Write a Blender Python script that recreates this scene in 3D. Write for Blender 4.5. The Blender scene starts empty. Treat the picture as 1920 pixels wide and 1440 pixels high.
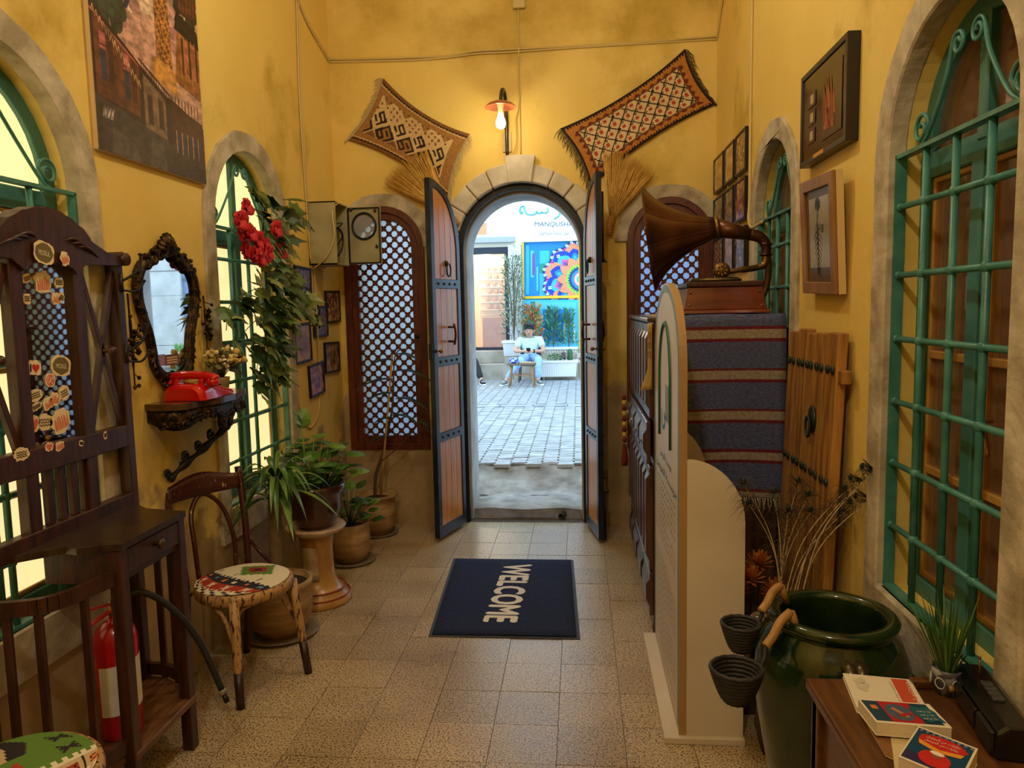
import bpy, bmesh, math, random
from mathutils import Vector, Matrix
from mathutils.geometry import tessellate_polygon
random.seed(7)
PI = math.pi
SC = bpy.context.scene
COL = SC.collection
V = Vector

# ---------------------------------------------------------------- camera
F = 1400.0                               # focal length in pixels of the 1920x1440 frame
CAM = V((0, 0, 1.611))
_w = V((.1017, .0893, -.0160))
RC = (Matrix.Rotation(_w.length, 3, _w.normalized())) @ Matrix(((1, 0, 0), (0, 0, -1), (0, 1, 0)))
cd = bpy.data.cameras.new('camera'); cam = bpy.data.objects.new('camera', cd); COL.objects.link(cam)
cd.sensor_width = 36; cd.lens = F * 36 / 1920; cd.clip_start = .05; cd.clip_end = 200
_m = Matrix((RC[0], -RC[1], -RC[2])).transposed().to_4x4(); _m.translation = CAM
cam.matrix_world = _m
SC.camera = cam

# ---------------------------------------------------------------- world, exposure
SC.view_settings.view_transform = 'Standard'; SC.view_settings.look = 'None'
SC.view_settings.gamma = 1; SC.view_settings.use_curve_mapping = False
SC.view_settings.exposure = 0.15
wd = bpy.data.worlds.new('world'); SC.world = wd; wd.use_nodes = True
bg = wd.node_tree.nodes['Background']
bg.inputs[0].default_value = (.52, .76, 1.0, 1); bg.inputs[1].default_value = 3.1

def point_light(name, loc, energy, color, radius):
    d = bpy.data.lights.new(name, 'POINT'); d.energy = energy; d.color = color; d.shadow_soft_size = radius
    o = bpy.data.objects.new(name, d); COL.objects.link(o); o.location = loc
    return o
WARM = (1.0, .90, .70)
point_light('pendant_fill_light', (-.40, 3.15, 3.60), 33, WARM, .08)  # this and the next: added fill lights, their fixtures out of view
point_light('pendant_fill_light', (-.40, -.30, 3.60), 78, WARM, .08)
point_light('wall_lamp_light', (-.512, 5.20, 2.865), 42, (1.0, .88, .60), .035)

# ---------------------------------------------------------------- pixel -> place helpers (a pixel gives a direction, a plane the distance)
def ray(u, v): return RC.transposed() @ V(((u - 960) / F, (v - 720) / F, 1))
def px(u, v, x): d = ray(u, v); return CAM + d * ((x - CAM.x) / d.x)
def py(u, v, y): d = ray(u, v); return CAM + d * ((y - CAM.y) / d.y)
def pz(u, v, z): d = ray(u, v); return CAM + d * ((z - CAM.z) / d.z)

# ---------------------------------------------------------------- materials
def lin(c):
    return tuple(((x / 255) / 12.92 if x / 255 <= .04045 else ((x / 255 + .055) / 1.055) ** 2.4) for x in c)
MATS = {}
def mat(name, c1, c2=None, scale=6, rough=.6, metal=0, bump=0, bscale=40, stretch=None, detail=4, lo=.35, hi=.65,
        emit=0, ecol=None, trans=0, coord='Object', spec=.5, alpha=1, c3=None, coat=0, rand=0):
    if name in MATS: return MATS[name]
    m = bpy.data.materials.new(name); m.use_nodes = True; nt = m.node_tree; N = nt.nodes; L = nt.links
    p = N['Principled BSDF']
    p.inputs['Roughness'].default_value = rough; p.inputs['Metallic'].default_value = metal
    p.inputs['Specular IOR Level'].default_value = spec
    p.inputs['Base Color'].default_value = (*lin(c1), 1)
    p.inputs['Coat Weight'].default_value = coat
    if trans: p.inputs['Transmission Weight'].default_value = trans
    if alpha < 1: p.inputs['Alpha'].default_value = alpha
    if emit:
        p.inputs['Emission Color'].default_value = (*lin(ecol or c1), 1); p.inputs['Emission Strength'].default_value = emit
    vec = None
    if c2 or bump:
        if coord == 'World': g = N.new('ShaderNodeNewGeometry'); vec = g.outputs['Position']
        else: g = N.new('ShaderNodeTexCoord'); vec = g.outputs['Object']
        if stretch:
            mp = N.new('ShaderNodeMapping'); mp.inputs['Scale'].default_value = stretch; L.new(vec, mp.inputs[0]); vec = mp.outputs[0]
    if c2:
        n = N.new('ShaderNodeTexNoise'); n.inputs['Scale'].default_value = scale; n.inputs['Detail'].default_value = detail
        L.new(vec, n.inputs[0])
        r = N.new('ShaderNodeValToRGB'); e = r.color_ramp.elements
        e[0].position = lo; e[0].color = (*lin(c1), 1); e[1].position = hi; e[1].color = (*lin(c2), 1)
        if c3: k = e.new((lo + hi) / 2); k.color = (*lin(c3), 1)
        L.new(n.outputs['Fac'], r.inputs[0]); out = r.outputs[0]
        if rand:
            oi = N.new('ShaderNodeObjectInfo'); hs = N.new('ShaderNodeHueSaturation')
            mr = N.new('ShaderNodeMapRange'); mr.inputs['To Min'].default_value = 1 - rand; mr.inputs['To Max'].default_value = 1 + rand
            L.new(oi.outputs['Random'], mr.inputs[0]); L.new(mr.outputs[0], hs.inputs['Value']); L.new(out, hs.inputs['Color']); out = hs.outputs[0]
        L.new(out, p.inputs['Base Color'])
    if bump:
        n2 = N.new('ShaderNodeTexNoise'); n2.inputs['Scale'].default_value = bscale; n2.inputs['Detail'].default_value = 5
        L.new(vec, n2.inputs[0])
        b = N.new('ShaderNodeBump'); b.inputs['Strength'].default_value = bump; b.inputs['Distance'].default_value = .01
        L.new(n2.outputs['Fac'], b.inputs['Height']); L.new(b.outputs[0], p.inputs['Normal'])
    MATS[name] = m
    return m

def flat(c, rough=.7, **k):
    return mat('paint_%02x%02x%02x_%d' % (*c, int(rough * 10)), c, rough=rough, **k)

# ---------------------------------------------------------------- mesh builder
class MB:
    def __init__(s): s.v = []; s.f = []; s.m = []; s.s = []
    def add(s, vs, fs, m=0, sm=False, M=None):
        b = len(s.v)
        s.v += [tuple(M @ V(x)) if M is not None else tuple(x) for x in vs]
        for q in fs: s.f.append([b + i for i in q]); s.m.append(m); s.s.append(sm)
        return s
    def box(s, x0, x1, y0, y1, z0, z1, m=0, M=None):
        vs = [(x, y, z) for z in (z0, z1) for y in (y0, y1) for x in (x0, x1)]
        return s.add(vs, [(0, 2, 3, 1), (4, 5, 7, 6), (0, 1, 5, 4), (2, 6, 7, 3), (0, 4, 6, 2), (1, 3, 7, 5)], m, False, M)
    def cbox(s, c, sx, sy, sz, m=0, M=None):
        T = Matrix.Translation(c) if M is None else Matrix.Translation(c) @ M
        return s.box(-sx / 2, sx / 2, -sy / 2, sy / 2, -sz / 2, sz / 2, m, T)
    def bar(s, p0, p1, w, t, side=(0, 0, 1), m=0, w1=None, t1=None):
        p0, p1 = V(p0), V(p1); d = (p1 - p0).normalized(); a = d.cross(V(side))
        if a.length < 1e-4: a = d.cross(V((1, 0, 0)))
        a.normalize(); b = a.cross(d).normalized()
        vs = []
        for p, ww, tt in ((p0, w, t), (p1, w1 or w, t1 or t)):
            for i, j in ((-1, -1), (1, -1), (1, 1), (-1, 1)): vs.append(p + a * (ww / 2 * i) + b * (tt / 2 * j))
        return s.add(vs, [(3, 2, 1, 0), (4, 5, 6, 7), (0, 1, 5, 4), (1, 2, 6, 5), (2, 3, 7, 6), (3, 0, 4, 7)], m)
    def tube(s, pts, r, n=8, m=0, closed=False, sm=True, flatten=1.0, cap=True):
        pts = [V(p) for p in pts]; k = len(pts); rr = r if isinstance(r, (list, tuple)) else [r] * k
        up = None; vs = []; fs = []
        for i, p in enumerate(pts):
            a = pts[(i - 1) % k] if (closed or i) else p
            b = pts[(i + 1) % k] if (closed or i < k - 1) else p
            d = (b - a)
            d = d.normalized() if d.length > 1e-9 else V((0, 0, 1))
            if up is None: up = V((0, 0, 1)) if abs(d.z) < .9 else V((1, 0, 0))
            x = d.cross(up)
            if x.length < 1e-5: x = d.orthogonal()
            x.normalize(); up = x.cross(d).normalized()
            for j in range(n):
                t = 2 * PI * j / n; vs.append(p + x * (math.cos(t) * rr[i]) + up * (math.sin(t) * rr[i] * flatten))
        for i in range(k if closed else k - 1):
            for j in range(n):
                a = i * n + j; b = i * n + (j + 1) % n; c = ((i + 1) % k) * n
                fs.append((a, b, c + (j + 1) % n, c + j))
        if cap and not closed: fs += [tuple(range(n))[::-1], tuple((k - 1) * n + j for j in range(n))]
        return s.add(vs, fs, m, sm)
    def lathe(s, prof, n=24, m=0, M=None, sm=True, sx=1, sy=1, rip=None, mf=None):
        vs = []; fs = []
        for r, z in prof:
            for j in range(n):
                t = 2 * PI * j / n; q = r * (rip(t, z) if rip else 1)
                vs.append((q * math.cos(t) * sx, q * math.sin(t) * sy, z))
        b = len(s.f)
        for i in range(len(prof) - 1):
            for j in range(n):
                fs.append((i * n + j, i * n + (j + 1) % n, (i + 1) * n + (j + 1) % n, (i + 1) * n + j))
        s.add(vs, fs, m, sm, M)
        if mf:
            for i in range(len(prof) - 1):
                for j in range(n): s.m[b + i * n + j] = mf(i, j)
        return s
    def ell(s, c, rx, ry, rz, n=12, k=8, m=0, M=None):
        prof = [(math.sin(PI * i / k) if 0 < i < k else 1e-4, -math.cos(PI * i / k)) for i in range(k + 1)]
        T = Matrix.Translation(c) @ (M or Matrix()) @ Matrix.Diagonal((rx, ry, rz, 1))
        return s.lathe(prof, n, m, T)
    def prism(s, poly, o, u, v, w, m=0, holes=(), msides=None, back=True):
        """polygon poly (2d) in the plane o,u,v extruded along vector w"""
        o, u, v, w = V(o), V(u), V(v), V(w)
        loops = [list(poly)] + [list(h) for h in holes]
        flatl = [q for l in loops for q in l]; n = len(flatl)
        tri = tessellate_polygon([[V((q[0], q[1], 0)) for q in l] for l in loops])
        fl = u.cross(v).dot(w) > 0
        area = lambda t: sum(flatl[t[i]][0] * flatl[t[(i + 1) % 3]][1] - flatl[t[(i + 1) % 3]][0] * flatl[t[i]][1] for i in range(3))
        tri = [t if area(t) > 0 else t[::-1] for t in tri]
        vs = [o + u * q[0] + v * q[1] for q in flatl]; vs += [p + w for p in vs]
        fs = [tuple(i + n for i in t) if fl else tuple(i + n for i in t)[::-1] for t in tri]
        if back: fs += [tuple(t)[::-1] if fl else tuple(t) for t in tri]
        s.add(vs, fs, m)
        b = len(s.v) - 2 * n; k = 0
        for li, l in enumerate(loops):
            c = len(l); sa = sum(l[i][0] * l[(i + 1) % c][1] - l[(i + 1) % c][0] * l[i][1] for i in range(c))
            for i in range(c):
                i0, i1 = b + k + i, b + k + (i + 1) % c
                q = [i0, i1, i1 + n, i0 + n]
                if ((sa > 0) != fl) != (li > 0): q = q[::-1]
                s.f.append(q); s.m.append(m if msides is None else msides); s.s.append(False)
            k += c
        return s
    def sheet(s, fn, nu, nv, cf=None, m=0, sm=True):
        vs = [fn(i / nu, j / nv) for j in range(nv + 1) for i in range(nu + 1)]
        b = len(s.f)
        fs = [(j * (nu + 1) + i, j * (nu + 1) + i + 1, (j + 1) * (nu + 1) + i + 1, (j + 1) * (nu + 1) + i) for j in range(nv) for i in range(nu)]
        s.add(vs, fs, m, sm)
        if cf:
            for j in range(nv):
                for i in range(nu): s.m[b + j * nu + i] = cf((i + .5) / nu, (j + .5) / nv)
        return s
    def mesh(s, name, mats, off=None):
        me = bpy.data.meshes.new(name)
        me.from_pydata([V(x) - off for x in s.v] if off else s.v, [], s.f)
        for k in (mats if isinstance(mats, (list, tuple)) else [mats]): me.materials.append(k)
        me.polygons.foreach_set('material_index', s.m); me.polygons.foreach_set('use_smooth', s.s)
        me.update()
        return me
    def build(s, name, mats, parent=None, bevel=0, solid=0, label=None, cat=None, group=None, kind=None, seg=1, local=False, sub=0, weld=False):
        if parent is not None:
            if not local:
                W = wm(parent).inverted(); s.v = [tuple(W @ V(x)) for x in s.v]
            o = bpy.data.objects.new(name, s.mesh(name, mats)); o.parent = parent
        else:
            xs = [x[0] for x in s.v]; ys = [x[1] for x in s.v]; z = min(x[2] for x in s.v)
            off = V(((min(xs) + max(xs)) / 2, (min(ys) + max(ys)) / 2, z))
            o = bpy.data.objects.new(name, s.mesh(name, mats, off)); o.location = off
        COL.objects.link(o)
        if weld: md = o.modifiers.new('w', 'WELD'); md.merge_threshold = 1e-5
        if solid: md = o.modifiers.new('s', 'SOLIDIFY'); md.thickness = solid; md.offset = 0
        if sub: md = o.modifiers.new('d', 'SUBSURF'); md.levels = sub; md.render_levels = sub
        if bevel:
            md = o.modifiers.new('b', 'BEVEL'); md.width = bevel; md.segments = seg; md.limit_method = 'ANGLE'; md.angle_limit = .7
        return tag(o, label, cat, group, kind)

def wm(o):
    M = Matrix()
    while o: M = Matrix.LocRotScale(o.location, o.rotation_euler, o.scale) @ M; o = o.parent
    return M
def tag(o, label=None, cat=None, group=None, kind=None):
    for k, x in (('label', label), ('category', cat), ('group', group), ('kind', kind)):
        if x: o[k] = x
    return o
def thing(name, label, cat, loc=(0, 0, 0), rz=0, group=None, kind=None):
    o = bpy.data.objects.new(name, None); COL.objects.link(o); o.empty_display_size = .05
    o.location = loc; o.rotation_euler = (0, 0, rz)
    return tag(o, label, cat, group, kind)
def copy_tree(o, loc=None, rz=None, label=None, parent=None):
    kids = [c for c in bpy.data.objects if c.parent == o]
    c = o.copy(); COL.objects.link(c)
    if parent is not None: c.parent = parent
    if loc is not None: c.location = loc
    if rz is not None: c.rotation_euler = (0, 0, rz)
    if label: c['label'] = label
    for k in kids: copy_tree(k, parent=c)
    return c
def piece(name, me, parent, loc, rot=(0, 0, 0), scale=(1, 1, 1), label=None):
    o = bpy.data.objects.new(name, me); COL.objects.link(o); o.parent = parent
    o.location = loc; o.rotation_euler = rot; o.scale = scale
    if label: o['label'] = label
    return o
def arc(cx, cy, r, a0, a1, n): return [(cx + r * math.cos(a0 + (a1 - a0) * i / n), cy + r * math.sin(a0 + (a1 - a0) * i / n)) for i in range(n + 1)]
def archpoly(c, w, z0, zs, n=20, r=None):
    """arched opening, counter-clockwise, half width w, sill z0, springing zs"""
    r = r or w
    return [(c - w, z0), (c + w, z0)] + [(c + w * math.cos(PI * i / n), zs + r * math.sin(PI * i / n)) for i in range(n + 1)]
def spiral(c, u, v, r0, r1, a0, turns, n=26):
    return [V(c) + V(u) * ((r0 + (r1 - r0) * i / n) * math.cos(a0 + turns * 2 * PI * i / n)) + V(v) * ((r0 + (r1 - r0) * i / n) * math.sin(a0 + turns * 2 * PI * i / n)) for i in range(n + 1)]
def bez(ps, n=12):
    """catmull-rom through points"""
    ps = [V(p) for p in ps]; out = []
    for i in range(len(ps) - 1):
        p0 = ps[max(i - 1, 0)]; p1 = ps[i]; p2 = ps[i + 1]; p3 = ps[min(i + 2, len(ps) - 1)]
        for k in range(n):
            t = k / n
            out.append(.5 * ((2 * p1) + (p2 - p0) * t + (2 * p0 - 5 * p1 + 4 * p2 - p3) * t * t + (3 * p1 - p0 - 3 * p2 + p3) * t ** 3))
    return out + [ps[-1]]
AR = {}
for _c, _b, _k in (('ا', 0xFE8D, 2), ('ب', 0xFE8F, 4), ('ة', 0xFE93, 2), ('ت', 0xFE95, 4), ('ج', 0xFE9D, 4), ('ح', 0xFEA1, 4), ('د', 0xFEA9, 2), ('ر', 0xFEAD, 2),
                   ('ز', 0xFEAF, 2), ('س', 0xFEB1, 4), ('ش', 0xFEB5, 4), ('ص', 0xFEB9, 4), ('ط', 0xFEC1, 4), ('ع', 0xFEC9, 4), ('ف', 0xFED1, 4), ('ق', 0xFED5, 4), ('ك', 0xFED9, 4),
                   ('ل', 0xFEDD, 4), ('م', 0xFEE1, 4), ('ن', 0xFEE5, 4), ('ه', 0xFEE9, 4), ('و', 0xFEED, 2), ('ى', 0xFEEF, 2), ('ي', 0xFEF1, 4), ('أ', 0xFE83, 2)): AR[_c] = (_b, _k)
def arabic(s):
    out = []; s = s.replace('لا', '\u0001'); A = dict(AR); A['\u0001'] = (0xFEFB, 2)
    for i, c in enumerate(s):
        if c not in A: out.append(c); continue
        b, k = A[c]
        pre = i > 0 and s[i - 1] in A and A[s[i - 1]][1] == 4
        post = i < len(s) - 1 and s[i + 1] in A and k == 4
        out.append(chr(b + (3 if pre and post else 2 if post else 1 if pre else 0)))
    return ''.join(out[::-1])
GLYPHS = {}
def glyphs(body):
    if body not in GLYPHS:
        c = bpy.data.curves.new('lettering', 'FONT'); c.body = body; c.resolution_u = 3
        t = bpy.data.objects.new('lettering', c); COL.objects.link(t)
        me = bpy.data.meshes.new_from_object(t.evaluated_get(bpy.context.evaluated_depsgraph_get()))
        bpy.data.objects.remove(t)
        GLYPHS[body] = ([q.co.copy() for q in me.vertices], [tuple(p.vertices) for p in me.polygons])
    return GLYPHS[body]
def text_on(b, body, o, u, v, width, h=None, lift=.0008, m=0, shear=0):
    """flat lettering added to b in the plane o (lower left),u,v scaled to a width (and height)"""
    vs, fs = glyphs(body)
    xs = [q.x for q in vs]; ys = [q.y for q in vs]
    x0, y0 = min(xs), min(ys); kx = width / (max(xs) - x0); ky = h / (max(ys) - y0) if h else kx
    u, v = V(u).normalized(), V(v).normalized(); w = u.cross(v) * lift
    return b.add([V(o) + u * ((q.x - x0) * kx + shear * (q.y - y0) * ky) + v * ((q.y - y0) * ky) + w for q in vs], fs, m)
T_SHOP = arabic('منقوسة'); T_SLOGAN = arabic('أول براند مصلاوي'); T_TITLE = arabic('لهيب'); T_BOARD = arabic('الى'); T_BOARD2 = arabic('مؤسسة الموصل'.replace('ؤ', 'و'))
T_BOOK = arabic('لهم قريتنا'); T_BOOK2 = arabic('حكايات من الموصل'); T_LINE = arabic('كانت المدينة القديمة في الموصل على نهر دجلة')
for _t in ('WELCOME', 'MANQUSHA', 'MOSUL', 'I', 'NOSUL', T_SHOP, T_SLOGAN, T_TITLE, T_BOARD, T_BOARD2, T_BOOK, T_BOOK2, T_LINE): glyphs(_t)
# ================================================================ the room
XL, XR, YB, YF, ZC = -1.77, .97, 5.45, -3.4, 4.35

def wallmat(name, lowz=.75, amt=.5, stain=.5):
    m = bpy.data.materials.new(name); m.use_nodes = True; nt = m.node_tree; N = nt.nodes; L = nt.links; p = N['Principled BSDF']
    p.inputs['Roughness'].default_value = .62; p.inputs['Specular IOR Level'].default_value = .35
    g = N.new('ShaderNodeNewGeometry'); pos = g.outputs['Position']
    def noise(sc, det=5, ro=.6):
        n = N.new('ShaderNodeTexNoise'); n.inputs['Scale'].default_value = sc; n.inputs['Detail'].default_value = det; n.inputs['Roughness'].default_value = ro
        L.new(pos, n.inputs[0]); return n.outputs['Fac']
    def ramp(f, *st):
        r = N.new('ShaderNodeValToRGB'); e = r.color_ramp.elements
        e[0].position, e[0].color = st[0][0], (*lin(st[0][1]), 1); e[1].position, e[1].color = st[1][0], (*lin(st[1][1]), 1)
        for q in st[2:]: k = e.new(q[0]); k.color = (*lin(q[1]), 1)
        L.new(f, r.inputs[0]); return r.outputs[0]
    def math_(op, a, b):
        n = N.new('ShaderNodeMath'); n.operation = op
        for i, x in enumerate((a, b)):
            if isinstance(x, (int, float)): n.inputs[i].default_value = x
            else: L.new(x, n.inputs[i])
        return n.outputs[0]
    def mix(f, a, b):
        n = N.new('ShaderNodeMix'); n.data_type = 'RGBA'; L.new(f, n.inputs['Factor']); L.new(a, n.inputs[6]); L.new(b, n.inputs[7]); return n.outputs[2]
    yel = ramp(noise(1.3, 3), (.35, (232, 203, 113)), (.65, (226, 192, 97)))
    och = ramp(noise(4, 5), (.3, (184, 150, 48)), (.7, (214, 182, 86)))
    sf = N.new('ShaderNodeValToRGB'); sf.color_ramp.elements[0].position = .60 - .1 * stain; sf.color_ramp.elements[1].position = .66 - .04 * stain
    L.new(noise(.9, 6, .62), sf.inputs[0])
    c = mix(sf.outputs[0], yel, och)
    pl = ramp(noise(5, 6), (.3, (150, 124, 86)), (.7, (190, 164, 118)))
    sp = N.new('ShaderNodeSeparateXYZ'); L.new(pos, sp.inputs[0])
    f = math_('SUBTRACT', math_('MULTIPLY_ADD', noise(2.6, 7, .65), 1.5), sp.outputs[2]); f.node.inputs[0].links[0].from_node.inputs[2].default_value = lowz - .75
    f2 = N.new('ShaderNodeMapRange'); f2.inputs['From Min'].default_value = -.04; f2.inputs['From Max'].default_value = .06; L.new(f, f2.inputs[0])
    c = mix(f2.outputs[0], c, pl)
    L.new(c, p.inputs['Base Color'])
    b = N.new('ShaderNodeBump'); b.inputs['Strength'].default_value = .35; b.inputs['Distance'].default_value = .012
    h = math_('ADD', noise(14, 6, .6), math_('MULTIPLY', f2.outputs[0], -.25)); L.new(h, b.inputs['Height']); L.new(b.outputs[0], p.inputs['Normal'])
    return m
WALL = wallmat('yellow_plaster', .78); WALLB = wallmat('yellow_plaster_back', .95, stain=1); WALLR = wallmat('yellow_plaster_right', .45)
STONE = mat('grey_stone', (156, 142, 114), (202, 189, 162), scale=9, rough=.85, bump=.6, bscale=30, coord='World')
STONEP = mat('pale_stone', (188, 178, 156), (214, 206, 188), scale=7, rough=.85, bump=.5, bscale=26, coord='World')
GREEN = mat('teal_paint', (48, 108, 98), (76, 140, 126), scale=9, rough=.38, bump=.1, bscale=40, coord='World')
GREEND = mat('teal_frame_paint', (48, 104, 96), (72, 128, 116), scale=5, rough=.45, bump=.12, bscale=18, coord='World')
SASH = mat('ochre_sash_wood', (150, 106, 40), (186, 140, 60), scale=8, rough=.5, coord='World')
DARKW = mat('dark_brown_wood', (46, 24, 16), (74, 40, 24), scale=5, rough=.38, stretch=(8, 8, 1.2), bump=.08, bscale=20)
REDW = mat('mahogany_wood', (74, 32, 18), (108, 50, 28), scale=5, rough=.35, stretch=(8, 8, 1.2), bump=.06, bscale=20)
IRON = mat('black_iron', (18, 18, 20), (34, 34, 38), scale=20, rough=.42, metal=.3)
BLUEIRON = mat('blue_black_steel', (26, 30, 42), (44, 50, 66), scale=12, rough=.35, metal=.3)
BRASS = mat('dull_brass', (120, 84, 36), (168, 124, 60), scale=20, rough=.35, metal=.9)
WHITE = mat('white_paint', (226, 222, 212), (236, 232, 222), scale=6, rough=.5)

# floor: sub base and single terrazzo tiles
def terrazzo():
    m = bpy.data.materials.new('terrazzo'); m.use_nodes = True; nt = m.node_tree; N = nt.nodes; L = nt.links; p = N['Principled BSDF']
    g = N.new('ShaderNodeNewGeometry')
    v = N.new('ShaderNodeTexVoronoi'); v.inputs['Scale'].default_value = 120; v.feature = 'F1'; L.new(g.outputs['Position'], v.inputs[0])
    n = N.new('ShaderNodeTexNoise'); n.inputs['Scale'].default_value = 135; n.inputs['Detail'].default_value = 2; L.new(g.outputs['Position'], n.inputs[0])
    r = N.new('ShaderNodeValToRGB'); e = r.color_ramp.elements
    e[0].position = .36; e[0].color = (*lin((72, 56, 40)), 1); e[1].position = .47; e[1].color = (*lin((182, 157, 120)), 1)
    k = e.new(.62); k.color = (*lin((206, 184, 148)), 1)
    L.new(n.outputs['Fac'], r.inputs[0])
    n3 = N.new('ShaderNodeTexNoise'); n3.inputs['Scale'].default_value = 2.2; n3.inputs['Detail'].default_value = 5; L.new(g.outputs['Position'], n3.inputs[0])
    oi = N.new('ShaderNodeObjectInfo'); mr = N.new('ShaderNodeMapRange'); mr.inputs['To Min'].default_value = .88; mr.inputs['To Max'].default_value = 1.08
    L.new(oi.outputs['Random'], mr.inputs[0])
    hs = N.new('ShaderNodeHueSaturation'); L.new(mr.outputs[0], hs.inputs['Value']); L.new(r.outputs[0], hs.inputs['Color'])
    mx = N.new('ShaderNodeMix'); mx.data_type = 'RGBA'; mx.blend_type = 'MULTIPLY'; mx.inputs['Factor'].default_value = 1
    rr = N.new('ShaderNodeValToRGB'); rr.color_ramp.elements[0].position = .3; rr.color_ramp.elements[0].color = (.74, .70, .64, 1); rr.color_ramp.elements[1].position = .6
    L.new(n3.outputs['Fac'], rr.inputs[0]); L.new(hs.outputs[0], mx.inputs[6]); L.new(rr.outputs[0], mx.inputs[7]); L.new(mx.outputs[2], p.inputs['Base Color'])
    r2 = N.new('ShaderNodeMapRange'); r2.inputs['To Min'].default_value = .20; r2.inputs['To Max'].default_value = .42; L.new(n3.outputs['Fac'], r2.inputs[0]); L.new(r2.outputs[0], p.inputs['Roughness'])
    b = N.new('ShaderNodeBump'); b.inputs['Strength'].default_value = .15; b.inputs['Distance'].default_value = .004; L.new(n.outputs['Fac'], b.inputs['Height']); L.new(b.outputs[0], p.inputs['Normal'])
    return m
TERR = terrazzo()
GROUT = mat('floor_grout', (70, 56, 42), (96, 80, 60), scale=20, rough=.9, coord='World')
fl = thing('floor', 'speckled terrazzo tile floor of the entrance passage', None, (0, 2, 0), kind='structure')
MB().box(XL - .05, XR + .05, YF, YB + .17, -.10, -.004).build('floor_base', GROUT, fl)
tb = MB(); tb.box(-.1238, .1238, -.1238, .1238, -.02, 0); tme = tb.mesh('floor_tile', TERR)
TX0, TY0 = -.847, 4.997
for j in range(-22, 3):
    for i in range(-4, 8):
        x, y = TX0 + .25 * i + .125, TY0 + .25 * j + .125
        if y < .2 or y > YB + .14: continue
        if y > YB - .06 and not (-.86 < x < .04): continue
        xa, xb = max(x - .1238, XL), min(x + .1238, XR)
        if xb - xa < .03: continue
        r = random.Random(i * 91 + j)
        piece('floor_tile', tme, fl, ((xa + xb) / 2, y - 2, r.uniform(-.0012, .0012)), (r.uniform(-.004, .004), r.uniform(-.004, .004), 0), ((xb - xa) / .2476, 1, 1))

# walls
def wall(name, o, u, v, w, outer, holes, m):
    b = MB(); b.prism(outer, o, u, v, w, 0, holes); return b.build(name, m, kind='structure')
WINA = dict(c=2.14, w=.43, z0=.63, zs=2.045); WINB = dict(c=3.975, w=.43, z0=.63, zs=2.045)
WINC = dict(c=3.87, w=.365, z0=.69, zs=2.045); WIND = dict(c=2.105, w=.35, z0=.69, zs=2.045)
LATL = dict(c=-1.42, w=.305, z0=.57, zs=2.07); LATR = dict(c=.65, w=.305, z0=.57, zs=2.07)
DC, DW, DS = -.407, .485, 2.035
ap = lambda d: archpoly(d['c'], d['w'], d['z0'], d['zs'])
wall('wall_left', (XL, 0, 0), (0, 1, 0), (0, 0, 1), (-.34, 0, 0), [(YF, -.1), (YB, -.1), (YB, ZC), (YF, ZC)], [ap(WINA), ap(WINB)], WALL)
wall('wall_right', (XR, 0, 0), (0, 1, 0), (0, 0, 1), (.34, 0, 0), [(YF, -.1), (YB, -.1), (YB, ZC), (YF, ZC)], [ap(WINC), ap(WIND)], WALLR)
dp = archpoly(DC, DW, -.1, DS, 28)
wall('wall_back', (0, YB, 0), (1, 0, 0), (0, 0, 1), (0, .50, 0),
     [(XL - .34, -.1)] + [dp[0]] + dp[:1:-1] + [dp[1]] + [(XR + .34, -.1), (XR + .34, ZC), (XL - .34, ZC)], [ap(LATL), ap(LATR)], WALLB)
MB().box(XL - .34, XR + .34, YF - .2, YF, -.1, ZC).build('wall_front', WALL, kind='structure')
MB().box(XL - .34, XR + .34, YF - .2, YB + .5, ZC, ZC + .2).build('ceiling', mat('cream_ceiling', (232, 222, 196), rough=.8), kind='structure')

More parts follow.
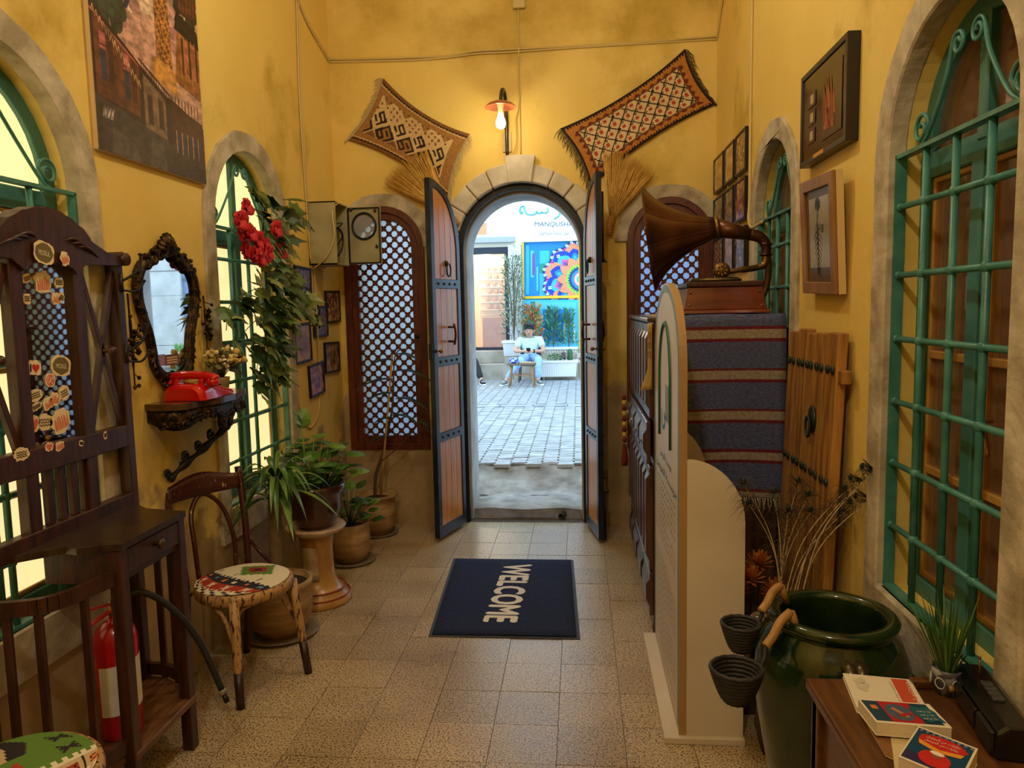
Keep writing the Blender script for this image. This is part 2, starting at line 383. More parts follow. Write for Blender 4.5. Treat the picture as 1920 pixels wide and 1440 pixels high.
# ---------------------------------------------------------------- arched windows with teal grilles
def window(name, side, xw, d, pane, label, back=None, band=.095):
    c, w, z0, zs = d['c'], d['w'], d['z0'], d['zs']
    X = lambda q: xw + side * q
    u, vv = (0, 1, 0), (0, 0, 1)
    T = thing(name, label, None, (xw, c, z0), kind='structure')
    rnd = random.Random(int(c * 100) + side)
    # plaster-stone surround, a little irregular
    out = [(c - w - band, z0 - .16), (c + w + band, z0 - .16)]
    n = 22
    for i in range(9): t = i / 8; out.append((c + w + band + rnd.uniform(-.006, .010), z0 - .1 + (zs - z0 + .05) * t))
    out += [(c + (w + band + rnd.uniform(-.005, .008)) * math.cos(PI * i / n), zs + (w + band + rnd.uniform(-.005, .008)) * math.sin(PI * i / n)) for i in range(1, n)]
    for i in range(9): t = 1 - i / 8; out.append((c - w - band + rnd.uniform(-.010, .006), z0 - .1 + (zs - z0 + .05) * t))
    inn = archpoly(c, w - .004, z0, zs, 20)
    MB().prism(out, (X(-.018), 0, 0), u, vv, (side * .06, 0, 0), 0, [inn]).build('stone_surround', STONE, T, bevel=.006)
    # wooden frame in the recess
    fd = .085
    fr = MB(); f = .055
    hole1 = [(c - w + f, z0 + f), (c + w - f, z0 + f), (c + w - f, zs - .07), (c - w + f, zs - .07)]
    hole2 = [(c + (w - f) * math.cos(PI * i / 18), zs + .004 + (w - f) * math.sin(PI * i / 18)) for i in range(19)]
    fr.prism(archpoly(c, w + .01, z0 - .01, zs), (X(fd), 0, 0), u, vv, (side * .06, 0, 0), 0, [hole1, hole2])
    fr.box(*sorted((X(fd - .012), X(fd + .05))), c - .028, c + .028, z0 + .02, zs - .05)
    fr.box(*sorted((X(fd - .004), X(fd + .03))), c - .022, c + .022, zs - .02, zs + w - .03)
    fr.build('window_frame', GREEND, T, bevel=.004)
    mz = [z0 + f, z0 + .40, zs - .60, zs - .07]
    for sgn in (-1, 1):
        y0, y1 = sorted((c + sgn * .030, c + sgn * (w - f)))
        sb = MB(); s_ = .017
        sb.prism([(y0, mz[0]), (y1, mz[0]), (y1, mz[3]), (y0, mz[3])], (X(fd + .012), 0, 0), u, vv, (side * .03, 0, 0), 0,
                 [[(y0 + s_, a + (s_ if k == 0 else .012)), (y1 - s_, a + (s_ if k == 0 else .012)), (y1 - s_, b - (s_ if k == 2 else .012)), (y0 + s_, b - (s_ if k == 2 else .012))] for k, (a, b) in enumerate(zip(mz, mz[1:]))])
        sb.build('sash', SASH, T, bevel=.003)
        for a, b in zip(mz, mz[1:]):
            MB().box(*sorted((X(fd + .022), X(fd + .027))), y0 + s_ - .004, y1 - s_ + .004, a + .008, b - .008).build('pane', pane, T)
        q = [(c + sgn * .018, zs)] + [(c + sgn * max((w - f + .004) * math.cos(PI / 2 * i / 14), .018), zs + (w - f + .004) * math.sin(PI / 2 * i / 14)) for i in range(15)]
        MB().prism(q, (X(fd + .02), 0, 0), u, vv, (side * .005, 0, 0)).build('pane', pane, T)
    if back is not None:
        MB().box(*sorted((X(.22), X(.25))), c - w - .01, c + w + .01, z0 - .01, zs + w + .01).build('curtain_panel', back, T)
    # the grille
    gx = X(.022); g = w - .006; zt = zs + .002; zb = z0 + .004
    G = MB()
    for y in (c - g, c + g): G.box(gx - .016, gx + .016, y - .006, y + .006, zb, zt)
    G.box(gx - .016, gx + .016, c - g, c + g, zt - .006, zt + .006); G.box(gx - .016, gx + .016, c - g, c + g, zb - .005, zb + .008)
    gr = G.build('grille', GREEN, T)
    gaps = [.15, .205, .195, .195, .195, .20]; zz = zt; hz = []
    k = (zt - zb) / (sum(gaps) + .20)
    for q in gaps: zz -= q * k; hz.append(zz)
    ys = [c - g + 2 * g * i / 4 for i in (1, 2, 3)]
    for y in ys:
        MB().tube([(gx, y, zb), (gx, y, zt)], .0105, 8).build('upright_bar', GREEN, gr)
    for z in hz:
        b = MB(); b.tube([(gx, c - g, z), (gx, c + g, z)], .0095, 8)
        for y in ys: b.ell((gx, y, z), .0165, .017, .017, 8, 6)
        for y in (c - g + .012, c + g - .012): b.ell((gx, y, z), .013, .010, .013, 8, 6)
        b.build('cross_bar', GREEN, gr)
    gs = X(.04)
    for sgn in (-1, 1):
        r1, r2 = .052, .034
        c1 = V((gs, c + sgn * (w - .045 - r1), zs + .012 + r1)); c2 = V((gs, c + sgn * (.016 + r2), zs + w - .055 - r2 - .02))
        U = V((0, sgn, 0)); Z = V((0, 0, 1))
        p = spiral(c1, U, Z, .012, r1, PI * .2, 1.55)
        end = p[-1]
        # from the low spiral along a stretched bar up into the high spiral
        p2 = spiral(c2, U, Z, r2, .010, 0, 1.5)
        p = p[:-3] + bez([c1 - Z * r1 * .98 + U * .008, c1 - U * (r1 * 1.0) - Z * r1 * .3, c2 + U * (r2 + .028) - Z * .075, c2 + U * r2], 8) + p2[1:]
        MB().tube(p, .0062, 7).build('scroll', GREEN, gr)
    return T
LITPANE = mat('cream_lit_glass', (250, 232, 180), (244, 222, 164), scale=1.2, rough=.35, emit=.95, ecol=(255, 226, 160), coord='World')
GLASSP = mat('window_glass', (150, 110, 80), rough=.04, trans=.0, spec=.9, alpha=.30)
CURT = mat('brown_shutter_boards', (84, 48, 30), (108, 66, 42), scale=3, rough=.6, coord='World')
window('window_1', -1, XL, WINA, LITPANE, 'arched window with teal grille and cream panes behind the hall stand')
window('window_2', -1, XL, WINB, LITPANE, 'arched window with teal grille half covered by the flower garland')
window('window_3', 1, XR, WINC, GLASSP, 'arched window with teal grille and dark panes behind the gramophone', CURT)
window('window_4', 1, XR, WIND, GLASSP, 'arched window with teal grille and brown panes beside the green jar', CURT)

# ---------------------------------------------------------------- lattice windows in the back wall
def lattice_window(name, d, label):
    c, w, z0, zs = d['c'], d['w'], d['z0'], d['zs']
    T = thing(name, label, None, (c, YB, z0), kind='structure')
    u, vv = (1, 0, 0), (0, 0, 1)
    # stone arch band
    n = 20; rnd = random.Random(int(c * 99))
    ring = [(c + (w + .085 + rnd.uniform(-.006, .008)) * math.cos(PI * i / n), zs + (w + .085 + rnd.uniform(-.006, .008)) * math.sin(PI * i / n)) for i in range(n + 1)]
    ring += [(c + (w - .004) * math.cos(PI * i / n), zs + (w - .004) * math.sin(PI * i / n)) for i in range(n, -1, -1)]
    MB().prism(ring, (0, YB - .018, 0), u, vv, (0, .05, 0)).build('stone_arch', STONE, T, bevel=.005)
    f1 = .052
    MB().prism(archpoly(c, w - .002, z0 + .002, zs), (0, YB - .015, 0), u, vv, (0, .07, 0), 0, [archpoly(c, w - f1, z0 + f1, zs)]).build('outer_frame', REDW, T, bevel=.006, seg=2)
    MB().prism(archpoly(c, w - f1 + .002, z0 + f1 - .002, zs), (0, YB + .006, 0), u, vv, (0, .04, 0), 0, [archpoly(c, w - f1 - .05, z0 + f1 + .055, zs)]).build('sash_frame', REDW, T, bevel=.005)
    # carved lattice: diagonal cells, each with an eight-lobed hole
    W = w - f1 - .046; zb = z0 + f1 + .05; zt = zs + W
    P = .0395                                  # half diagonal of a cell
    b = MB(); y0, y1 = YB + .018, YB + .028
    def inside(x, z): return abs(x - c) <= W and z >= zb and (z <= zs or (x - c) ** 2 + (z - zs) ** 2 <= W * W)
    nx = int(W / P) + 2; nz = int((zt - zb) / P) + 2
    lob = lambda t: .555 * P * (1 + .13 * math.cos(8 * t))
    for i in range(-nx, nx + 1):
        for j in range(-1, nz + 1):
            if (i + j) % 2: continue
            cx, cz = c + i * P, zb + j * P
            if not (inside(cx, cz) or inside(cx + P * .9, cz) or inside(cx - P * .9, cz) or inside(cx, cz - P * .9) or inside(cx, cz + P * .9)): continue
            m = 32; sq = []; ho = []
            for k in range(m):
                t = 2 * PI * k / m; ct, st = math.cos(t), math.sin(t); q = P / (abs(ct) + abs(st))
                sq.append((cx + q * ct, cz + q * st)); ho.append((cx + lob(t) * ct, cz + lob(t) * st))
            vs = [(x, y, z) for y in (y0, y1) for (x, z) in sq] + [(x, y, z) for y in (y0, y1) for (x, z) in ho]
            fs = []
            for k in range(m):
                l = (k + 1) % m
                fs += [(k, l, 2 * m + l, 2 * m + k), (m + l, m + k, 3 * m + k, 3 * m + l), (2 * m + k, 2 * m + l, 3 * m + l, 3 * m + k)]
            b.add(vs, fs)
    b.build('lattice', REDW, T)
    MB().prism(archpoly(c, W + .02, zb - .02, zs), (0, YB + .05, 0), u, vv, (0, .004, 0)).build('pane', mat('outer_glass', (170, 182, 202), rough=.45, trans=1.0), T)
    MB().tube([(c + W + .024, YB + .004, 1.42), (c + W + .024, YB - .018, 1.42)], .014, 10).build('latch_knob', IRON, T)
    return T
lattice_window('window_5', LATL, 'arched mahogany lattice window left of the open doorway')
lattice_window('window_6', LATR, 'arched mahogany lattice window right of the doorway behind the horn')

# ---------------------------------------------------------------- doorway: stone arch, iron frame, threshold
TD = thing('trim_1', 'stone arch and jambs round the open doorway', None, (DC, YB, 0), kind='structure')
rnd = random.Random(3); nb = 11
for i in range(nb):
    a0, a1 = PI * i / nb, PI * (i + 1) / nb - .012
    key = i == nb // 2
    r0, r1 = DW - .012, (.66 if key else .60 + rnd.uniform(-.008, .012))
    if key: a0 -= .03; a1 += .03
    q = arc(DC, DS, r1, a0, a1, 4) + arc(DC, DS, r0, a1, a0, 4)
    MB().prism(q, (0, YB - (.045 if key else .03 + rnd.uniform(-.004, .004)), 0), (1, 0, 0), (0, 0, 1), (0, .07, 0)).build('keystone' if key else 'voussoir', STONEP, TD, bevel=.008)
for sgn in (-1, 1):
    zz = 0.0; k = 0
    while zz < DS - .01:
        h = min((.36, .30, .42, .33)[k % 4], DS - zz); ww = (.105, .125, .11)[k % 3]
        xa, xb = sorted((DC + sgn * (DW - .012), DC + sgn * (DW + ww)))
        MB().box(xa, xb, YB - .03, YB + .04, zz, zz + h - .006).build('jamb_stone', STONE, TD, bevel=.008)
        zz += h; k += 1
FR = MB()
R1, R0 = DW - .010, DW - .055
pol = [(DC - R1, .0), (DC - R0, .0)] + [(DC - R0 * math.cos(PI * i / 28), DS + R0 * math.sin(PI * i / 28)) for i in range(29)] + [(DC + R0, .0), (DC + R1, .0)] + [(DC + R1 * math.cos(PI * i / 28), DS + R1 * math.sin(PI * i / 28)) for i in range(29)]
FR.prism(pol, (0, YB + .045, 0), (1, 0, 0), (0, 0, 1), (0, .05, 0)).build('iron_frame', IRON, TD, bevel=.003)
pol = [(DC - R1, .0), (DC - R0 + .012, .0)] + [(DC - (R0 - .012) * math.cos(PI * i / 28), DS + (R0 - .02) * math.sin(PI * i / 28)) for i in range(29)] + [(DC + R0 - .012, .0), (DC + R1, .0)] + [(DC + R1 * math.cos(PI * i / 28), DS + R1 * math.sin(PI * i / 28)) for i in range(29)]
MB().prism(pol, (0, YB + .12, 0), (1, 0, 0), (0, 0, 1), (0, .38, 0)).build('stone_reveal', mat('reveal_stone', (150, 146, 140), (182, 178, 172), scale=5, rough=.8, bump=.5, bscale=18, coord='World'), TD, bevel=.006)
CONC = mat('worn_concrete', (126, 116, 104), (168, 160, 150), scale=7, rough=.8, bump=1.0, bscale=16, coord='World', detail=8)
th = thing('floor_doorstep', 'worn pale stone doorstep with hollowed concrete ramp behind it', None, (DC, 5.63, 0), kind='structure')
def slab(s, t):
    x = DC + (s - .5) * .95; y = 5.625 + t * .42
    edge = min(s, 1 - s, .18) / .18
    return (x, y + (.012 * math.sin(9 * s) if t == 0 else 0), .082 + .004 * math.sin(11 * s + 5 * t) - .012 * (1 - edge) - (.01 if t < .02 else 0))
b = MB(); b.sheet(slab, 28, 8)
for i in range(28):
    a, c_ = V(slab(i / 28, 0)), V(slab((i + 1) / 28, 0)); b.add([a, c_, (c_.x, c_.y + .02, .0), (a.x, a.y + .02, .0)], [(0, 3, 2, 1)], 0, True)
b.build('doorstep_slab', CONC, th)
MB().box(DC - .47, DC + .47, 5.65, 6.40, -.12, .060).build('step_core', CONC, th)
def ramp(s, t):
    x = DC + (s - .5) * (1.0 + .5 * t); y = 6.0 + t * .40
    r = random.Random(int(s * 40) * 57 + int(t * 16))
    hol = 1 - (2 * abs(s - .5)) ** 3
    z = .075 + .19 * (t ** (1.0 + .9 * hol)) * (1 if t < 1 else 1) + (1 - hol) * .10 * math.sin(PI * min(t * 1.3, 1)) + .010 * math.sin(13 * s + 7 * t) + r.uniform(-.006, .006)
    return (x, y, z)
MB().sheet(ramp, 40, 16).build('concrete_ramp', CONC, th)
for x, y, r in ((.06, 5.60, .035), (-.13, 5.615, .022)):
    MB().tube([(x - .02, y - .03, .02), (x, y + .03, .02)], [r, r], 10, cap=False).build('drain_pipe_end', mat('rusty_pipe', (90, 78, 64), (60, 50, 40), rough=.8), th, solid=.006)

# door leaves
PLANK = mat('varnished_plank', (178, 106, 40), (210, 144, 66), scale=4, rough=.3, stretch=(14, 14, .8), bump=.05, bscale=20, rand=.12, lo=.3, hi=.7)
def leaf(name, hinge, tip, label, hand):
    h, t = V((*hinge, 0)), V((*tip, 0)); d = (t - h).normalized(); L = (t - h).length; nrm = V((-d.y, d.x, 0))
    T = thing(name, label, None, (h.x, h.y, 0), kind='structure')
    th_ = .038; zb = .03
    top = lambda s: DS + .44 * math.sin(math.acos(max(0, 1 - s / L)))
    outl = [(0, zb), (L, zb)] + [(L * (1 - math.cos(a)), DS - .005 + .455 * math.sin(a)) for a in [PI / 2 * (1 - i / 14) for i in range(15)]]
    e = .048; K = L - 2 * e
    cz = [.73, 1.255, 1.79]; hb = .030
    sp = [zb + .07] + [q for z in cz for q in (z - hb, z + hb)] + [None]
    holes = []
    for k in range(4):
        a = sp[2 * k]; bb = sp[2 * k + 1]
        if bb is not None: holes.append([(e, a), (L - e, a), (L - e, bb), (e, bb)])
        else: holes.append([(e, a), (L - e, a)] + [(e + K * (1 - math.cos(q)), DS - .03 + (.455 - .03) * math.sin(q)) for q in [PI / 2 * (1 - i / 12) for i in range(13)]])
    MB().prism(outl, h - nrm * th_ / 2, d, V((0, 0, 1)), nrm * th_, 0, holes).build('steel_frame', BLUEIRON, T, bevel=.003)
    npl = 4
    for k in range(4):
        a = sp[2 * k]; bb = sp[2 * k + 1]
        for i in range(npl):
            s0, s1 = e + K * i / npl + .002, e + K * (i + 1) / npl - .002
            tz = lambda s: DS - .03 + (.455 - .03) * math.sin(math.acos(max(0, min(1, 1 - (s - e) / K))))
            q = [(s0, a), (s1, a)] + ([(s1, bb), (s0, bb)] if bb is not None else [(s0 + (s1 - s0) * j / 5, tz(s0 + (s1 - s0) * j / 5)) for j in range(5, -1, -1)])
            MB().prism(q, h - nrm * .012, d, V((0, 0, 1)), nrm * .024).build('plank', PLANK, T, bevel=.003)
    for z in cz:
        for i in range(4):
            for s in (-1, 1):
                p = h + d * (e + K * (i + .5) / 4) + V((0, 0, z)) + nrm * (s * th_ / 2)
                MB().ell(p, .010, .010, .010, 8, 6).build('rivet', IRON, T)
    for s in (-1, 1):                       # hanging knocker, square pull, knob
        o = h + nrm * (s * (th_ / 2))
        p = o + d * (L * .50) + V((0, 0, 1.93)); b = MB(); b.ell(p, .014, .014, .022, 8, 6)
        b.tube([p + nrm * (s * .018) + d * (.030 * math.sin(a)) - V((0, 0, .045 - .045 * math.cos(a))) for a in [2 * PI * i / 16 for i in range(16)]], .006, 7, closed=True); b.build('knocker', IRON, T)
        p = o + d * (L * .50) + V((0, 0, 1.44)); b = MB()
        for zz in (-.05, .05): b.tube([p + V((0, 0, zz)), p + nrm * (s * .045) + V((0, 0, zz))], .008, 8)
        q = p + nrm * (s * .045); b.tube(bez([q + V((0, 0, .075)), q + V((0, 0, .05)) + nrm * (s * .006), q + nrm * (s * .012), q - V((0, 0, .05)) - nrm * (s * -.006), q - V((0, 0, .075))], 4), [.004] + [.008] * 15 + [.004], 8); b.build('pull_handle', mat('dark_bronze', (70, 40, 26), (98, 58, 36), rough=.35, metal=.7), T)
        p = o + d * (L * .86) + V((0, 0, 1.33)); b = MB(); b.ell(p + nrm * (s * .02), .014, .014, .014, 10, 8); b.tube([p, p + nrm * (s * .02)], .006, 8); b.build('knob', BRASS, T)
    MB().cbox(h + d * (L + .006) + V((0, 0, 1.33)), .03, .03, .11, 0, Matrix.Rotation(math.atan2(d.y, d.x), 4, 'Z')).build('lock_case', IRON, T, bevel=.003)
    for z in (.35, 1.1, 1.85): MB().tube([h + V((0, 0, z - .05)), h + V((0, 0, z + .05))], .014, 10).build('hinge', IRON, T)
    return T
leaf('door_1', (-.868, 5.405), (-.992, 4.985), 'left plank and steel door leaf standing open', 1)
DR2 = leaf('door_2', (.058, 5.405), (.138, 4.985), 'right plank and steel door leaf standing open almost edge on', -1)

b = MB(); b.tube([(.165, 5.02, 1.90), (.165, 5.02, 2.36)], .007, 7); b.tube([(.165, 5.02, 1.93), (.185, 5.0, 1.90)], .006, 6); b.build('top_bolt', IRON, DR2)
b = MB(); b.tube([(.165, 5.02, .02), (.165, 5.02, .36)], .007, 7); b.tube([(.165, 5.02, .34), (.19, 5.0, .37)], .006, 6); b.build('foot_bolt', IRON, DR2)
_w4 = bpy.data.objects['window_4']
b = MB(); q = px(1862, 790, XR + .075); b.tube(bez([q, q + V((-.02, 0, 0)), q + V((-.025, -.012, -.03)), q + V((-.025, -.03, -.085))], 5), .006, 7); b.build('brass_handle', mat('bright_brass', (190, 140, 50), rough=.25, metal=.9), _w4)
# ================================================================ left side
WIRE = mat('cream_cable', (206, 180, 110), rough=.5)
# ---- hall stand -------------------------------------------------
HS = thing('hall_stand', 'dark wooden hall stand with tall mirror, crossed braces, hooks and a small drawer table', 'hall stand', (-1.56, 2.29, 0))
bx0, bx1 = -1.735, -1.700                 # thickness of the back
hc = 2.285
def hbox(name, y0, y1, z0, z1, x0=bx0, x1=bx1, m=DARKW, bev=.003, par=None): return MB().box(x0, x1, y0, y1, z0, z1).build(name, m, par or HS, bevel=bev)
for sgn in (-1, 1):
    ya, yb = sorted((hc + sgn * .355, hc + sgn * .395)); hbox('end_post', ya, yb, .0, 1.80, bx0 - .006, bx1 + .006)
    ya, yb = sorted((hc + sgn * .118, hc + sgn * .170)); hbox('mirror_post', ya, yb, .90, 1.80, bx0, bx1 + .004)
    for a, bb in (((.172, 1.205), (.356, 1.775)), ((.172, 1.775), (.356, 1.205))):
        MB().bar((bx0 + .018, hc + sgn * a[0], a[1]), (bx0 + .018, hc + sgn * bb[0], bb[1]), .022, .020, (1, 0, 0)).build('cross_brace', DARKW, HS, bevel=.002)
    b = MB(); b.ell((bx1 + .028, hc + sgn * .264, 1.49), .016, .016, .016, 10, 8); b.tube([(bx1 - .02, hc + sgn * .264, 1.49), (bx1 + .02, hc + sgn * .264, 1.49)], .008, 8); b.build('brace_knob', DARKW, HS)
    for z in (1.74, 1.475):                # double iron coat hooks on the end posts
        p = V((bx1 + .006, hc + sgn * .378, z)); o = V((.55, .83 * sgn, 0)).normalized(); Z = V((0, 0, 1)); b = MB()
        b.tube(bez([p - Z * .03, p + o * .055 - Z * .035, p + o * .085 + Z * .0], 6), .0045, 6); b.ell(p + o * .085 + Z * .004, .008, .008, .006, 8, 6)
        b.tube(bez([p + Z * .0, p + o * .05 + Z * .03, p + o * .075 + Z * .06, p + o * .078 + Z * .10], 6), .005, 6); b.ell(p + o * .078 + Z * .103, .009, .009, .006, 8, 6)
        b.tube([p - Z * .04, p + Z * .03], .008, 6); b.build('coat_hook', IRON, HS)
hbox('waist_rail', hc - .357, hc + .357, 1.125, 1.205, bx0 + .002, bx1 + .007)
hbox('low_rail', hc - .357, hc + .357, .885, .945, bx0 + .002, bx1 + .007)
for i in range(5):
    y = hc - .118 + .236 * i / 4 + (.0); hbox('back_slat', y - .014, y + .014, .945, 1.125, bx0 + .008, bx1 - .006, bev=.002)
# crest
q = [(-.405, 1.80), (-.40, 1.835), (-.385, 1.85), (-.365, 1.835), (-.29, 1.842), (-.21, 1.872)]
dome = [(-.20 + .40 * i / 14, 1.885 + .075 * math.sin(PI * i / 14) ** .8 + (.004 if i % 2 else 0)) for i in range(15)]
pol = q + dome + [(-a, z) for a, z in q[::-1]] + [(.17, 1.79)] + [(.118 * math.cos(PI * i / 10), 1.755 + .035 * math.sin(PI * i / 10)) for i in range(11)] + [(-.17, 1.79)]
MB().prism(pol, (bx0 - .004, hc, 0), (0, 1, 0), (0, 0, 1), (bx1 - bx0 + .022, 0, 0)).build('crest', DARKW, HS, bevel=.005, seg=2)
for sgn in (-1, 1):
    MB().tube([(bx0 - .01, hc + sgn * .392, 1.822), (bx1 + .03, hc + sgn * .392, 1.822)], .024, 14).build('scroll_end', DARKW, HS, bevel=.003)
    b = MB()
    for k in range(3):
        y0 = hc + sgn * (.13 + .03 * k)
        b.tube(bez([(bx1 + .018, y0 - sgn * .07, 1.862 - .008 * k), (bx1 + .024, y0 - sgn * .02, 1.872 - .012 * k), (bx1 + .018, y0 + sgn * .05, 1.842 - .012 * k)], 6), [.001, .003, .006, .008, .009, .009, .009, .009, .008, .006, .004, .003, .001][:13], 6, flatten=.6)
    b.build('carved_leaf', DARKW, HS)
MIRROR = mat('mirror_glass', (214, 216, 218), rough=.02, metal=1.0)
MB().prism([(hc - .122, 1.20), (hc + .122, 1.20), (hc + .122, 1.76)] + arc(hc, 1.755, .122, .0, PI, 10) + [(hc - .122, 1.76)], (bx0 + .012, 0, 0), (0, 1, 0), (0, 0, 1), (.006, 0, 0)).build('mirror', MIRROR, HS)
# drawer table
tz = .902; tx1 = -1.435; ty0, ty1 = 2.155, 2.545
MB().prism([(bx1 - .003, ty0 - .13), (-1.60, ty0 - .03), (-1.55, ty0 - .045), (-1.50, ty0 - .012), (tx1, ty0), (tx1, ty1), (-1.60, ty1 + .03), (bx1 - .003, ty1 + .11)], (0, 0, tz - .022), (1, 0, 0), (0, 1, 0), (0, 0, .022)).build('table_top', mat('worn_table_top', (40, 26, 16), (66, 46, 28), scale=5, rough=.32, stretch=(2, 10, 2)), HS, bevel=.005, seg=2)
dr = MB(); dr.box(-1.70, -1.452, ty0 + .02, ty1 - .02, .770, tz - .022); dr.build('drawer_case', DARKW, HS, bevel=.003)
D_ = MB().box(-1.453, -1.443, ty0 + .045, ty1 - .045, .792, tz - .030).build('drawer', DARKW, HS, bevel=.003)
b = MB(); b.lathe([(.0, 0), (.009, .0), (.008, .012), (.018, .022), (.016, .032), (.0001, .036)], 12, 0, Matrix.Translation((-1.443, 2.35, .842)) @ Matrix.Rotation(PI / 2, 4, 'Y')); b.build('knob', mat('turned_knob', (60, 34, 20), rough=.3), D_)
MB().prism([(-1.70, .77), (-1.46, .77), (-1.45, .80), (-1.45, .884), (-1.70, .884)], (0, ty0 + .016, 0), (1, 0, 0), (0, 0, 1), (0, -.014, 0)).build('side_apron', DARKW, HS, bevel=.003)
for y in (ty0 + .022, ty1 - .022): MB().bar((-1.462, y, 0), (-1.462, y, .88), .042, .042, (0, 1, 0), 0).build('leg', DARKW, HS, bevel=.003)
OAKW = mat('worn_shelf_wood', (84, 52, 28), (122, 82, 46), scale=5, rough=.45, stretch=(10, 1.5, 10))
# bottom shelf with curved ends, umbrella rails and slats
qq = [(bx1, hc - .39), (-1.62, hc - .37), (-1.52, hc - .29), (-1.47, ty0 + .01), (-1.437, ty0 + .01), (-1.437, ty1 - .005), (-1.47, ty1 - .005), (-1.52, hc + .31), (-1.62, hc + .375), (bx1, hc + .39)]
MB().prism(qq, (0, 0, .175), (1, 0, 0), (0, 1, 0), (0, 0, .028)).build('bottom_shelf', OAKW, HS, bevel=.004)
for sgn in (-1, 1):
    yl = ty0 + .015 if sgn < 0 else ty1 - .015
    cu = bez([(-1.468, yl, 0), (-1.52, hc + sgn * .315, 0), (-1.61, hc + sgn * .372, 0), (bx1 + .004, hc + sgn * .385, 0)], 5)
    for z, hgt in ((.79, .045), (.235, .045)):
        b = MB(); vs = []; n = len(cu)
        for i in range(n - 1): b.bar(cu[i] + V((0, 0, z)), cu[i + 1] + V((0, 0, z)), .022, hgt, (0, 0, 1))
        b.build('curved_rail', DARKW, HS)
    for k in (3, 7, 11): p = cu[k]; MB().bar((p.x, p.y, .20), (p.x, p.y, .79), .026, .014, (0, 1, 0)).build('side_slat', DARKW, HS, bevel=.002)
# stickers on the mirror and crest: cut-out paper on thin card
STC = flat((236, 214, 170)); SRED = flat((196, 34, 28)); SPINK = flat((222, 110, 90)); SBLK = flat((30, 26, 24)); SOLV = flat((112, 98, 50)); SWHT = flat((240, 226, 200)); STER = flat((206, 140, 100))
def sticker(u, v, w, h, kind, sd, x=-1.7155):
    c = px(u, v, x); r = random.Random(sd); rot = r.uniform(-.35, .35) if kind != 'mosul' else -.12
    R_ = lambda a, b_: (c.y + a * math.cos(rot) - b_ * math.sin(rot), c.z + a * math.sin(rot) + b_ * math.cos(rot))
    b = MB(); n = 26
    sq_ = lambda q: math.copysign(abs(q) ** .7, q)
    rag = .07 if kind in ('mosul', 'oval') else .17
    blob = [R_(w * (1 + r.uniform(-rag, rag)) * sq_(math.cos(2 * PI * i / n)), h * (1 + r.uniform(-rag, rag)) * sq_(math.sin(2 * PI * i / n))) for i in range(n)]
    O = (x, 0, 0); U, W_ = (0, 1, 0), (0, 0, 1)
    b.prism(blob, O, U, W_, (.0012, 0, 0), 0)
    O2 = (x + .0012, 0, 0)
    blob2 = [R_(w * .86 * math.cos(2 * PI * i / n) * (1 + r.uniform(-.07, .05)), h * .86 * math.sin(2 * PI * i / n) * (1 + r.uniform(-.07, .05))) for i in range(n)]
    heart = lambda cx, cy, s: [R_(cx + s * .062 * 16 * math.sin(t) ** 3, cy + s * .062 * (13 * math.cos(t) - 5 * math.cos(2 * t) - 2 * math.cos(3 * t) - math.cos(4 * t))) for t in [2 * PI * i / 20 for i in range(20)]]
    uu, vv = V((0, math.cos(rot), math.sin(rot))), V((0, -math.sin(rot), math.cos(rot)))
    at = lambda a, b_, l=.0018: V((x + l, *R_(a, b_)))
    if kind == 'mosul':
        b.prism(blob2, O2, U, W_, (.0004, 0, 0), 1); text_on(b, 'MOSUL', at(-w * .55, -h * .25), uu, vv, w * 1.1, h * .45, m=2)
    elif kind == 'heart':
        text_on(b, 'I', at(-w * .7, -h * .5), uu, vv, w * .22, h * 1.0, m=3); b.prism(heart(w * .18, 0, w * .55), O2, U, W_, (.0004, 0, 0), 4)
    elif kind == 'pinkheart':
        b.prism(heart(0, 0, w * .8), O2, U, W_, (.0004, 0, 0), 5)
    elif kind == 'oval':
        b.prism(blob2, O2, U, W_, (.0004, 0, 0), 5); b.tube([at(w * .6 * math.cos(t), h * .5 * math.sin(2 * t)) for t in [2 * PI * i / 14 for i in range(14)]], .001, 5, 2)
    elif kind == 'city':
        for k in range(6): a = w * (-.7 + .25 * k); b.prism([R_(a, -h * .7), R_(a + w * .2, -h * .7), R_(a + w * .2, h * r.uniform(-.3, .6)), R_(a + w * .1, h * r.uniform(.2, .75)), R_(a, h * r.uniform(-.3, .6))], O2, U, W_, (.0004, 0, 0), 6 if k % 2 else 5)
    else:
        for k in range(3): b.tube([at(-w * .7 + w * 1.4 * i / 10, h * (.35 - .35 * k) + h * .13 * math.sin(i * 2.1 + k)) for i in range(11)], .0012, 5, 3)
    b.build('sticker', [STC, SOLV, SWHT, SBLK, SRED, SPINK, STER], HS)
sticker(82, 474, .046, .036, 'mosul', 1, -1.674); sticker(121, 485, .020, .022, 'city', 2, -1.674)
for i, (u, v, w, h, k) in enumerate(((80, 530, .038, .034, 'city'), (110, 530, .022, .016, 'txt'), (50, 560, .016, .018, 'txt'), (105, 560, .018, .020, 'city'), (115, 558, .012, .018, 'txt'), (50, 522, .020, .014, 'txt'),
        (64, 690, .030, .024, 'heart'), (114, 686, .046, .034, 'mosul'), (94, 713, .022, .022, 'oval'), (66, 741, .028, .020, 'txt'), (120, 737, .024, .024, 'txt'), (103, 748, .024, .020, 'city'), (90, 757, .022, .020, 'city'),
        (68, 762, .024, .012, 'txt'), (64, 795, .024, .024, 'pinkheart'), (84, 792, .030, .026, 'txt'), (114, 790, .046, .036, 'city'))): sticker(u, v, w, h, k, 10 + i)
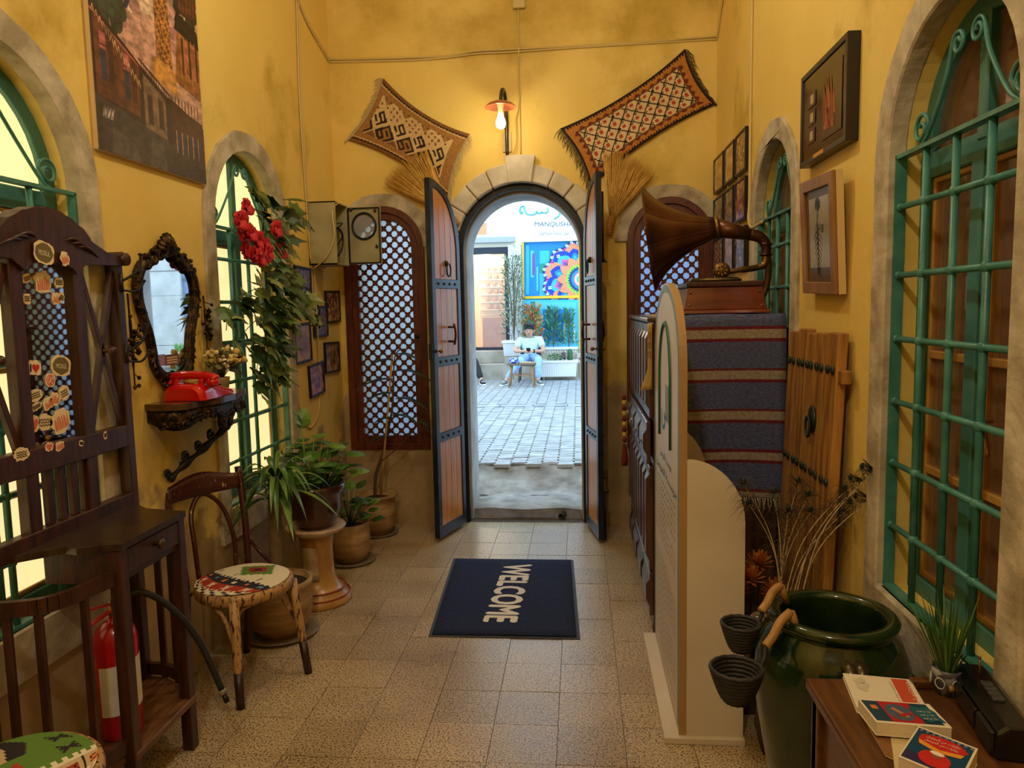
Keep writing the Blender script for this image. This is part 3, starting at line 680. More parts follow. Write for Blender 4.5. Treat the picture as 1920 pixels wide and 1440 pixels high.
sticker(40, 852, .030, .020, 'txt', 40, -1.694); sticker(92, 838, .018, .014, 'pinkheart', 41, -1.694); sticker(112, 836, .022, .015, 'city', 42, -1.694); sticker(152, 831, .012, .010, 'blank', 43, -1.694); sticker(197, 816, .010, .014, 'blank', 44, -1.694)

# ---- fire extinguisher on the stand's shelf ---------------------
EX = thing('fire_extinguisher', 'red fire extinguisher with black hose standing on the hall stand shelf', 'extinguisher', (-1.565, 2.285, .203))
RED = mat('extinguisher_red', (176, 14, 16), (196, 22, 20), scale=4, rough=.25, coat=.3)
ex, ey, ez = -1.565, 2.285, .203
MB().lathe([(.0001, 0), (.062, 0), (.068, .008), (.068, .33), (.060, .365), (.036, .39), (.022, .398), (.022, .415), (.0001, .415)], 28, 0, Matrix.Translation((ex, ey, ez))).build('cylinder', RED, EX)
lb = MB()
lb.sheet(lambda s, t: (ex + .0688 * math.cos(-1.9 + 2.6 * s), ey + .0688 * math.sin(-1.9 + 2.6 * s), ez + .085 + .17 * t + .02 * s), 20, 2); lb.build('label_band', mat('extinguisher_label', (226, 220, 204), (214, 206, 188), scale=18, rough=.5), EX)
MB().lathe([(.018, 0), (.018, .025), (.012, .03), (.012, .05), (.0001, .05)], 14, 0, Matrix.Translation((ex, ey, ez + .412))).build('valve', BRASS, EX)
b = MB(); b.bar((ex, ey, ez + .452), (ex - .02, ey - .115, ez + .475), .022, .006); b.bar((ex, ey, ez + .435), (ex - .02, ey - .115, ez + .415), .022, .006); b.build('lever', RED, EX, bevel=.002)
b = MB(); hp = bez([(ex, ey + .01, ez + .44), (ex + .05, ey + .06, ez + .47), (ex + .12, ey + .12, ez + .40), (ex + .20, ey + .16, ez + .26), (ex + .275, ey + .165, ez + .07)], 8)
b.tube(hp, .0115, 10); b.build('hose', mat('black_rubber', (22, 22, 22), rough=.55), EX)
b = MB(); d = (hp[-1] - hp[-2]).normalized(); b.tube([hp[-1], hp[-1] + d * .018], .0145, 10, 0); b.tube([hp[-1] + d * .018, hp[-1] + d * .05], .010, 10, 1); b.build('nozzle', [mat('grey_ferrule', (120, 116, 104), rough=.4), IRON], EX)

# ---- bentwood chairs with kilim seats -----------------------------
CHW = mat('chipped_red_brown_varnish', (62, 24, 15), (176, 134, 84), scale=26, rough=.32, stretch=(3, 3, 1), lo=.66, hi=.69, detail=6, bump=.1, bscale=30)
CHL = mat('flaking_pale_leg_wood', (182, 140, 86), (64, 34, 20), scale=30, rough=.45, stretch=(3, 3, .7), lo=.54, hi=.60, detail=7, bump=.1, bscale=30)
CHT = mat('dark_leg_foot', (48, 28, 18), rough=.4)
PAL = [flat(c, .9) for c in ((226, 214, 186), (168, 52, 28), (28, 30, 42), (92, 128, 44), (210, 122, 52), (150, 30, 26), (120, 150, 160), (36, 26, 24), (196, 170, 128))]
def seat_a(s, t):          # white, red and navy bands, then cream with a green-and-red medallion
    k = t + .05 * math.sin(s * 4)
    hx, hy = abs(s - .45), abs(t - .74)
    if hx + hy * 1.2 < .15: return 7 if hx + hy < .06 else 5
    if hx + hy * 1.2 < .27 + .025 * (int(s * 36) % 2): return 3
    if k < .13: return 7 if (int(s * 14) + int(t * 26)) % 3 == 0 else 0
    if k < .16: return 0 if int(s * 26) % 2 else 1
    if k < .30: return 0 if (abs(abs((s * 4) % 1 - .5) - abs(k - .23) * 3) < .06 or abs(k - .23) < .008) and abs((s * 4) % 1 - .5) < .16 else 1
    if k < .44: return (4, 6, 4, 0)[int(s * 6) % 4] if abs((s * 6) % 1 - .5) < .16 and abs(k - .37) < .028 else 2
    if k < .47: return 0 if int(s * 30) % 2 else 2
    if abs((s * 3 + .3) % 1 - .5) < .09 and abs(k - .55) < .04: return 7 if int(s * 40) % 2 else 0
    return 0
def seat_b(s, q):          # green field, black hooked diamond, cream comb borders, figured edge
    t = 1 - q
    if t > .90: return 0 if int(s * 30) % 2 else 8
    if t > .70:
        u = (s * 4.5) % 1
        if abs(u - .5) < .30 and abs(t - .80) < .055: return (1, 4, 3)[int(s * 4.5) % 3] if (int(s * 44) + int(t * 44)) % 3 else 7
        if abs(u - .5) > .45: return 7
        return 8
    if t > .60: return 0 if int(s * 30) % 2 or t > .66 else 3
    if .22 < s < .78 and t < .36:
        if abs(s - .5) < .24 - .5 * abs(t - .16) and t > .02: return 8 if abs(s - .5) < .09 - .3 * abs(t - .16) else 7
    for (a, b_) in ((.14, .48), (.50, .50), (.86, .48), (.10, .25), (.90, .25)):
        if (abs(abs(s - a) - abs(t - b_)) < .018 or abs(t - b_) < .012) and abs(s - a) < .065 and abs(t - b_) < .07: return 7 if a != .50 else 1
    return 3
def bentwood(label, loc, rz, seatfn):
    """local: +x is the front of the chair"""
    T = thing('bentwood_chair', label, 'chair', loc, rz)
    B = lambda b, n, m, **k: b.build(n, m, T, local=True, **k)
    zs = .455; pl = lambda a: (.205 * math.cos(a) + .0, (.205 + .0 * math.cos(a)) * math.sin(a) * (1.0 + .06 * math.cos(a)))
    n = 36; rim = [pl(2 * PI * i / n) for i in range(n)]
    b = MB(); vs = []; prof = [(.93, -.048), (1.0, -.040), (1.02, -.02), (1.0, 0), (.93, .003), (.90, -.006)]
    b.sheet(lambda s, t: (lambda a, k: (pl(a)[0] * prof[k][0], pl(a)[1] * prof[k][0], zs + prof[k][1]))(2 * PI * s, int(round(t * 5))), 36, 5); B(b, 'seat_ring', CHL)
    b = MB(); b.sheet(lambda s, t: (lambda x, y: (x * .193, y * .198, zs + .004 + .012 * (1 - x * x) * (1 - y * y)))((2 * s - 1) * math.sqrt(max(0, 1 - (2 * t - 1) ** 2 / 2)), (2 * t - 1) * math.sqrt(max(0, 1 - (2 * s - 1) ** 2 / 2))), 56, 56, cf=seatfn); B(b, 'seat', PAL)
    b = MB(); b.lathe([(.0001, zs - .004), (.192, zs - .004)], 24); B(b, 'seat_board', CHT)
    fl = []
    for sy in (-1, 1):
        p0 = V((.140, sy * .150, zs - .02)); p1 = V((.185, sy * .178, 0)); m_ = p0.lerp(p1, .68)
        b = MB(); b.tube([p0, p0.lerp(p1, .3), m_, p1], [.021, .020, .018, .017], 12, 0); B(b, 'front_leg', CHL)
        b = MB(); b.tube([p0.lerp(p1, .66), p1 + (p0 - p1) * .002], [.0192, .0176], 12); B(b, 'leg_foot', CHT)
        q = [V((-.235, sy * .165, 0)), V((-.195, sy * .160, .25)), V((-.178, sy * .160, zs)), V((-.205, sy * .175, .68)), V((-.262, sy * .195, .895))]
        b = MB(); b.tube(bez(q, 5), .0165, 12); B(b, 'back_post', CHW)
        # bent braces under the seat
        for tgt in (V((.10, -sy * .0, 0)), None):
            if tgt is not None: w = [p0.lerp(p1, .50), p0.lerp(p1, .16) + V((-.035, -sy * .045, 0)), V((.175, sy * .035, zs - .045))]
            else: w = [p0.lerp(p1, .50), p0.lerp(p1, .16) + V((-.06, sy * .012, 0)), V((.0, sy * .178, zs - .045))]
            b = MB(); b.tube(bez(w, 6), .0095, 8); B(b, 'bent_brace', CHL)
        w = [V((-.182, sy * .170, .57)), V((-.15, sy * .205, .50)), V((-.06, sy * .212, zs - .01))]
        b = MB(); b.tube(bez(w, 6), .0095, 8); B(b, 'back_brace', CHW)
    # curved top rail
    def top(s, t):
        y = (2 * s - 1) * .183; cx = -.030 * (1 - (2 * s - 1) ** 2)
        z = .795 + t * (.070 + .030 * math.sin(PI * s) ** 2) + .006
        return (-.236 + cx - .27 * (z - .80) + .008, y, z)
    b = MB(); b.sheet(top, 14, 3); B(b, 'top_rail', CHW, solid=.016)
    hoop = [V((-.178, -.095, zs)), V((-.190, -.098, .60)), V((-.236, -.075, .74)), V((-.262, 0, .805)), V((-.236, .075, .74)), V((-.190, .098, .60)), V((-.178, .095, zs))]
    b = MB(); b.tube(bez(hoop, 6), .0105, 9); B(b, 'back_hoop', CHW)
    return T
bentwood('peeling bentwood chair with red, navy and green kilim seat beside the hall stand', (-1.475, 3.045, 0), -.50, seat_a)
bentwood('bentwood chair with bright green kilim seat in the near left corner', (-1.445, 1.66, 0), 1.02, seat_b)

# ---- painting -----------------------------------------------------
PT = thing('painting_canvas', 'large unframed canvas painting of old houses and a brick minaret', 'painting', (XL, 3.07, 2.22))
y0, y1, z0, z1 = 2.672, 3.472, 2.225, 3.36
MB().box(XL, XL + .022, y0, y1, z0, z1).build('stretched_canvas', mat('canvas_edge', (214, 188, 140), rough=.8), PT, bevel=.003)
CW, CH = y1 - y0, z1 - z0
pc = [mat('oil_paint_%d' % i, tuple(int(x * .74) for x in c), tuple(min(255, int(x * 1.16)) for x in c), scale=22, rough=.42, detail=9, lo=.34, hi=.66, stretch=(1, 1, 1.6)) for i, c in enumerate(((196, 150, 128), (222, 190, 160), (168, 118, 112), (58, 66, 52), (40, 48, 40), (150, 94, 44), (196, 138, 66), (74, 40, 28), (104, 58, 38), (54, 34, 28), (66, 56, 52), (84, 74, 70), (180, 96, 92), (48, 56, 76), (30, 24, 24), (206, 176, 120), (122, 96, 76), (214, 206, 200)))]
b = MB(); lay = [0, 1]
def pp(poly, k):
    lay[0] += lay[1]; b.prism([(y0 + a * CW, z0 + q * CH) for a, q in poly], (XL + .0221 + .000025 * lay[0], 0, 0), (0, 1, 0), (0, 0, 1), (.00002, 0, 0), k, back=False)
def rect(a0, q0, a1, q1, k): pp([(a0, q0), (a1, q0), (a1, q1), (a0, q1)], k)
rr = random.Random(5)
rect(.0, .0, 1, 1, 0)
for k in range(26):
    cx, cy, w, h = rr.uniform(.1, .95), rr.uniform(.45, .98), rr.uniform(.05, .16), rr.uniform(.02, .06)
    pp([(min(max(cx + w * math.cos(t) * (1 + .2 * math.sin(3 * t + k)), .002), .998), min(max(cy + h * math.sin(t) * (1 + .2 * math.sin(5 * t)), .002), .998)) for t in [2 * PI * i / 16 for i in range(16)]], (1, 1, 2)[k % 3])
def foliage(cx, cy, w, h, n, ks, sd):
    r = random.Random(sd)
    for k in range(n):
        t, q = r.uniform(0, 2 * PI), r.random() ** .5; a, c_ = cx + w * q * math.cos(t), cy + h * q * math.sin(t); s = r.uniform(.018, .045)
        pp([(min(max(a + s * math.cos(x) * r.uniform(.5, 1.2), .001), .999), min(max(c_ + s * .7 * math.sin(x) * r.uniform(.5, 1.2), .001), .999)) for x in [2 * PI * i / 7 for i in range(7)]], ks[k % len(ks)])
lay[1] = .03
foliage(.10, .52, .16, .20, 130, (3, 4, 3), 8); foliage(.86, .72, .13, .16, 100, (3, 4, 4), 9)
lay[1] = 1
pp([(.545, .36), (.70, .33), (.655, .99), (.545, .99)], 5)              # minaret
lay[1] = .002
for j in range(46):
    z = .37 + .0135 * j
    for i in range(7):
        a = .550 + .021 * i + (.010 if j % 2 else 0)
        if a < .690 - (z - .36) * .07: rect(a, z, a + .015, z + .008, (6, 6, 8)[(i + j) % 3])
lay[1] = .25
pp([(.50, .33), (.74, .30), (.72, .39), (.56, .41), (.50, .40)], 6)
pp([(.0, .0), (1, .0), (1, .22), (.70, .275), (.62, .28), (.38, .345), (.0, .475)], 9)     # house fronts
pp([(.02, .18), (.36, .16), (.37, .335), (.02, .445)], 8); pp([(.40, .12), (.60, .10), (.60, .265), (.40, .32)], 16); pp([(.66, .06), (.99, .05), (.99, .235), (.66, .27)], 7)
pp([(.0, .0), (1, .0), (1, .09), (.5, .125), (0, .18)], 10); pp([(.10, .0), (.34, .0), (.3, .06), (.12, .09)], 11); pp([(.42, .0), (.58, .0), (.56, .10), (.45, .11)], 11)
for a, z in ((.06, .33), (.24, .30)): rect(a, z - .10, a + .045, z + .05, 13); rect(a, z, a + .045, z + .055, 12); rect(a + .06, z - .10, a + .10, z + .05, 7); rect(a, z + .012, a + .045, z + .016, 9)
for a in (.43, .53): rect(a, .15, a + .045, .255, 7); rect(a + .004, .156, a + .02, .25, 9)
for i in range(5):
    a = .70 + .058 * i; pp([(a, .09), (a + .036, .088), (a + .036, .15)] + [(a + .018 + .018 * math.cos(t), .15 + .02 * math.sin(t)) for t in [PI * j / 6 for j in range(7)]] + [(a, .15)], 13); rect(a - .008, .085, a, .17, 6)
for i in range(14): a = .01 + .026 * i; z = .465 - .0036 * i * 10 * .36; pp([(a, z - .03), (a + .004, z - .03), (a + .017, z - .006), (a + .013, z - .006)], 15); pp([(a + .013, z - .006), (a + .017, z - .006), (a + .030, z - .036), (a + .026, z - .036)], 15)
pp([(.0, .44), (.37, .335), (.37, .340), (.0, .447)], 12)
for i in range(13): a = .39 + .022 * i; rect(a, .315 - .006 * i, a + .004, .365 - .0062 * i, 14)
pp([(.37, .362), (.66, .285), (.66, .290), (.37, .368)], 14)
for i in range(18): a = .66 + .017 * i; pp([(a, .24), (a + .003, .24), (a + .003 + .016 * (-1) ** i, .30), (a + .016 * (-1) ** i, .30)], 14)
pp([(.72, .36), (.99, .33), (.99, .57), (.78, .60)], 5); pp([(.74, .56), (.999, .53), (.985, .60), (.77, .63)], 14); rect(.79, .63, .985, .72, 7)
for i in range(5): a = .80 + .038 * i; rect(a, .40, a + .022, .54, 12 if i % 2 else 7); rect(a - .008, .38, a - .003, .55, 6); rect(a, .645, a + .02, .705, 8)
pp([(.275, .515), (.30, .515), (.325, .545), (.335, .57), (.325, .58), (.305, .56), (.28, .535)], 13)     # bird
for k in range(7): pp([(.045 + .012 * k, .115 + .01 * math.sin(k * 2)), (.05 + .012 * k, .11), (.065 + .012 * k, .14 + .012 * math.cos(k * 3)), (.06 + .012 * k, .144)], 17)
b.build('painted_picture', pc, PT)

# ---- ornate mirror, wall ornaments, console shelf, telephone -------
GILT = mat('dark_antique_bronze', (38, 28, 16), (112, 84, 44), scale=38, rough=.38, metal=.75, lo=.45, hi=.72, bump=.5, bscale=70)
MIc = (3.088, 1.60); MR = thing('wall_mirror', 'mirror in an ornate dark bronze scrollwork frame above the red telephone', 'mirror', (XL, MIc[0], 1.30))
mo_ = [(0, .285), (.07, .268), (.125, .225), (.185, .205), (.222, .15), (.228, .075), (.205, .0), (.168, -.08), (.150, -.155), (.140, -.215), (.09, -.262), (0, -.285)]
mo_ = [(p.x, p.y) for p in bez([(a, z, 0) for a, z in mo_], 3)]
mo_ = mo_ + [(-a, z) for a, z in mo_[::-1][1:-1]]
oo = [(MIc[0] + a, MIc[1] + z + .015) for a, z in mo_]
MB().prism([((a - MIc[0]) * .93 + MIc[0], (z - MIc[1]) * .93 + MIc[1]) for a, z in oo], (XL + .004, 0, 0), (0, 1, 0), (0, 0, 1), (.008, 0, 0)).build('mirror_glass', MIRROR, MR)
b = MB(); b.tube([(XL + .016, a, z) for a, z in oo], .020, 8, closed=True); b.tube([(XL + .022, (a - MIc[0]) * .92 + MIc[0], (z - MIc[1]) * .93 + MIc[1]) for a, z in oo], .008, 6, closed=True); b.build('frame_moulding', GILT, MR)
r = random.Random(4)
for i in range(0, len(oo), 2):
    a, z = oo[i]; dy, dz = a - MIc[0], z - MIc[1]; q = 1 + r.uniform(.02, .10); s = 1 if i % 4 else -1
    c = (XL + .024, MIc[0] + dy * q, MIc[1] + dz * q); t0 = math.atan2(dz, dy)
    MB().tube(spiral(c, (0, 1, 0), (0, 0, 1), r.uniform(.018, .030), .004, t0 + s * 1.3, .9 * s, 12), [.004 + .005 * math.sin(PI * k / 12) for k in range(13)], 6).build('scroll_leaf', GILT, MR)
b = MB()                                    # shell crest
for i in range(9):
    t = PI * (.12 + .76 * i / 8); b.tube([(XL + .03, MIc[0] - .01, 1.862), (XL + .045, MIc[0] - .01 + .05 * math.cos(t), 1.862 + .06 * math.sin(t)), (XL + .03, MIc[0] - .01 + .075 * math.cos(t), 1.862 + .098 * math.sin(t))], [.006, .013, .008], 7)
for s in (-1, 1):
    for k in range(3): b.tube(spiral((XL + .03, MIc[0] + s * (.07 + .05 * k), 1.868 - .022 * k), (0, s, 0), (0, 0, 1), .032, .006, 1.2, 1.1, 14), [.010] * 8 + [.007] * 7, 7)
b.build('shell_crest', GILT, MR)
b = MB()
for s in (-1, 1): b.tube(spiral((XL + .03, MIc[0] - .02 + s * .05, 1.345), (0, s, 0), (0, 0, -1), .036, .006, 1.0, 1.1, 14), .008, 7)
b.tube([(XL + .03, MIc[0] - .02, 1.36), (XL + .04, MIc[0] - .02, 1.315)], [.016, .006], 7); b.build('foot_ornament', GILT, MR)
for k, (y, za, zb, lab) in enumerate(((3.395, 1.70, 1.42, 'bronze flower-cluster wall ornament right of the ornate mirror'), (2.80, 1.70, 1.32, 'bronze flower-cluster wall ornament left of the ornate mirror'))):
    O = thing('wall_ornament', lab, 'ornament', (XL, y, zb), group='bronze flower-cluster ornaments flanking the mirror')
    MB().tube(bez([(XL + .012, y, za), (XL + .022, y - .01, (za + zb) / 2), (XL + .012, y + .005, zb)], 6), [.004] * 4 + [.006] * 5 + [.003] * 4, 6).build('stem', GILT, O)
    r = random.Random(k)
    for i in range(26):
        t = r.uniform(0, 2 * PI); q = r.uniform(.01, .055) * (1 if i < 18 else .5); zc = (za + zb) / 2 if i < 18 else r.uniform(zb, za)
        c = V((XL + .022 + r.uniform(0, .02), y + q * math.cos(t), zc + q * 1.3 * math.sin(t)))
        b = MB(); b.tube([V((XL + .014, y, zc)), c], .0022, 5); b.ell(c, .007, .010, .009, 7, 5); b.build('flower_bud', GILT, O)
# console shelf
SH = thing('console_shelf', 'small bow-fronted wall console with pierced bronze apron and scrolled bracket', 'shelf', (XL, 3.18, .9))
SW = mat('walnut_shelf_top', (58, 36, 20), (92, 62, 36), scale=5, rough=.25, stretch=(4, 1.5, 4), coat=.3)
yc, zt = 3.18, 1.252
fro = [(0, -.30), (.10, -.315), (.20, -.285), (.225, -.18), (.262, -.09), (.268, 0), (.262, .09), (.225, .18), (.20, .285), (.10, .315), (0, .30)]
sm_ = [(p.x, p.y) for p in bez([(a, q, 0) for a, q in fro], 4)]
kx = .80
MB().prism([(XL + a * kx, yc + q) for a, q in sm_], (0, 0, zt - .028), (1, 0, 0), (0, 1, 0), (0, 0, .028)).build('shelf_top', SW, SH, bevel=.007, seg=3)
ed = [V((XL + a * kx * .93, yc + q * .95, 0)) for a, q in sm_]
b = MB(); n = len(ed)
dep = lambda s: .050 + .035 * abs(math.sin(PI * s * 3)) ** 1.5 + (.045 if abs(s - .5) < .08 else 0) * math.cos((s - .5) / .08 * PI / 2)
b.sheet(lambda s, t: (lambda p: (p.x, p.y, zt - .028 - t * dep(s)))(ed[min(int(round(s * (n - 1))), n - 1)]), n - 1, 3)
ap_ = b.build('apron', GILT, SH, solid=.006)
r = random.Random(9)
for i in range(34):
    s = (i + .5) / 34; p = ed[min(int(s * (n - 1)), n - 1)]; p2 = ed[min(int(s * (n - 1)) + 1, n - 1)]; d = (p2 - p).normalized(); o = V((d.y, -d.x, 0))
    if o.x < 0: o = -o
    z = zt - .036 - dep(s) * r.uniform(.35, .85); c = V((p.x, p.y, z)) + o * .007; sg = 1 if i % 2 else -1
    MB().tube(spiral(c, d, (0, 0, 1), .019, .004, r.uniform(0, 6), sg * 1.1, 12), .004, 5).build('filigree_scroll', GILT, ap_)
b = MB(); q0 = px(437, 755, XL + .16); q1 = px(422, 800, XL + .12); q2 = px(385, 838, XL + .08); q3 = px(345, 872, XL + .04); q4 = px(318, 900, XL + .012)
A = bez([q0, q1, q2, q3, q4], 7)
b.tube(A, [.017 + .006 * math.sin(i) for i in range(len(A))], 8, flatten=.8); b.build('bracket_stem', IRON, SH)
for k, (i, rr_, s) in enumerate(((3, .036, 1), (7, .030, 1), (11, .030, 1), (15, .026, 1), (19, .028, 1), (23, .02, -1), (26, .018, 1))):
    c = A[i] + V((.0, -.040 * s, .020)); MB().tube(spiral(c, (0, 1, 0), (0, 0, 1), rr_, .006, -.6 + (PI if s < 0 else 0), 1.2, 14), [.009] * 6 + [.006] * 9, 7).build('bracket_scroll', IRON, SH)
MB().tube(bez([V((XL + .13, yc + .16, zt - .04)), V((XL + .10, yc + .17, zt - .11)), A[6] + V((0, -.03, .03))], 6), .008, 7).build('bracket_stay', IRON, SH)
# telephone
PH = thing('telephone', 'glossy red rotary telephone on the console shelf', 'telephone', (XL + .115, 3.13, zt))
RP = mat('glossy_red_plastic', (188, 8, 10), (200, 14, 14), scale=3, rough=.14, coat=.5)
px0, pyc = XL + .115, 3.13
def body(s, t):                             # wedge shaped body, high at the cradle end (towards -y)
    sec = [(-.165, .078, .052), (-.150, .092, .068), (-.06, .094, .070), (.02, .088, .056), (.10, .080, .036), (.158, .072, .022)]
    k = s * 5; i = min(int(k), 4); f = k - i
    y = sec[i][0] * (1 - f) + sec[i + 1][0] * f; w = sec[i][1] * (1 - f) + sec[i + 1][1] * f; h = sec[i][2] * (1 - f) + sec[i + 1][2] * f
    a = PI * t; e = .55
    cx, cz = math.copysign(abs(math.cos(a)) ** e, math.cos(a)), abs(math.sin(a)) ** e
    return (px0 + w * cx * (1 - .12 * cz), pyc + y, zt + .002 + h * cz)
b = MB(); b.sheet(body, 24, 16)
for sx in (0, 1): vs = [body(sx, t / 16) for t in range(17)]; b.add(vs, [tuple(range(17)) if sx else tuple(range(17))[::-1]])
b.build('body', RP, PH)
b = MB(); hz = zt + .096; yh = pyc - .085
b.tube(bez([(px0 - .105, yh, hz - .018), (px0 - .085, yh, hz), (px0, yh, hz + .008), (px0 + .085, yh, hz), (px0 + .105, yh, hz - .018)], 5), [.022, .026, .028, .026, .020] + [.018] * 11 + [.020, .026, .028, .026, .022], 12)
b.ell((px0 - .098, yh, hz - .022), .028, .030, .024, 12, 8); b.ell((px0 + .098, yh, hz - .022), .028, .030, .024, 12, 8); b.build('handset', RP, PH)
b = MB()
for sx in (-1, 1): b.cbox((px0 + sx * .055, yh, zt + .074), .022, .05, .03)
b.build('cradle', RP, PH, bevel=.006, seg=2)
Dm = Matrix.Translation((px0, pyc + .055, zt + .0515)) @ Matrix.Rotation(-.27, 4, 'X')
dial = MB().lathe([(.0001, .008), (.018, .009), (.02, .006), (.056, .004), (.058, 0)], 28, 0, Dm).build('dial', mat('dial_gold', (150, 116, 58), (190, 156, 90), rough=.3, metal=.6), PH)
for i in range(10): t = 2 * PI * i / 12 + .4; MB().lathe([(.0001, .0068), (.0085, .0068), (.0085, .004)], 10, 0, Dm @ Matrix.Translation((.040 * math.cos(t), .040 * math.sin(t), 0))).build('finger_hole', flat((40, 24, 18), .5), dial)
# dried flowers in a little pot
FP = thing('dried_flower_pot', 'small pale pot of dried yellow flowers beside the red telephone', 'flower pot', (XL + .08, 3.385, zt))
fx, fy = XL + .08, 3.385
MB().lathe([(.0001, 0), (.032, 0), (.040, .06), (.042, .064), (.036, .064), (.034, .05), (.0001, .05)], 18, 0, Matrix.Translation((fx, fy, zt))).build('pot', mat('pale_ceramic', (176, 150, 100), (198, 172, 124), rough=.4), FP)
LEAFD = [mat('dry_leaf', (96, 94, 44), rough=.6), mat('straw_flower', (206, 176, 96), rough=.7), mat('cream_flower', (230, 208, 150), rough=.7)]
r = random.Random(12); fbm = MB(); fbm.lathe([(.0001, 0), (.008, .004), (.013, .012), (.011, .014), (.0001, .009)], 7, 0); fb_me = [fbm.mesh('dried_flower', m) for m in LEAFD]
st = MB()
for i in range(70):
    t, q = r.uniform(0, 2 * PI), r.random() ** .6; h = r.uniform(.07, .15) - .03 * q; e = V((fx + .085 * q * math.cos(t) + .02, fy + .085 * q * math.sin(t), zt + .055 + h))
    st.tube([V((fx, fy, zt + .05)), V((fx, fy, zt + .05)).lerp(e, .5) + V((0, 0, .015)), e], .0011, 4)
    piece('dried_flower', fb_me[i % 3], FP, e - FP.location, (r.uniform(-.9, .9), r.uniform(-.9, .9), 0), [r.uniform(.8, 1.5)] * 3)
st.build('stems', LEAFD[0], FP)

# postcards tucked into the mirror frame, switch box under the meter
for k, (u0, u1, v0, v1, cs, lab) in enumerate(((291, 309, 664, 688, ((150, 120, 150), (96, 70, 110)), 'purple-tinted postcard tucked into the foot of the ornate mirror'), (310, 336, 664, 686, ((120, 66, 44), (214, 190, 140)), 'brown postcard with pale lettering tucked into the foot of the ornate mirror'))):
    A_, B_ = px(u0, v1, XL + .03), px(u1, v0, XL + .03)
    T = thing('postcard', lab, 'postcard', (XL + .03, (A_.y + B_.y) / 2, A_.z))
    MB().box(XL + .028, XL + .030, A_.y, B_.y, A_.z, B_.z).build('card', flat(cs[0], .5), T)
    b = MB(); w_ = B_.y - A_.y; h_ = B_.z - A_.z
    for j in range(2 + k): t = .2 + .25 * j; b.box(XL + .030, XL + .0306, A_.y + w_ * .12, A_.y + w_ * (.85 if k else .5), A_.z + h_ * t, A_.z + h_ * (t + .12))
    b.build('card_print', flat(cs[1], .5), T)
q = px(599, 488, XL + .02); MB().box(XL, XL + .045, q.y - .05, q.y + .05, q.z - .055, q.z + .055).build('switch_box', mat('junction_cream', (206, 184, 120)), label='small cream switch box under the grey meter box', cat='switch', bevel=.004)

# ---- garland with red flowers -------------------------------------
GA = thing('flower_garland', 'hanging garland of green ivy leaves and red artificial flowers on the left window grille', 'garland', (XL + .06, 4.1, 1.25))
LG = [mat('ivy_leaf_%d' % i, c, c2, scale=14, rough=.42, coord='Object') for i, (c, c2) in enumerate((((60, 86, 32), (96, 120, 54)), ((36, 58, 26), (60, 84, 38)), ((112, 126, 62), (146, 152, 86))))]
def leafmesh(name, m, lobes=True, L=.085, Wd=.07):
    pts = [(0, 0), (.10, .28), (.02, .50), (.30, .46), (.42, .70)] if False else None
    out = [(.0, 0), (.16, -.02), (.50, .10), (.36, .30), (.52, .55), (.24, .58), (.0, 1.0)] if lobes else [(0, 0), (.25, .12), (.40, .38), (.34, .62), (.16, .85), (0, 1.0)]
    b = MB(); n = len(out); vs = []
    for x, y in out: vs.append((0, y * L, .10 * L * math.sin(PI * y) ))
    for sg in (-1, 1):
        for x, y in out: vs.append((sg * x * Wd, y * L * (1 if lobes else 1), .02 * L - .28 * x * L * .5 + .05 * L * math.sin(PI * y)))
    fs = []
    for k, sg in ((1, -1), (2, 1)):
        for i in range(n - 1): fs.append((i, i + 1, k * n + i + 1, k * n + i) if sg < 0 else (i, k * n + i, k * n + i + 1, i + 1))
    b.add(vs, fs, 0, False); return b.mesh(name, m)
IV = [leafmesh('leaf', m) for m in LG]
r = random.Random(21); spine = bez([px(498, 372, XL + .08), px(492, 450, XL + .10), px(500, 550, XL + .11), px(498, 630, XL + .10), px(488, 700, XL + .08)], 10)
MB().tube(spine, .006, 6).build('vine', mat('vine_stem', (66, 78, 34), rough=.6), GA)
tend = [[px(u, v, XL + .08) for u, v in t] for t in (((485, 540), (450, 555), (430, 575), (424, 620)), ((480, 600), (452, 630), (438, 662)), ((515, 540), (545, 555), (575, 590)), ((495, 640), (482, 690), (486, 725)))]
tv = MB()
paths = [(spine, 150, .155)] + [(bez(t, 8), n_, .05) for t, n_ in zip(tend, (16, 8, 22, 8))]
for t in tend: tv.tube(bez(t, 8), .0022, 5)
tv.build('tendrils', mat('vine_stem', (66, 78, 34)), GA)
for pth, n_, sp_ in paths:
    for i in range(n_):
        k = (i + r.random()) / n_; p = pth[min(int(k * len(pth)), len(pth) - 1)]
        wd_ = sp_ * (1.0 if k < .25 else 1.15 - .55 * k) if sp_ > .1 else sp_
        q = V((r.uniform(-.035, .10) if sp_ > .1 else r.uniform(-.02, .05), r.gauss(0, .75) * wd_, r.uniform(-.05, .05)))
        dirv = V((.6, q.y * 5, -.75 + r.uniform(-.4, .7))).normalized()
        yaxis = dirv; nz_ = V((1, r.uniform(-.5, .5), .35 + r.uniform(-.5, .5))); xa = yaxis.cross(nz_).normalized(); za = xa.cross(yaxis)
        e = Matrix((xa, yaxis, za)).transposed().to_euler()
        piece('leaf', IV[r.choice((0, 0, 1, 1, 2)) if k > .3 or sp_ < .1 else r.choice((0, 1, 1))], GA, p + q - GA.location, e, [r.uniform(1.0, 1.75)] * 3)
FR_ = mat('red_silk_petal', (176, 12, 22), (206, 30, 38), scale=20, rough=.6)
pm = MB(); pm.sheet(lambda s, t: ((s - .5) * .062 * math.sin(PI * (.15 + .75 * t)), t * .050, .012 * math.sin(PI * t) - .010 * (2 * s - 1) ** 2 + .004 * math.sin(9 * s)), 5, 4); pet = pm.mesh('petal', FR_)
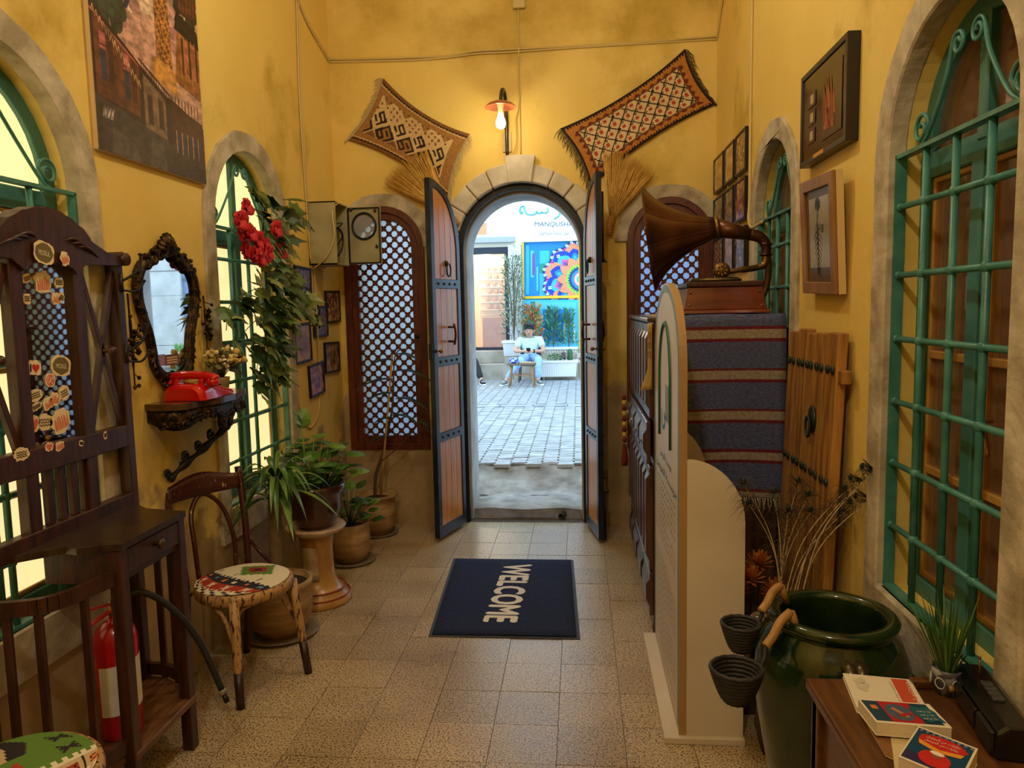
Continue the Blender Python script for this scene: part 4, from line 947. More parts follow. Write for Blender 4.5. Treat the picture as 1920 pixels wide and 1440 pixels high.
for (u, v) in ((457, 388), (444, 412), (450, 432), (466, 438), (478, 450), (492, 462), (456, 468), (470, 478), (484, 484), (500, 474), (512, 430), (522, 470), (448, 420)):
    c = px(u, v, XL + .19 + r.uniform(-.02, .03)); fl_ = MB().ell(c, .007, .007, .007, 7, 5).build('flower', flat((120, 20, 20)), GA)
    for k in range(9):
        t = 2 * PI * k / 9 + r.random(); tilt = .35 + .5 * (k % 2)
        yv = V((tilt, math.cos(t), math.sin(t))).normalized(); xa = yv.cross(V((1, 0, 0))).normalized(); za = xa.cross(yv)
        piece('petal', pet, fl_, c - GA.location, Matrix((xa, yv, za)).transposed().to_euler(), [r.uniform(.8, 1.2)] * 3)
# bell beside the garland
BE = thing('hanging_bell', 'small dark metal bell hanging from a scrolled wall bracket beside the garland', 'bell', (XL + .14, 4.63, 1.52))
bp = py(560, 612, 4.63); bz = 1.525; bxx = XL + .13
MB().lathe([(.052, 0), (.048, .008), (.034, .03), (.028, .055), (.018, .07), (.0001, .074)], 20, 0, Matrix.Translation((bxx, 4.63, bz))).build('bell_cup', mat('tarnished_bell', (52, 56, 40), (84, 84, 62), scale=16, rough=.4, metal=.6), BE, solid=.003)
MB().tube([(bxx, 4.63, bz + .05), (bxx, 4.63, bz - .012)], [.003, .007], 8).build('clapper', IRON, BE)
MB().tube(bez([(bxx, 4.63, bz + .07), (bxx, 4.63, bz + .12), (XL + .06, 4.63, bz + .24), (XL, 4.63, bz + .22)], 6), .006, 7).build('bracket', IRON, BE)

# ---- framed photographs on the left wall --------------------------
FRM = mat('black_photo_frame', (26, 18, 14), rough=.35)
PHO = [mat('sepia_photo_%d' % i, a, b_, scale=s, rough=.2, lo=.38, hi=.62, c3=c_, detail=8) for i, (a, b_, c_, s) in enumerate((((44, 30, 22), (176, 140, 98), (104, 70, 48), 30), ((60, 36, 24), (206, 168, 116), (130, 84, 52), 34), ((36, 28, 24), (150, 118, 84), (92, 64, 48), 42), ((150, 116, 64), (212, 176, 112), (184, 146, 88), 16), ((80, 66, 44), (186, 150, 94), (140, 110, 66), 20), ((96, 40, 30), (206, 150, 104), (150, 92, 60), 24)))]
def photo(side, xw, y0, y1, z0, z1, k, label, group, tilt=0, fw=.016, dep=.018, fm=None, pm_=None):
    T = thing('photo_frame', label, 'picture frame', (xw, (y0 + y1) / 2, z0), group=group)
    x0, x1 = sorted((xw, xw - side * dep)); xp0, xp1 = sorted((xw - side * .004, xw - side * (dep - .006)))
    M = Matrix.Translation((xw, (y0 + y1) / 2, (z0 + z1) / 2)) @ Matrix.Rotation(tilt, 4, 'X') @ Matrix.Translation((-xw, -(y0 + y1) / 2, -(z0 + z1) / 2))
    b = MB(); b.prism([(y0, z0), (y1, z0), (y1, z1), (y0, z1)], (x0, 0, 0), (0, 1, 0), (0, 0, 1), (x1 - x0, 0, 0), 0, [[(y0 + fw, z0 + fw), (y1 - fw, z0 + fw), (y1 - fw, z1 - fw), (y0 + fw, z1 - fw)]])
    b.v = [tuple(M @ V(q)) for q in b.v]; b.build('frame', fm or FRM, T, bevel=.002)
    MB().box(xp0, xp1, y0 + fw, y1 - fw, z0 + fw, z1 - fw, 0, M).build('photograph', pm_ or PHO[k % len(PHO)], T)
    return T
for k, (ya, yb, za, zb, lab) in enumerate(((4.56, 4.84, 1.675, 1.905, 'just below the grey meter box'), (5.12, 5.42, 1.535, 1.765, 'highest beside the lattice window'), (4.86, 5.13, 1.445, 1.655, 'between two others under the meter box'),
        (4.50, 4.79, 1.292, 1.545, 'next to the hanging bell'), (5.05, 5.36, 1.18, 1.40, 'low down beside the lattice window'), (4.73, 5.01, 1.055, 1.272, 'lowest of the left wall cluster'))):
    photo(-1, XL, ya, yb, za, zb, k, 'small black framed sepia photograph %s' % lab, 'photographs clustered on the left wall', tilt=(-.03, .02, 0, .03, -.02, .06)[k])

# ---- electricity meter box ----------------------------------------
ME = thing('meter_box', 'open grey metal electricity meter box with round glass in its door', 'meter box', (XL, 5.05, 1.93))
MG = mat('grey_box_paint', (150, 140, 100), (168, 158, 118), scale=6, rough=.45)
bx_a, bx_b, by_a, by_b, bz_a, bz_b = XL, XL + .19, 4.86, 5.12, 1.925, 2.335
b = MB(); t_ = .008
b.box(bx_a, bx_a + t_, by_a, by_b, bz_a, bz_b); b.box(bx_a, bx_b, by_a, by_a + t_, bz_a, bz_b); b.box(bx_a, bx_b, by_b - t_, by_b, bz_a, bz_b); b.box(bx_a, bx_b, by_a, by_b, bz_a, bz_a + t_); b.box(bx_a, bx_b, by_a, by_b, bz_b - t_, bz_b)
b.build('box', MG, ME)
# door hinged on the far edge, swung out across the room
dh = V((bx_b, by_b, 0)); dd = V((.97, -.05, 0)).normalized(); dl = .235; dn = V((-dd.y, dd.x, 0))
hole = [(dl * .5 + .080 * math.cos(2 * PI * i / 28), .27 + .085 * math.sin(2 * PI * i / 28)) for i in range(28)]
dr_ = MB().prism([(.0, .012), (dl, .012), (dl, .40), (.0, .40)], dh + V((0, 0, bz_a)), dd, (0, 0, 1), dn * .012, 0, [hole]).build('door', MG, ME, bevel=.003)
c = dh + dd * dl * .5 + V((0, 0, bz_a + .27)) - dn * .003
MB().tube([c + dd * (.083 * math.cos(t)) + V((0, 0, .088 * math.sin(t))) for t in [2 * PI * i / 28 for i in range(28)]], .008, 7, closed=True).build('round_gasket', IRON, dr_)
MB().prism(hole, dh + V((0, 0, bz_a)) + dn * .004, dd, (0, 0, 1), dn * .003).build('glass', mat('meter_glass', (210, 215, 215), rough=.1, alpha=.25), dr_)
b = MB()
for (q0, q1) in (((.008, .02), (dl - .008, .02)), ((dl - .008, .02), (dl - .008, .392)), ((dl - .008, .392), (.008, .392)), ((.008, .392), (.008, .02))): b.bar(dh + dd * q0[0] + V((0, 0, bz_a + q0[1])) - dn * .004, dh + dd * q1[0] + V((0, 0, bz_a + q1[1])) - dn * .004, .008, .014, dn)
b.build('door_seal', IRON, dr_)
for q in ((.03, .385), (dl - .035, .372), (dl - .03, .13)): MB().ell(dh + dd * q[0] + V((0, 0, bz_a + q[1])) - dn * .008, .011, .009, .013, 8, 6).build('door_latch', mat('worn_latch', (60, 34, 24), rough=.5), dr_)
for k, (za, zb) in enumerate(((2.22, 2.0), (2.10, 2.2), (1.97, 2.15))):
    MB().tube(bez([(bx_a + .03, by_b - .03, za), (bx_b - .03, by_b - .06, (za + zb) / 2 + .05), (bx_b - .01, by_a + .09, zb), (bx_a + .03, by_a + .06, zb - .06 + .03 * k)], 8), .007 if k == 0 else .004, 6).build('inner_cable', IRON, ME)

# ---- cables on the walls -------------------------------------------
def cable(pts, r, label, clips=0, group='old cables tacked along the walls', m=None):
    p = bez(pts, 8); T = MB().tube(p, r, 6).build('wall_cable', m or WIRE, label=label, cat='cable', group=group); return T
YBc = YB - .008; XLc = XL + .008
for k in range(2):
    dz = .018 * k
    cable([(XLc, 2.6, 3.86 + dz), (XLc, 4.55, 3.66 + dz), (XLc, 5.05, 3.50 + dz), (XLc, 5.40, 3.41 + dz), (XLc + .03, YBc, 3.40 + dz), (-1.2, YBc, 3.385 + dz), (-.9, YBc, 3.39 + dz * .6), (-.7, YBc, 3.405 + dz), (-.45, YBc, 3.405 + dz), (.2, YBc, 3.415 + dz * .5), (.94, YBc, 3.42 + dz), (XR - .008, 5.40, 3.425 + dz), (XR - .008, 5.2, 3.60 + dz), (XR - .008, 4.6, 3.95 + dz)], .007,
          ('upper' if k else 'lower') + ' of the two painted cables running round the top of the back wall')
cable([(-.395, YBc, 3.72), (-.40, YBc, 3.2), (-.398, YBc, 2.70)], .006, 'thin vertical cable above the door arch beside the wall lamp')
for k, dy in enumerate((0, .03)): cable([(XLc, 4.83 + dy, 3.6), (XLc, 4.80 + dy, 3.0), (XLc, 4.82 + dy, 2.5), (XLc, 4.86 + dy, 2.0 + .1 * k), (XLc, 4.88 + dy, 1.9)], .006, ('nearer' if k == 0 else 'farther') + ' of the two vertical cables dropping to the meter box')
cable([(XL + .19, 4.93, 2.33), (XL + .17, 4.86, 2.27), (XL + .18, 4.845, 2.1), (XL + .12, 4.845, 1.97), (XL + .02, 4.87, 1.90)], .005, 'loose cream cable across the near side of the meter box')
cable([(XLc, 4.92, 1.90), (XLc + .01, 4.90, 1.6), (XLc, 4.93, 1.2), (XLc, 4.88, .95), (XLc, 4.70, .86), (XLc, 4.55, 1.0), (XLc, 4.52, 1.25)], .0055, 'white cable hanging below the meter box and looping by the window')
cable([(XR - .008, 4.36, 3.4), (XR - .008, 4.37, 2.6), (XR - .01, 4.36, 2.2), (XR - .02, 4.33, 2.08), (XR - .03, 4.2, 2.02), (XR - .02, 4.02, 2.03)], .009, 'cream cable on the right wall curling into the far window')
JB = MB().box(-.432, -.345, YB - .035, YB, 3.69, 3.78).build('junction_box', mat('junction_cream', (206, 184, 120), rough=.5), label='square cream junction box high on the back wall', cat='junction box', bevel=.004)

# ---- pots and plants -------------------------------------------------
CLAY = mat('tan_clay', (146, 110, 66), (182, 148, 98), scale=6, rough=.6, stretch=(1, 1, 5), bump=.12, bscale=14)
BROWNG = mat('brown_glaze', (54, 30, 18), (84, 48, 28), scale=5, rough=.2, coat=.4)
SOIL = mat('dark_soil', (34, 24, 16), (60, 44, 30), scale=40, rough=.95, bump=.8, bscale=60)
def pot(T, c, prof, m, soil=None, ribs=0, name='pot'):
    M = Matrix.Translation(c)
    MB().lathe(prof, 32, 0, M, rip=(lambda t, z: 1 + .006 * math.sin(z * 260)) if ribs else None).build(name, m, T)
    if soil: MB().lathe([(.0001, soil[1] + .008), (soil[0] * .6, soil[1] + .004), (soil[0], soil[1])], 20, 0, M).build('soil', SOIL, T)
def saucer(T, c, r_, m=None): MB().lathe([(.0001, 0), (r_ * .85, 0), (r_, .016), (r_ * .95, .016), (r_ * .82, .006), (.0001, .006)], 28, 0, Matrix.Translation(c)).build('saucer', m or mat('grey_saucer', (120, 104, 82), (146, 130, 104), rough=.45), T)
PL = [mat('plant_leaf_%d' % i, a, b_, scale=8, rough=.32) for i, (a, b_) in enumerate((((44, 84, 22), (78, 124, 40)), ((70, 110, 34), (116, 150, 58)), ((30, 60, 22), (54, 88, 34))))]
def blade(T, base, dirv, L, w, droop, m, name='leaf', n=7):
    """long strap leaf"""
    d = V(dirv).normalized(); side = d.cross(V((0, 0, 1))); side = side.normalized() if side.length > .01 else V((1, 0, 0))
    pts = [V(base) + d * (L * t) + V((0, 0, -droop * L * t * t)) for t in [i / n for i in range(n + 1)]]
    b = MB(); vs = []
    for i, p in enumerate(pts):
        ww = w * math.sin(PI * (.12 + .88 * i / n)) ** .8 if i < n else .0005
        up = V((0, 0, .25 * ww)); vs += [p - side * ww / 2 + up, p, p + side * ww / 2 + up]
    b.add(vs, [q for i in range(n) for q in ((3 * i, 3 * i + 1, 3 * i + 4, 3 * i + 3), (3 * i + 1, 3 * i + 2, 3 * i + 5, 3 * i + 4))], 0, True)
    return b.build(name, m, T)
# dracaena in a clay pot behind the chair
c = V((-1.52, 3.52, 0)); T = thing('potted_dracaena', 'strap-leaved plant with ringed trunk in a clay pot behind the kilim chair', 'potted plant', c)
saucer(T, c, .19); pot(T, c + V((0, 0, .006)), [(.0001, 0), (.105, 0), (.15, .06), (.165, .14), (.158, .22), (.165, .25), (.165, .275), (.148, .275), (.145, .24), (.0001, .24)], CLAY, (.146, .245), 1)
tr = [c + V((.0, -.01, .24)), c + V((0, -.01, .5)), c + V((.01, 0, .80))]
MB().tube(bez(tr, 20), [.032 + .003 * (i % 2) for i in range(41)], 12).build('trunk', mat('ringed_trunk', (92, 72, 46), (128, 104, 70), scale=12, rough=.8), T)
r = random.Random(31)
for i in range(46):
    t = r.uniform(0, 2 * PI); el = r.uniform(-.1, 1.1); b0 = c + V((.01 + .02 * math.cos(t), .02 * math.sin(t), r.uniform(.66, .82)))
    L = r.uniform(.26, .44); dx = math.cos(t) * math.cos(el)
    if math.cos(t) < 0: L = min(L, .22 / max(abs(dx), .3))
    blade(T, b0, (math.cos(t) * math.cos(el) * .8, math.sin(t) * math.cos(el) - .35, math.sin(el) + .25), L, r.uniform(.024, .036), r.uniform(.5, 1.1), PL[r.choice((0, 1, 1, 2))])
for i in range(7): t = r.uniform(-1.2, 1.8); e = c + V((.10 * math.cos(t), .12 * math.sin(t), r.uniform(.36, .5))); MB().tube(bez([c + V((0, 0, .64)), c + V((.06 * math.cos(t), .07 * math.sin(t), .62)), e], 5), .002, 5).build('aerial_root', flat((92, 66, 40)), T)
# pedestal with pothos in a brown bowl
c = V((-1.475, 3.95, 0)); T = thing('pedestal', 'ochre ceramic pedestal with stepped base and a pale patch', 'pedestal', c)
PED = mat('ochre_ceramic', (160, 110, 48), (192, 146, 80), scale=7, rough=.32, coat=.2)
MB().lathe([(.0001, 0), (.178, 0), (.184, .012), (.172, .045), (.150, .055), (.150, .075), (.130, .085), (.105, .12), (.092, .18), (.088, .30), (.096, .37), (.102, .385)], 36, 0, Matrix.Translation(c)).build('column', PED, T)
MB().lathe([(.105, 0), (.150, .02), (.168, .042), (.160, .05), (.10, .04), (.0001, .036)], 36, 0, Matrix.Translation(c + V((0, 0, .385)))).build('dish', mat('pale_chipped_dish', (176, 138, 108), (214, 190, 160), scale=9, rough=.5), T)
for z, rr_ in ((.048, .1735), (.083, .151)): MB().tube([c + V((rr_ * math.cos(t), rr_ * math.sin(t), z)) for t in [2 * PI * i / 32 for i in range(32)]], .0045, 6, closed=True).build('red_ring', flat((150, 54, 34), .35), T)
MB().sheet(lambda s, t: c + V((.0985 * math.cos(-2.05 + .9 * s), .0985 * math.sin(-2.05 + .9 * s), .14 + .19 * t)), 8, 4).build('worn_patch', mat('bare_plaster_patch', (196, 172, 132), (160, 130, 90), scale=14, rough=.9), T, solid=.012)
c2 = c + V((0, 0, .424)); T = thing('potted_pothos', 'leafy green pothos in a glossy brown bowl on the pedestal', 'potted plant', c2)
pot(T, c2, [(.0001, 0), (.085, 0), (.115, .03), (.150, .11), (.160, .20), (.172, .21), (.174, .245), (.160, .25), (.150, .215), (.0001, .21)], BROWNG, (.152, .216))
PM = [leafmesh('leaf', m, False, .13, .13) for m in PL]
r = random.Random(41); stm = MB()
for i in range(64):
    t = r.uniform(0, 2 * PI); q = .14 * r.random() ** .5; h = r.uniform(.06, .28) * (1.1 - q * 2)
    b0 = c2 + V((q * .8 * math.cos(t), q * .8 * math.sin(t), .215)); e = b0 + V((q * .55 * math.cos(t), q * .55 * math.sin(t), h)) + V((r.uniform(-.02, .02), r.uniform(-.02, .02), 0))
    if e.x < XL + .12: e.x = XL + .12
    stm.tube([b0, b0.lerp(e, .5) + V((0, 0, .01)), e], .0022, 5)
    yv = V((math.cos(t) + r.uniform(-.5, .5), math.sin(t) + r.uniform(-.6, .3), r.uniform(-.4, .35))).normalized()
    if e.x < XL + .22 and yv.x < 0: yv.x = abs(yv.x)
    xa = yv.cross(V((r.uniform(-.2, .2), r.uniform(-.4, 0), 1))).normalized(); za = xa.cross(yv)
    piece('leaf', PM[r.choice((0, 0, 1, 2))], T, e - T.location, Matrix((xa, yv, za)).transposed().to_euler(), [r.uniform(.6, 1.05)] * 3)
for (dx, dy, h) in ((-.02, -.08, .36), (-.06, .02, .33)):
    e = c2 + V((dx, dy, .215 + h)); stm.tube([c2 + V((dx * .6, dy * .6, .21)), e], .0028, 5)
    for s_ in (0, 1): piece('leaf', PM[1 - s_], T, e - T.location, (1.2, .2, .4 + 1.9 * s_), [.85] * 3)
stm.build('stems', PL[1], T)
# clay pot with a small plant
c = V((-1.49, 4.60, 0)); T = thing('small_potted_plant', 'bushy young plant in a round clay pot behind the pedestal', 'potted plant', c)
saucer(T, c, .16); pot(T, c + V((0, 0, .006)), [(.0001, 0), (.085, 0), (.118, .05), (.132, .12), (.128, .19), (.122, .22), (.128, .255), (.116, .255), (.11, .22), (.0001, .215)], CLAY, (.111, .22), 1)
r = random.Random(51); stm = MB()
for i in range(40):
    t = r.uniform(0, 2 * PI); q = r.random() ** .5; e = c + V((.15 * q * math.cos(t), .15 * q * math.sin(t), .24 + r.uniform(.04, .30) * (1.1 - .5 * q))); stm.tube([c + V((0, 0, .22)), e], .002, 5)
    yv = V((math.cos(t), math.sin(t) - .2, r.uniform(-.3, .7))).normalized(); xa = yv.cross(V((0, -.3, 1))).normalized()
    piece('leaf', PM[r.choice((0, 1, 2))], T, e - T.location, Matrix((xa, yv, xa.cross(yv))).transposed().to_euler(), [r.uniform(.45, .8)] * 3)
stm.build('stems', PL[2], T)
# tall staked plant
c = V((-1.475, 5.20, 0)); T = thing('staked_plant', 'tall thin plant tied to a cane in a banded clay pot under the lattice window', 'potted plant', c)
saucer(T, c, .15); pot(T, c + V((0, 0, .006)), [(.0001, 0), (.092, 0), (.125, .06), (.138, .14), (.136, .20), (.128, .22), (.130, .26), (.148, .275), (.148, .29), (.132, .29), (.125, .26), (.0001, .25)], CLAY, (.126, .255), 1)
MB().tube([c + V((.03, -.01, .25)), c + V((.09, .02, .8)), c + V((.145, .04, 1.30))], .008, 7).build('cane', mat('bamboo_cane', (176, 136, 74), (196, 160, 96), scale=6, rough=.5), T)
MB().tube(bez([c + V((-.01, 0, .25)), c + V((.0, 0, .42)), c + V((.05, .01, .58)), c + V((.13, .03, .9)), c + V((.16, .05, 1.28)), c + V((.24, .03, 1.34))], 6), [.012] * 12 + [.008] * 10 + [.005] * 9, 7).build('stem', mat('dark_stem', (70, 44, 28), (96, 64, 40), rough=.7), T)
MB().tube(bez([c + V((.03, 0, .52)), c + V((.2, .0, .66)), c + V((.36, -.02, .84))], 6), .005, 6).build('side_branch', mat('dark_stem', (70, 44, 28)), T)
r = random.Random(61)
for (dx, dz, sg, L) in ((.15, 1.26, -1, .20), (.18, 1.30, 1, .18), (.15, 1.12, -1, .30), (.17, 1.18, 1, .30), (.14, 1.02, -1, .20), (.16, .98, 1, .26), (.13, .84, -1, .15), (.13, .86, 1, .22), (.11, .70, -1, .18), (.30, .80, 1, .12)):
    blade(T, c + V((dx, .03, dz)), (sg, -.25, .15), L, .055, .45, PL[2])
# ================================================================ right side
# ---- welcome mat -----------------------------------------------------
MT = thing('welcome_mat', 'navy blue door mat lettered WELCOME lying on the tiles', 'mat', (-.41, 4.08, 0))
mc = [pz(803, 1193, .004), pz(1088, 1198, .004), pz(1075, 1050, .004), pz(850, 1047, .004)]
def mquad(k): 
    cen = sum(mc, V()) / 4; return [cen + (p - cen) * k for p in mc]
b = MB(); o_ = mc; b.add([(p.x, p.y, .001) for p in o_] + [(p.x, p.y, .004) for p in o_], [(3, 2, 1, 0), (4, 5, 6, 7), (0, 1, 5, 4), (1, 2, 6, 5), (2, 3, 7, 6), (3, 0, 4, 7)]); b.build('rubber_edge', mat('grey_rubber_edge', (62, 66, 78), rough=.7), MT)
cen = sum(mc, V()) / 4; kx_, ky_ = .955, .97
inn = [V((cen.x + (p.x - cen.x) * kx_, cen.y + (p.y - cen.y) * ky_, 0)) for p in mc]
def carpet(s, t):
    p = inn[0].lerp(inn[1], s).lerp(inn[3].lerp(inn[2], s), t); return (p.x, p.y, .0085 + .0012 * math.sin(s * 3 + t * 4))
b = MB(); b.sheet(carpet, 10, 14); b.build('carpet', mat('navy_carpet', (14, 26, 62), (24, 40, 84), scale=60, rough=.95, bump=.8, bscale=260, coord='World'), MT, solid=.006)
b = MB(); d_ = (mc[2] + mc[1]) / 2 - (mc[3] + mc[0]) / 2
# letters read from the door towards the camera: text runs along -y, its top faces +x
w0 = pz(968, 1060, .012); w1 = pz(944, 1172, .012)
for dx, dy, dz in ((0, 0, 0), (.008, 0, .0001), (-.008, 0, .0002), (0, .007, .0003), (0, -.007, .0004)): text_on(b, 'WELCOME', V((-.478 + dx, 4.53 + dy, .0125 + dz)), (-.03, -1, 0), (1, -.03, 0), .86, .165, lift=.0)
b.build('lettering', flat((232, 222, 206), .8), MT)

# ---- panelled cabinet ------------------------------------------------
CB = thing('cabinet', 'tall dark panelled wooden cabinet with drawers against the right wall', 'cabinet', (.64, 4.2, 0))
CW1 = mat('brown_cabinet_wood', (58, 36, 24), (90, 60, 42), scale=4, rough=.3, stretch=(6, 6, .8), bump=.08, bscale=16, coord='Object')
cx0, cx1, cy0, cy1, cz0, cz1 = .335, .925, 3.56, 4.86, .07, 1.555
MB().box(cx0 + .015, cx1, cy0, cy1, cz0, cz1 - .02).build('carcass', CW1, CB, bevel=.004)
MB().box(cx0 - .015, cx1 + .005, cy0 - .012, cy1 + .012, cz1 - .022, cz1).build('top_board', CW1, CB, bevel=.006, seg=2)
for x in (cx0 + .04, cx1 - .04):
    for y in (cy0 + .04, cy1 - .04): MB().lathe([(.0001, 0), (.026, 0), (.032, .03), (.024, .06), (.03, .075), (.0001, .075)], 12, 0, Matrix.Translation((x, y, 0))).build('foot', CW1, CB)
nb_ = 4
def panel(T, y0, y1, z0, z1, x=cx0 + .015, name='door', split=1):
    P = MB().box(x - .020, x, y0, y1, z0, z1).build(name, CW1, T, bevel=.003)
    for k in range(split):
        a0 = y0 + (y1 - y0) * k / split + .022; a1 = y0 + (y1 - y0) * (k + 1) / split - .022
        q = MB(); xa, xb = x - .020, x - .034
        vs = [(xa, a0, z0 + .04), (xa, a1, z0 + .04), (xa, a1, z1 - .04), (xa, a0, z1 - .04), (xb, a0 + .022, z0 + .07), (xb, a1 - .022, z0 + .07), (xb, a1 - .022, z1 - .07), (xb, a0 + .022, z1 - .07)]
        q.add(vs, [(4, 5, 6, 7), (0, 1, 5, 4), (1, 2, 6, 5), (2, 3, 7, 6), (3, 0, 4, 7)]); q.build('raised_panel', CW1, P)
    return P
for i in range(nb_):
    y0 = cy0 + (cy1 - cy0) * i / nb_ + .006; y1 = cy0 + (cy1 - cy0) * (i + 1) / nb_ - .006
    panel(CB, y0, y1, 1.075, 1.525, split=2); D2 = panel(CB, y0, y1, .855, 1.06, cx0 + .002, 'drawer'); panel(CB, y0, y1, .33, .84, split=2); panel(CB, y0, y1, .10, .315, name='plinth_panel')
    yc_ = (y0 + y1) / 2; b = MB(); b.tube(spiral((cx0 - .042, yc_, .945), (0, 1, 0), (0, 0, 1), .018, .018, -PI, .5, 10), .004, 6); b.ell((cx0 - .034, yc_ - .018, .95), .007, .009, .009, 8, 6); b.ell((cx0 - .034, yc_ + .018, .95), .007, .009, .009, 8, 6); b.build('drawer_pull', mat('silver_pull', (150, 150, 150), rough=.3, metal=.9), D2)
# tasselled band hung at the far end
TS = MB()
for k in range(9): TS.ell((cx0 - .045, cy1 + .012, 1.02 - .035 * k), .016, .016, .019, 8, 6, k % 2)
TS.lathe([(.012, 0), (.022, -.10), (.020, -.14), (.0001, -.14)], 10, 0, Matrix.Translation((cx0 - .045, cy1 + .012, .71)))
TS.build('tassel_band', [flat((110, 20, 24)), flat((206, 160, 50))], label='red and yellow tasselled band hanging at the far end of the cabinet', cat='tassel')

# ---- striped rug over the cabinet end -----------------------------------
RGC = [mat('slate_wool', (64, 70, 108), (98, 102, 132), scale=60, rough=.95, stretch=(1, 1, 3), bump=.5, bscale=120, coord='World'), mat('beige_wool', (140, 126, 104), (166, 150, 124), scale=60, rough=.95, bump=.5, bscale=120, coord='World'), mat('maroon_wool', (92, 22, 28), (116, 34, 38), scale=60, rough=.95, bump=.5, bscale=120, coord='World')]
rx0, rx1 = .405, .945; top_y = 4.22; rl = (top_y - (cy0 - .03)); tot = rl + .86
def rugp(s, t):
    d = t * tot; x = rx0 + (rx1 - rx0) * s
    if d < rl: return (x, top_y - d, cz1 + .006 + .002 * math.sin(9 * s + 6 * d))
    h = d - rl; k = min(h / .03, 1)
    x2 = x - .0 * h + .02 * h * (s - .5)
    return (x2, cy0 - .03 - .012 * math.sin(k * PI / 2) - .012 * math.sin(5 * s + 1) * h - .02 * max(0, h - .55) * math.sin(9 * s), cz1 + .006 - .004 * k - h + .012 * math.sin(PI * s) * h)
def rugc(s, t):
    h = t * tot - rl
    for k in range(-4, 5):
        q = abs(h - (.085 + .192 * k))
        if q < .020: return 1
        if q < .034: return 2
    return 0
RU = thing('striped_rug', 'slate blue wool rug with beige and maroon stripes draped over the cabinet end', 'rug', ((rx0 + rx1) / 2, cy0 - .04, .7))
b = MB(); b.sheet(rugp, 16, 300, rugc); b.build('woven_cloth', RGC, RU, solid=.005)
r = random.Random(2); b = MB()
for i in range(46): s = (i + .5) / 46; p = V(rugp(s, 1)); b.tube([p, p + V((r.uniform(-.01, .01), -.004, -.03)), p + V((r.uniform(-.015, .015), -.004, -.07))], [.0035, .003, .001], 5)
for i in range(14): p = V(rugp(0, rl / tot * i / 14 * .98)); b.tube([p, p + V((-.03, 0, -.004)), p + V((-.055, r.uniform(-.01, .01), -.02 - .004 * (i % 3)))], [.003, .003, .001], 5)
b.build('fringe', flat((176, 160, 128), .95), RU, kind='stuff')

# ---- gramophone ----------------------------------------------------------
GY = 3.75; gz = cz1 + .012
GR = thing('gramophone', 'antique gramophone with big fluted brown horn standing on the rug covered cabinet', 'gramophone', (.69, GY, gz))
GW = mat('gramophone_walnut', (92, 40, 20), (124, 58, 30), scale=4, rough=.25, stretch=(1, 1, 6), coat=.3)
gx = .685
def frus(b, z0, z1, w0, w1, d0, d1, m=0): b.add([(gx + sx * w, GY + sy * d, z) for z, w, d in ((z0, w0, d0), (z1, w1, d1)) for sx, sy in ((-1, -1), (1, -1), (1, 1), (-1, 1))], [(3, 2, 1, 0), (4, 5, 6, 7), (0, 1, 5, 4), (1, 2, 6, 5), (2, 3, 7, 6), (3, 0, 4, 7)], m)
b = MB(); frus(b, gz, gz + .018, .205, .200, .185, .18); frus(b, gz + .018, gz + .125, .190, .170, .17, .152); b.build('case', GW, GR, bevel=.004)
b = MB(); frus(b, gz + .125, gz + .150, .178, .178, .160, .160); b.build('lid', DARKW, GR, bevel=.006, seg=2)
for (dx, dz) in ((-.16, .10), (.155, .10), (-.168, .04), (.165, .035)): MB().ell((gx + dx, GY - .168 + .12 * (dz - .035) * .9, gz + dz), .006, .005, .006, 8, 6).build('screw', BRASS, GR)
MB().lathe([(.0001, .016), (.118, .016), (.125, .012), (.125, .004), (.118, 0), (.0001, 0)], 36, 0, Matrix.Translation((gx - .02, GY, gz + .152))).build('turntable', mat('brass_platter', (116, 100, 62), (150, 132, 88), rough=.35, metal=.8), GR)
MB().lathe([(.0001, .004), (.012, .004), (.11, .003), (.112, 0), (.0001, 0)], 36, 0, Matrix.Translation((gx - .02, GY, gz + .169))).build('record', flat((22, 20, 20), .3), GR)
HB = mat('horn_bronze', (66, 38, 20), (98, 60, 34), scale=6, rough=.34, metal=.65)
AB = mat('aged_brass_pipe', (98, 74, 42), (140, 108, 64), scale=8, rough=.35, metal=.8)
# tone arm, back bracket and elbow
ex_ = .905
b = MB(); b.tube(bez([(gx + .02, GY - .02, gz + .195), (gx + .08, GY - .02, gz + .205), (ex_ - .05, GY, gz + .215), (ex_ - .008, GY, gz + .232), (ex_, GY, gz + .275)], 6), [.012] * 8 + [.015] * 8 + [.020] * 9, 12); b.build('tone_arm', AB, GR)
MB().lathe([(.0001, -.012), (.034, -.012), (.040, -.006), (.040, .006), (.034, .012), (.012, .014), (.0001, .016)], 24, 0, Matrix.Translation((gx + .005, GY - .035, gz + .205)) @ Matrix.Rotation(PI / 2, 4, 'X')).build('sound_box', AB, GR)
b = MB()
for i in range(8): t = 2 * PI * i / 8; b.ell((gx + .005 + .022 * math.cos(t), GY - .050, gz + .205 + .022 * math.sin(t)), .007, .003, .007, 7, 5)
b.build('sound_box_rosette', BRASS, GR)
b = MB(); b.tube(bez([(gx + .15, GY + .04, gz + .03), (gx + .195, GY + .03, gz + .05), (ex_ + .012, GY + .02, gz + .14), (ex_ + .012, GY + .004, gz + .25), (ex_, GY, gz + .285)], 6), .017, 12); b.build('back_bracket', AB, GR)
b = MB(); b.tube(bez([(ex_, GY, gz + .27), (ex_ - .002, GY, gz + .325), (ex_ - .03, GY, gz + .362), (ex_ - .075, GY, gz + .375)], 7), [.024] * 6 + [.026] * 8 + [.028] * 8, 14)
for q in (.0, 1): b.tube([(ex_ - .001, GY, gz + .272 + .05 * q), (ex_ - .001, GY, gz + .283 + .05 * q)], .030, 14)
b.build('elbow', HB, GR)
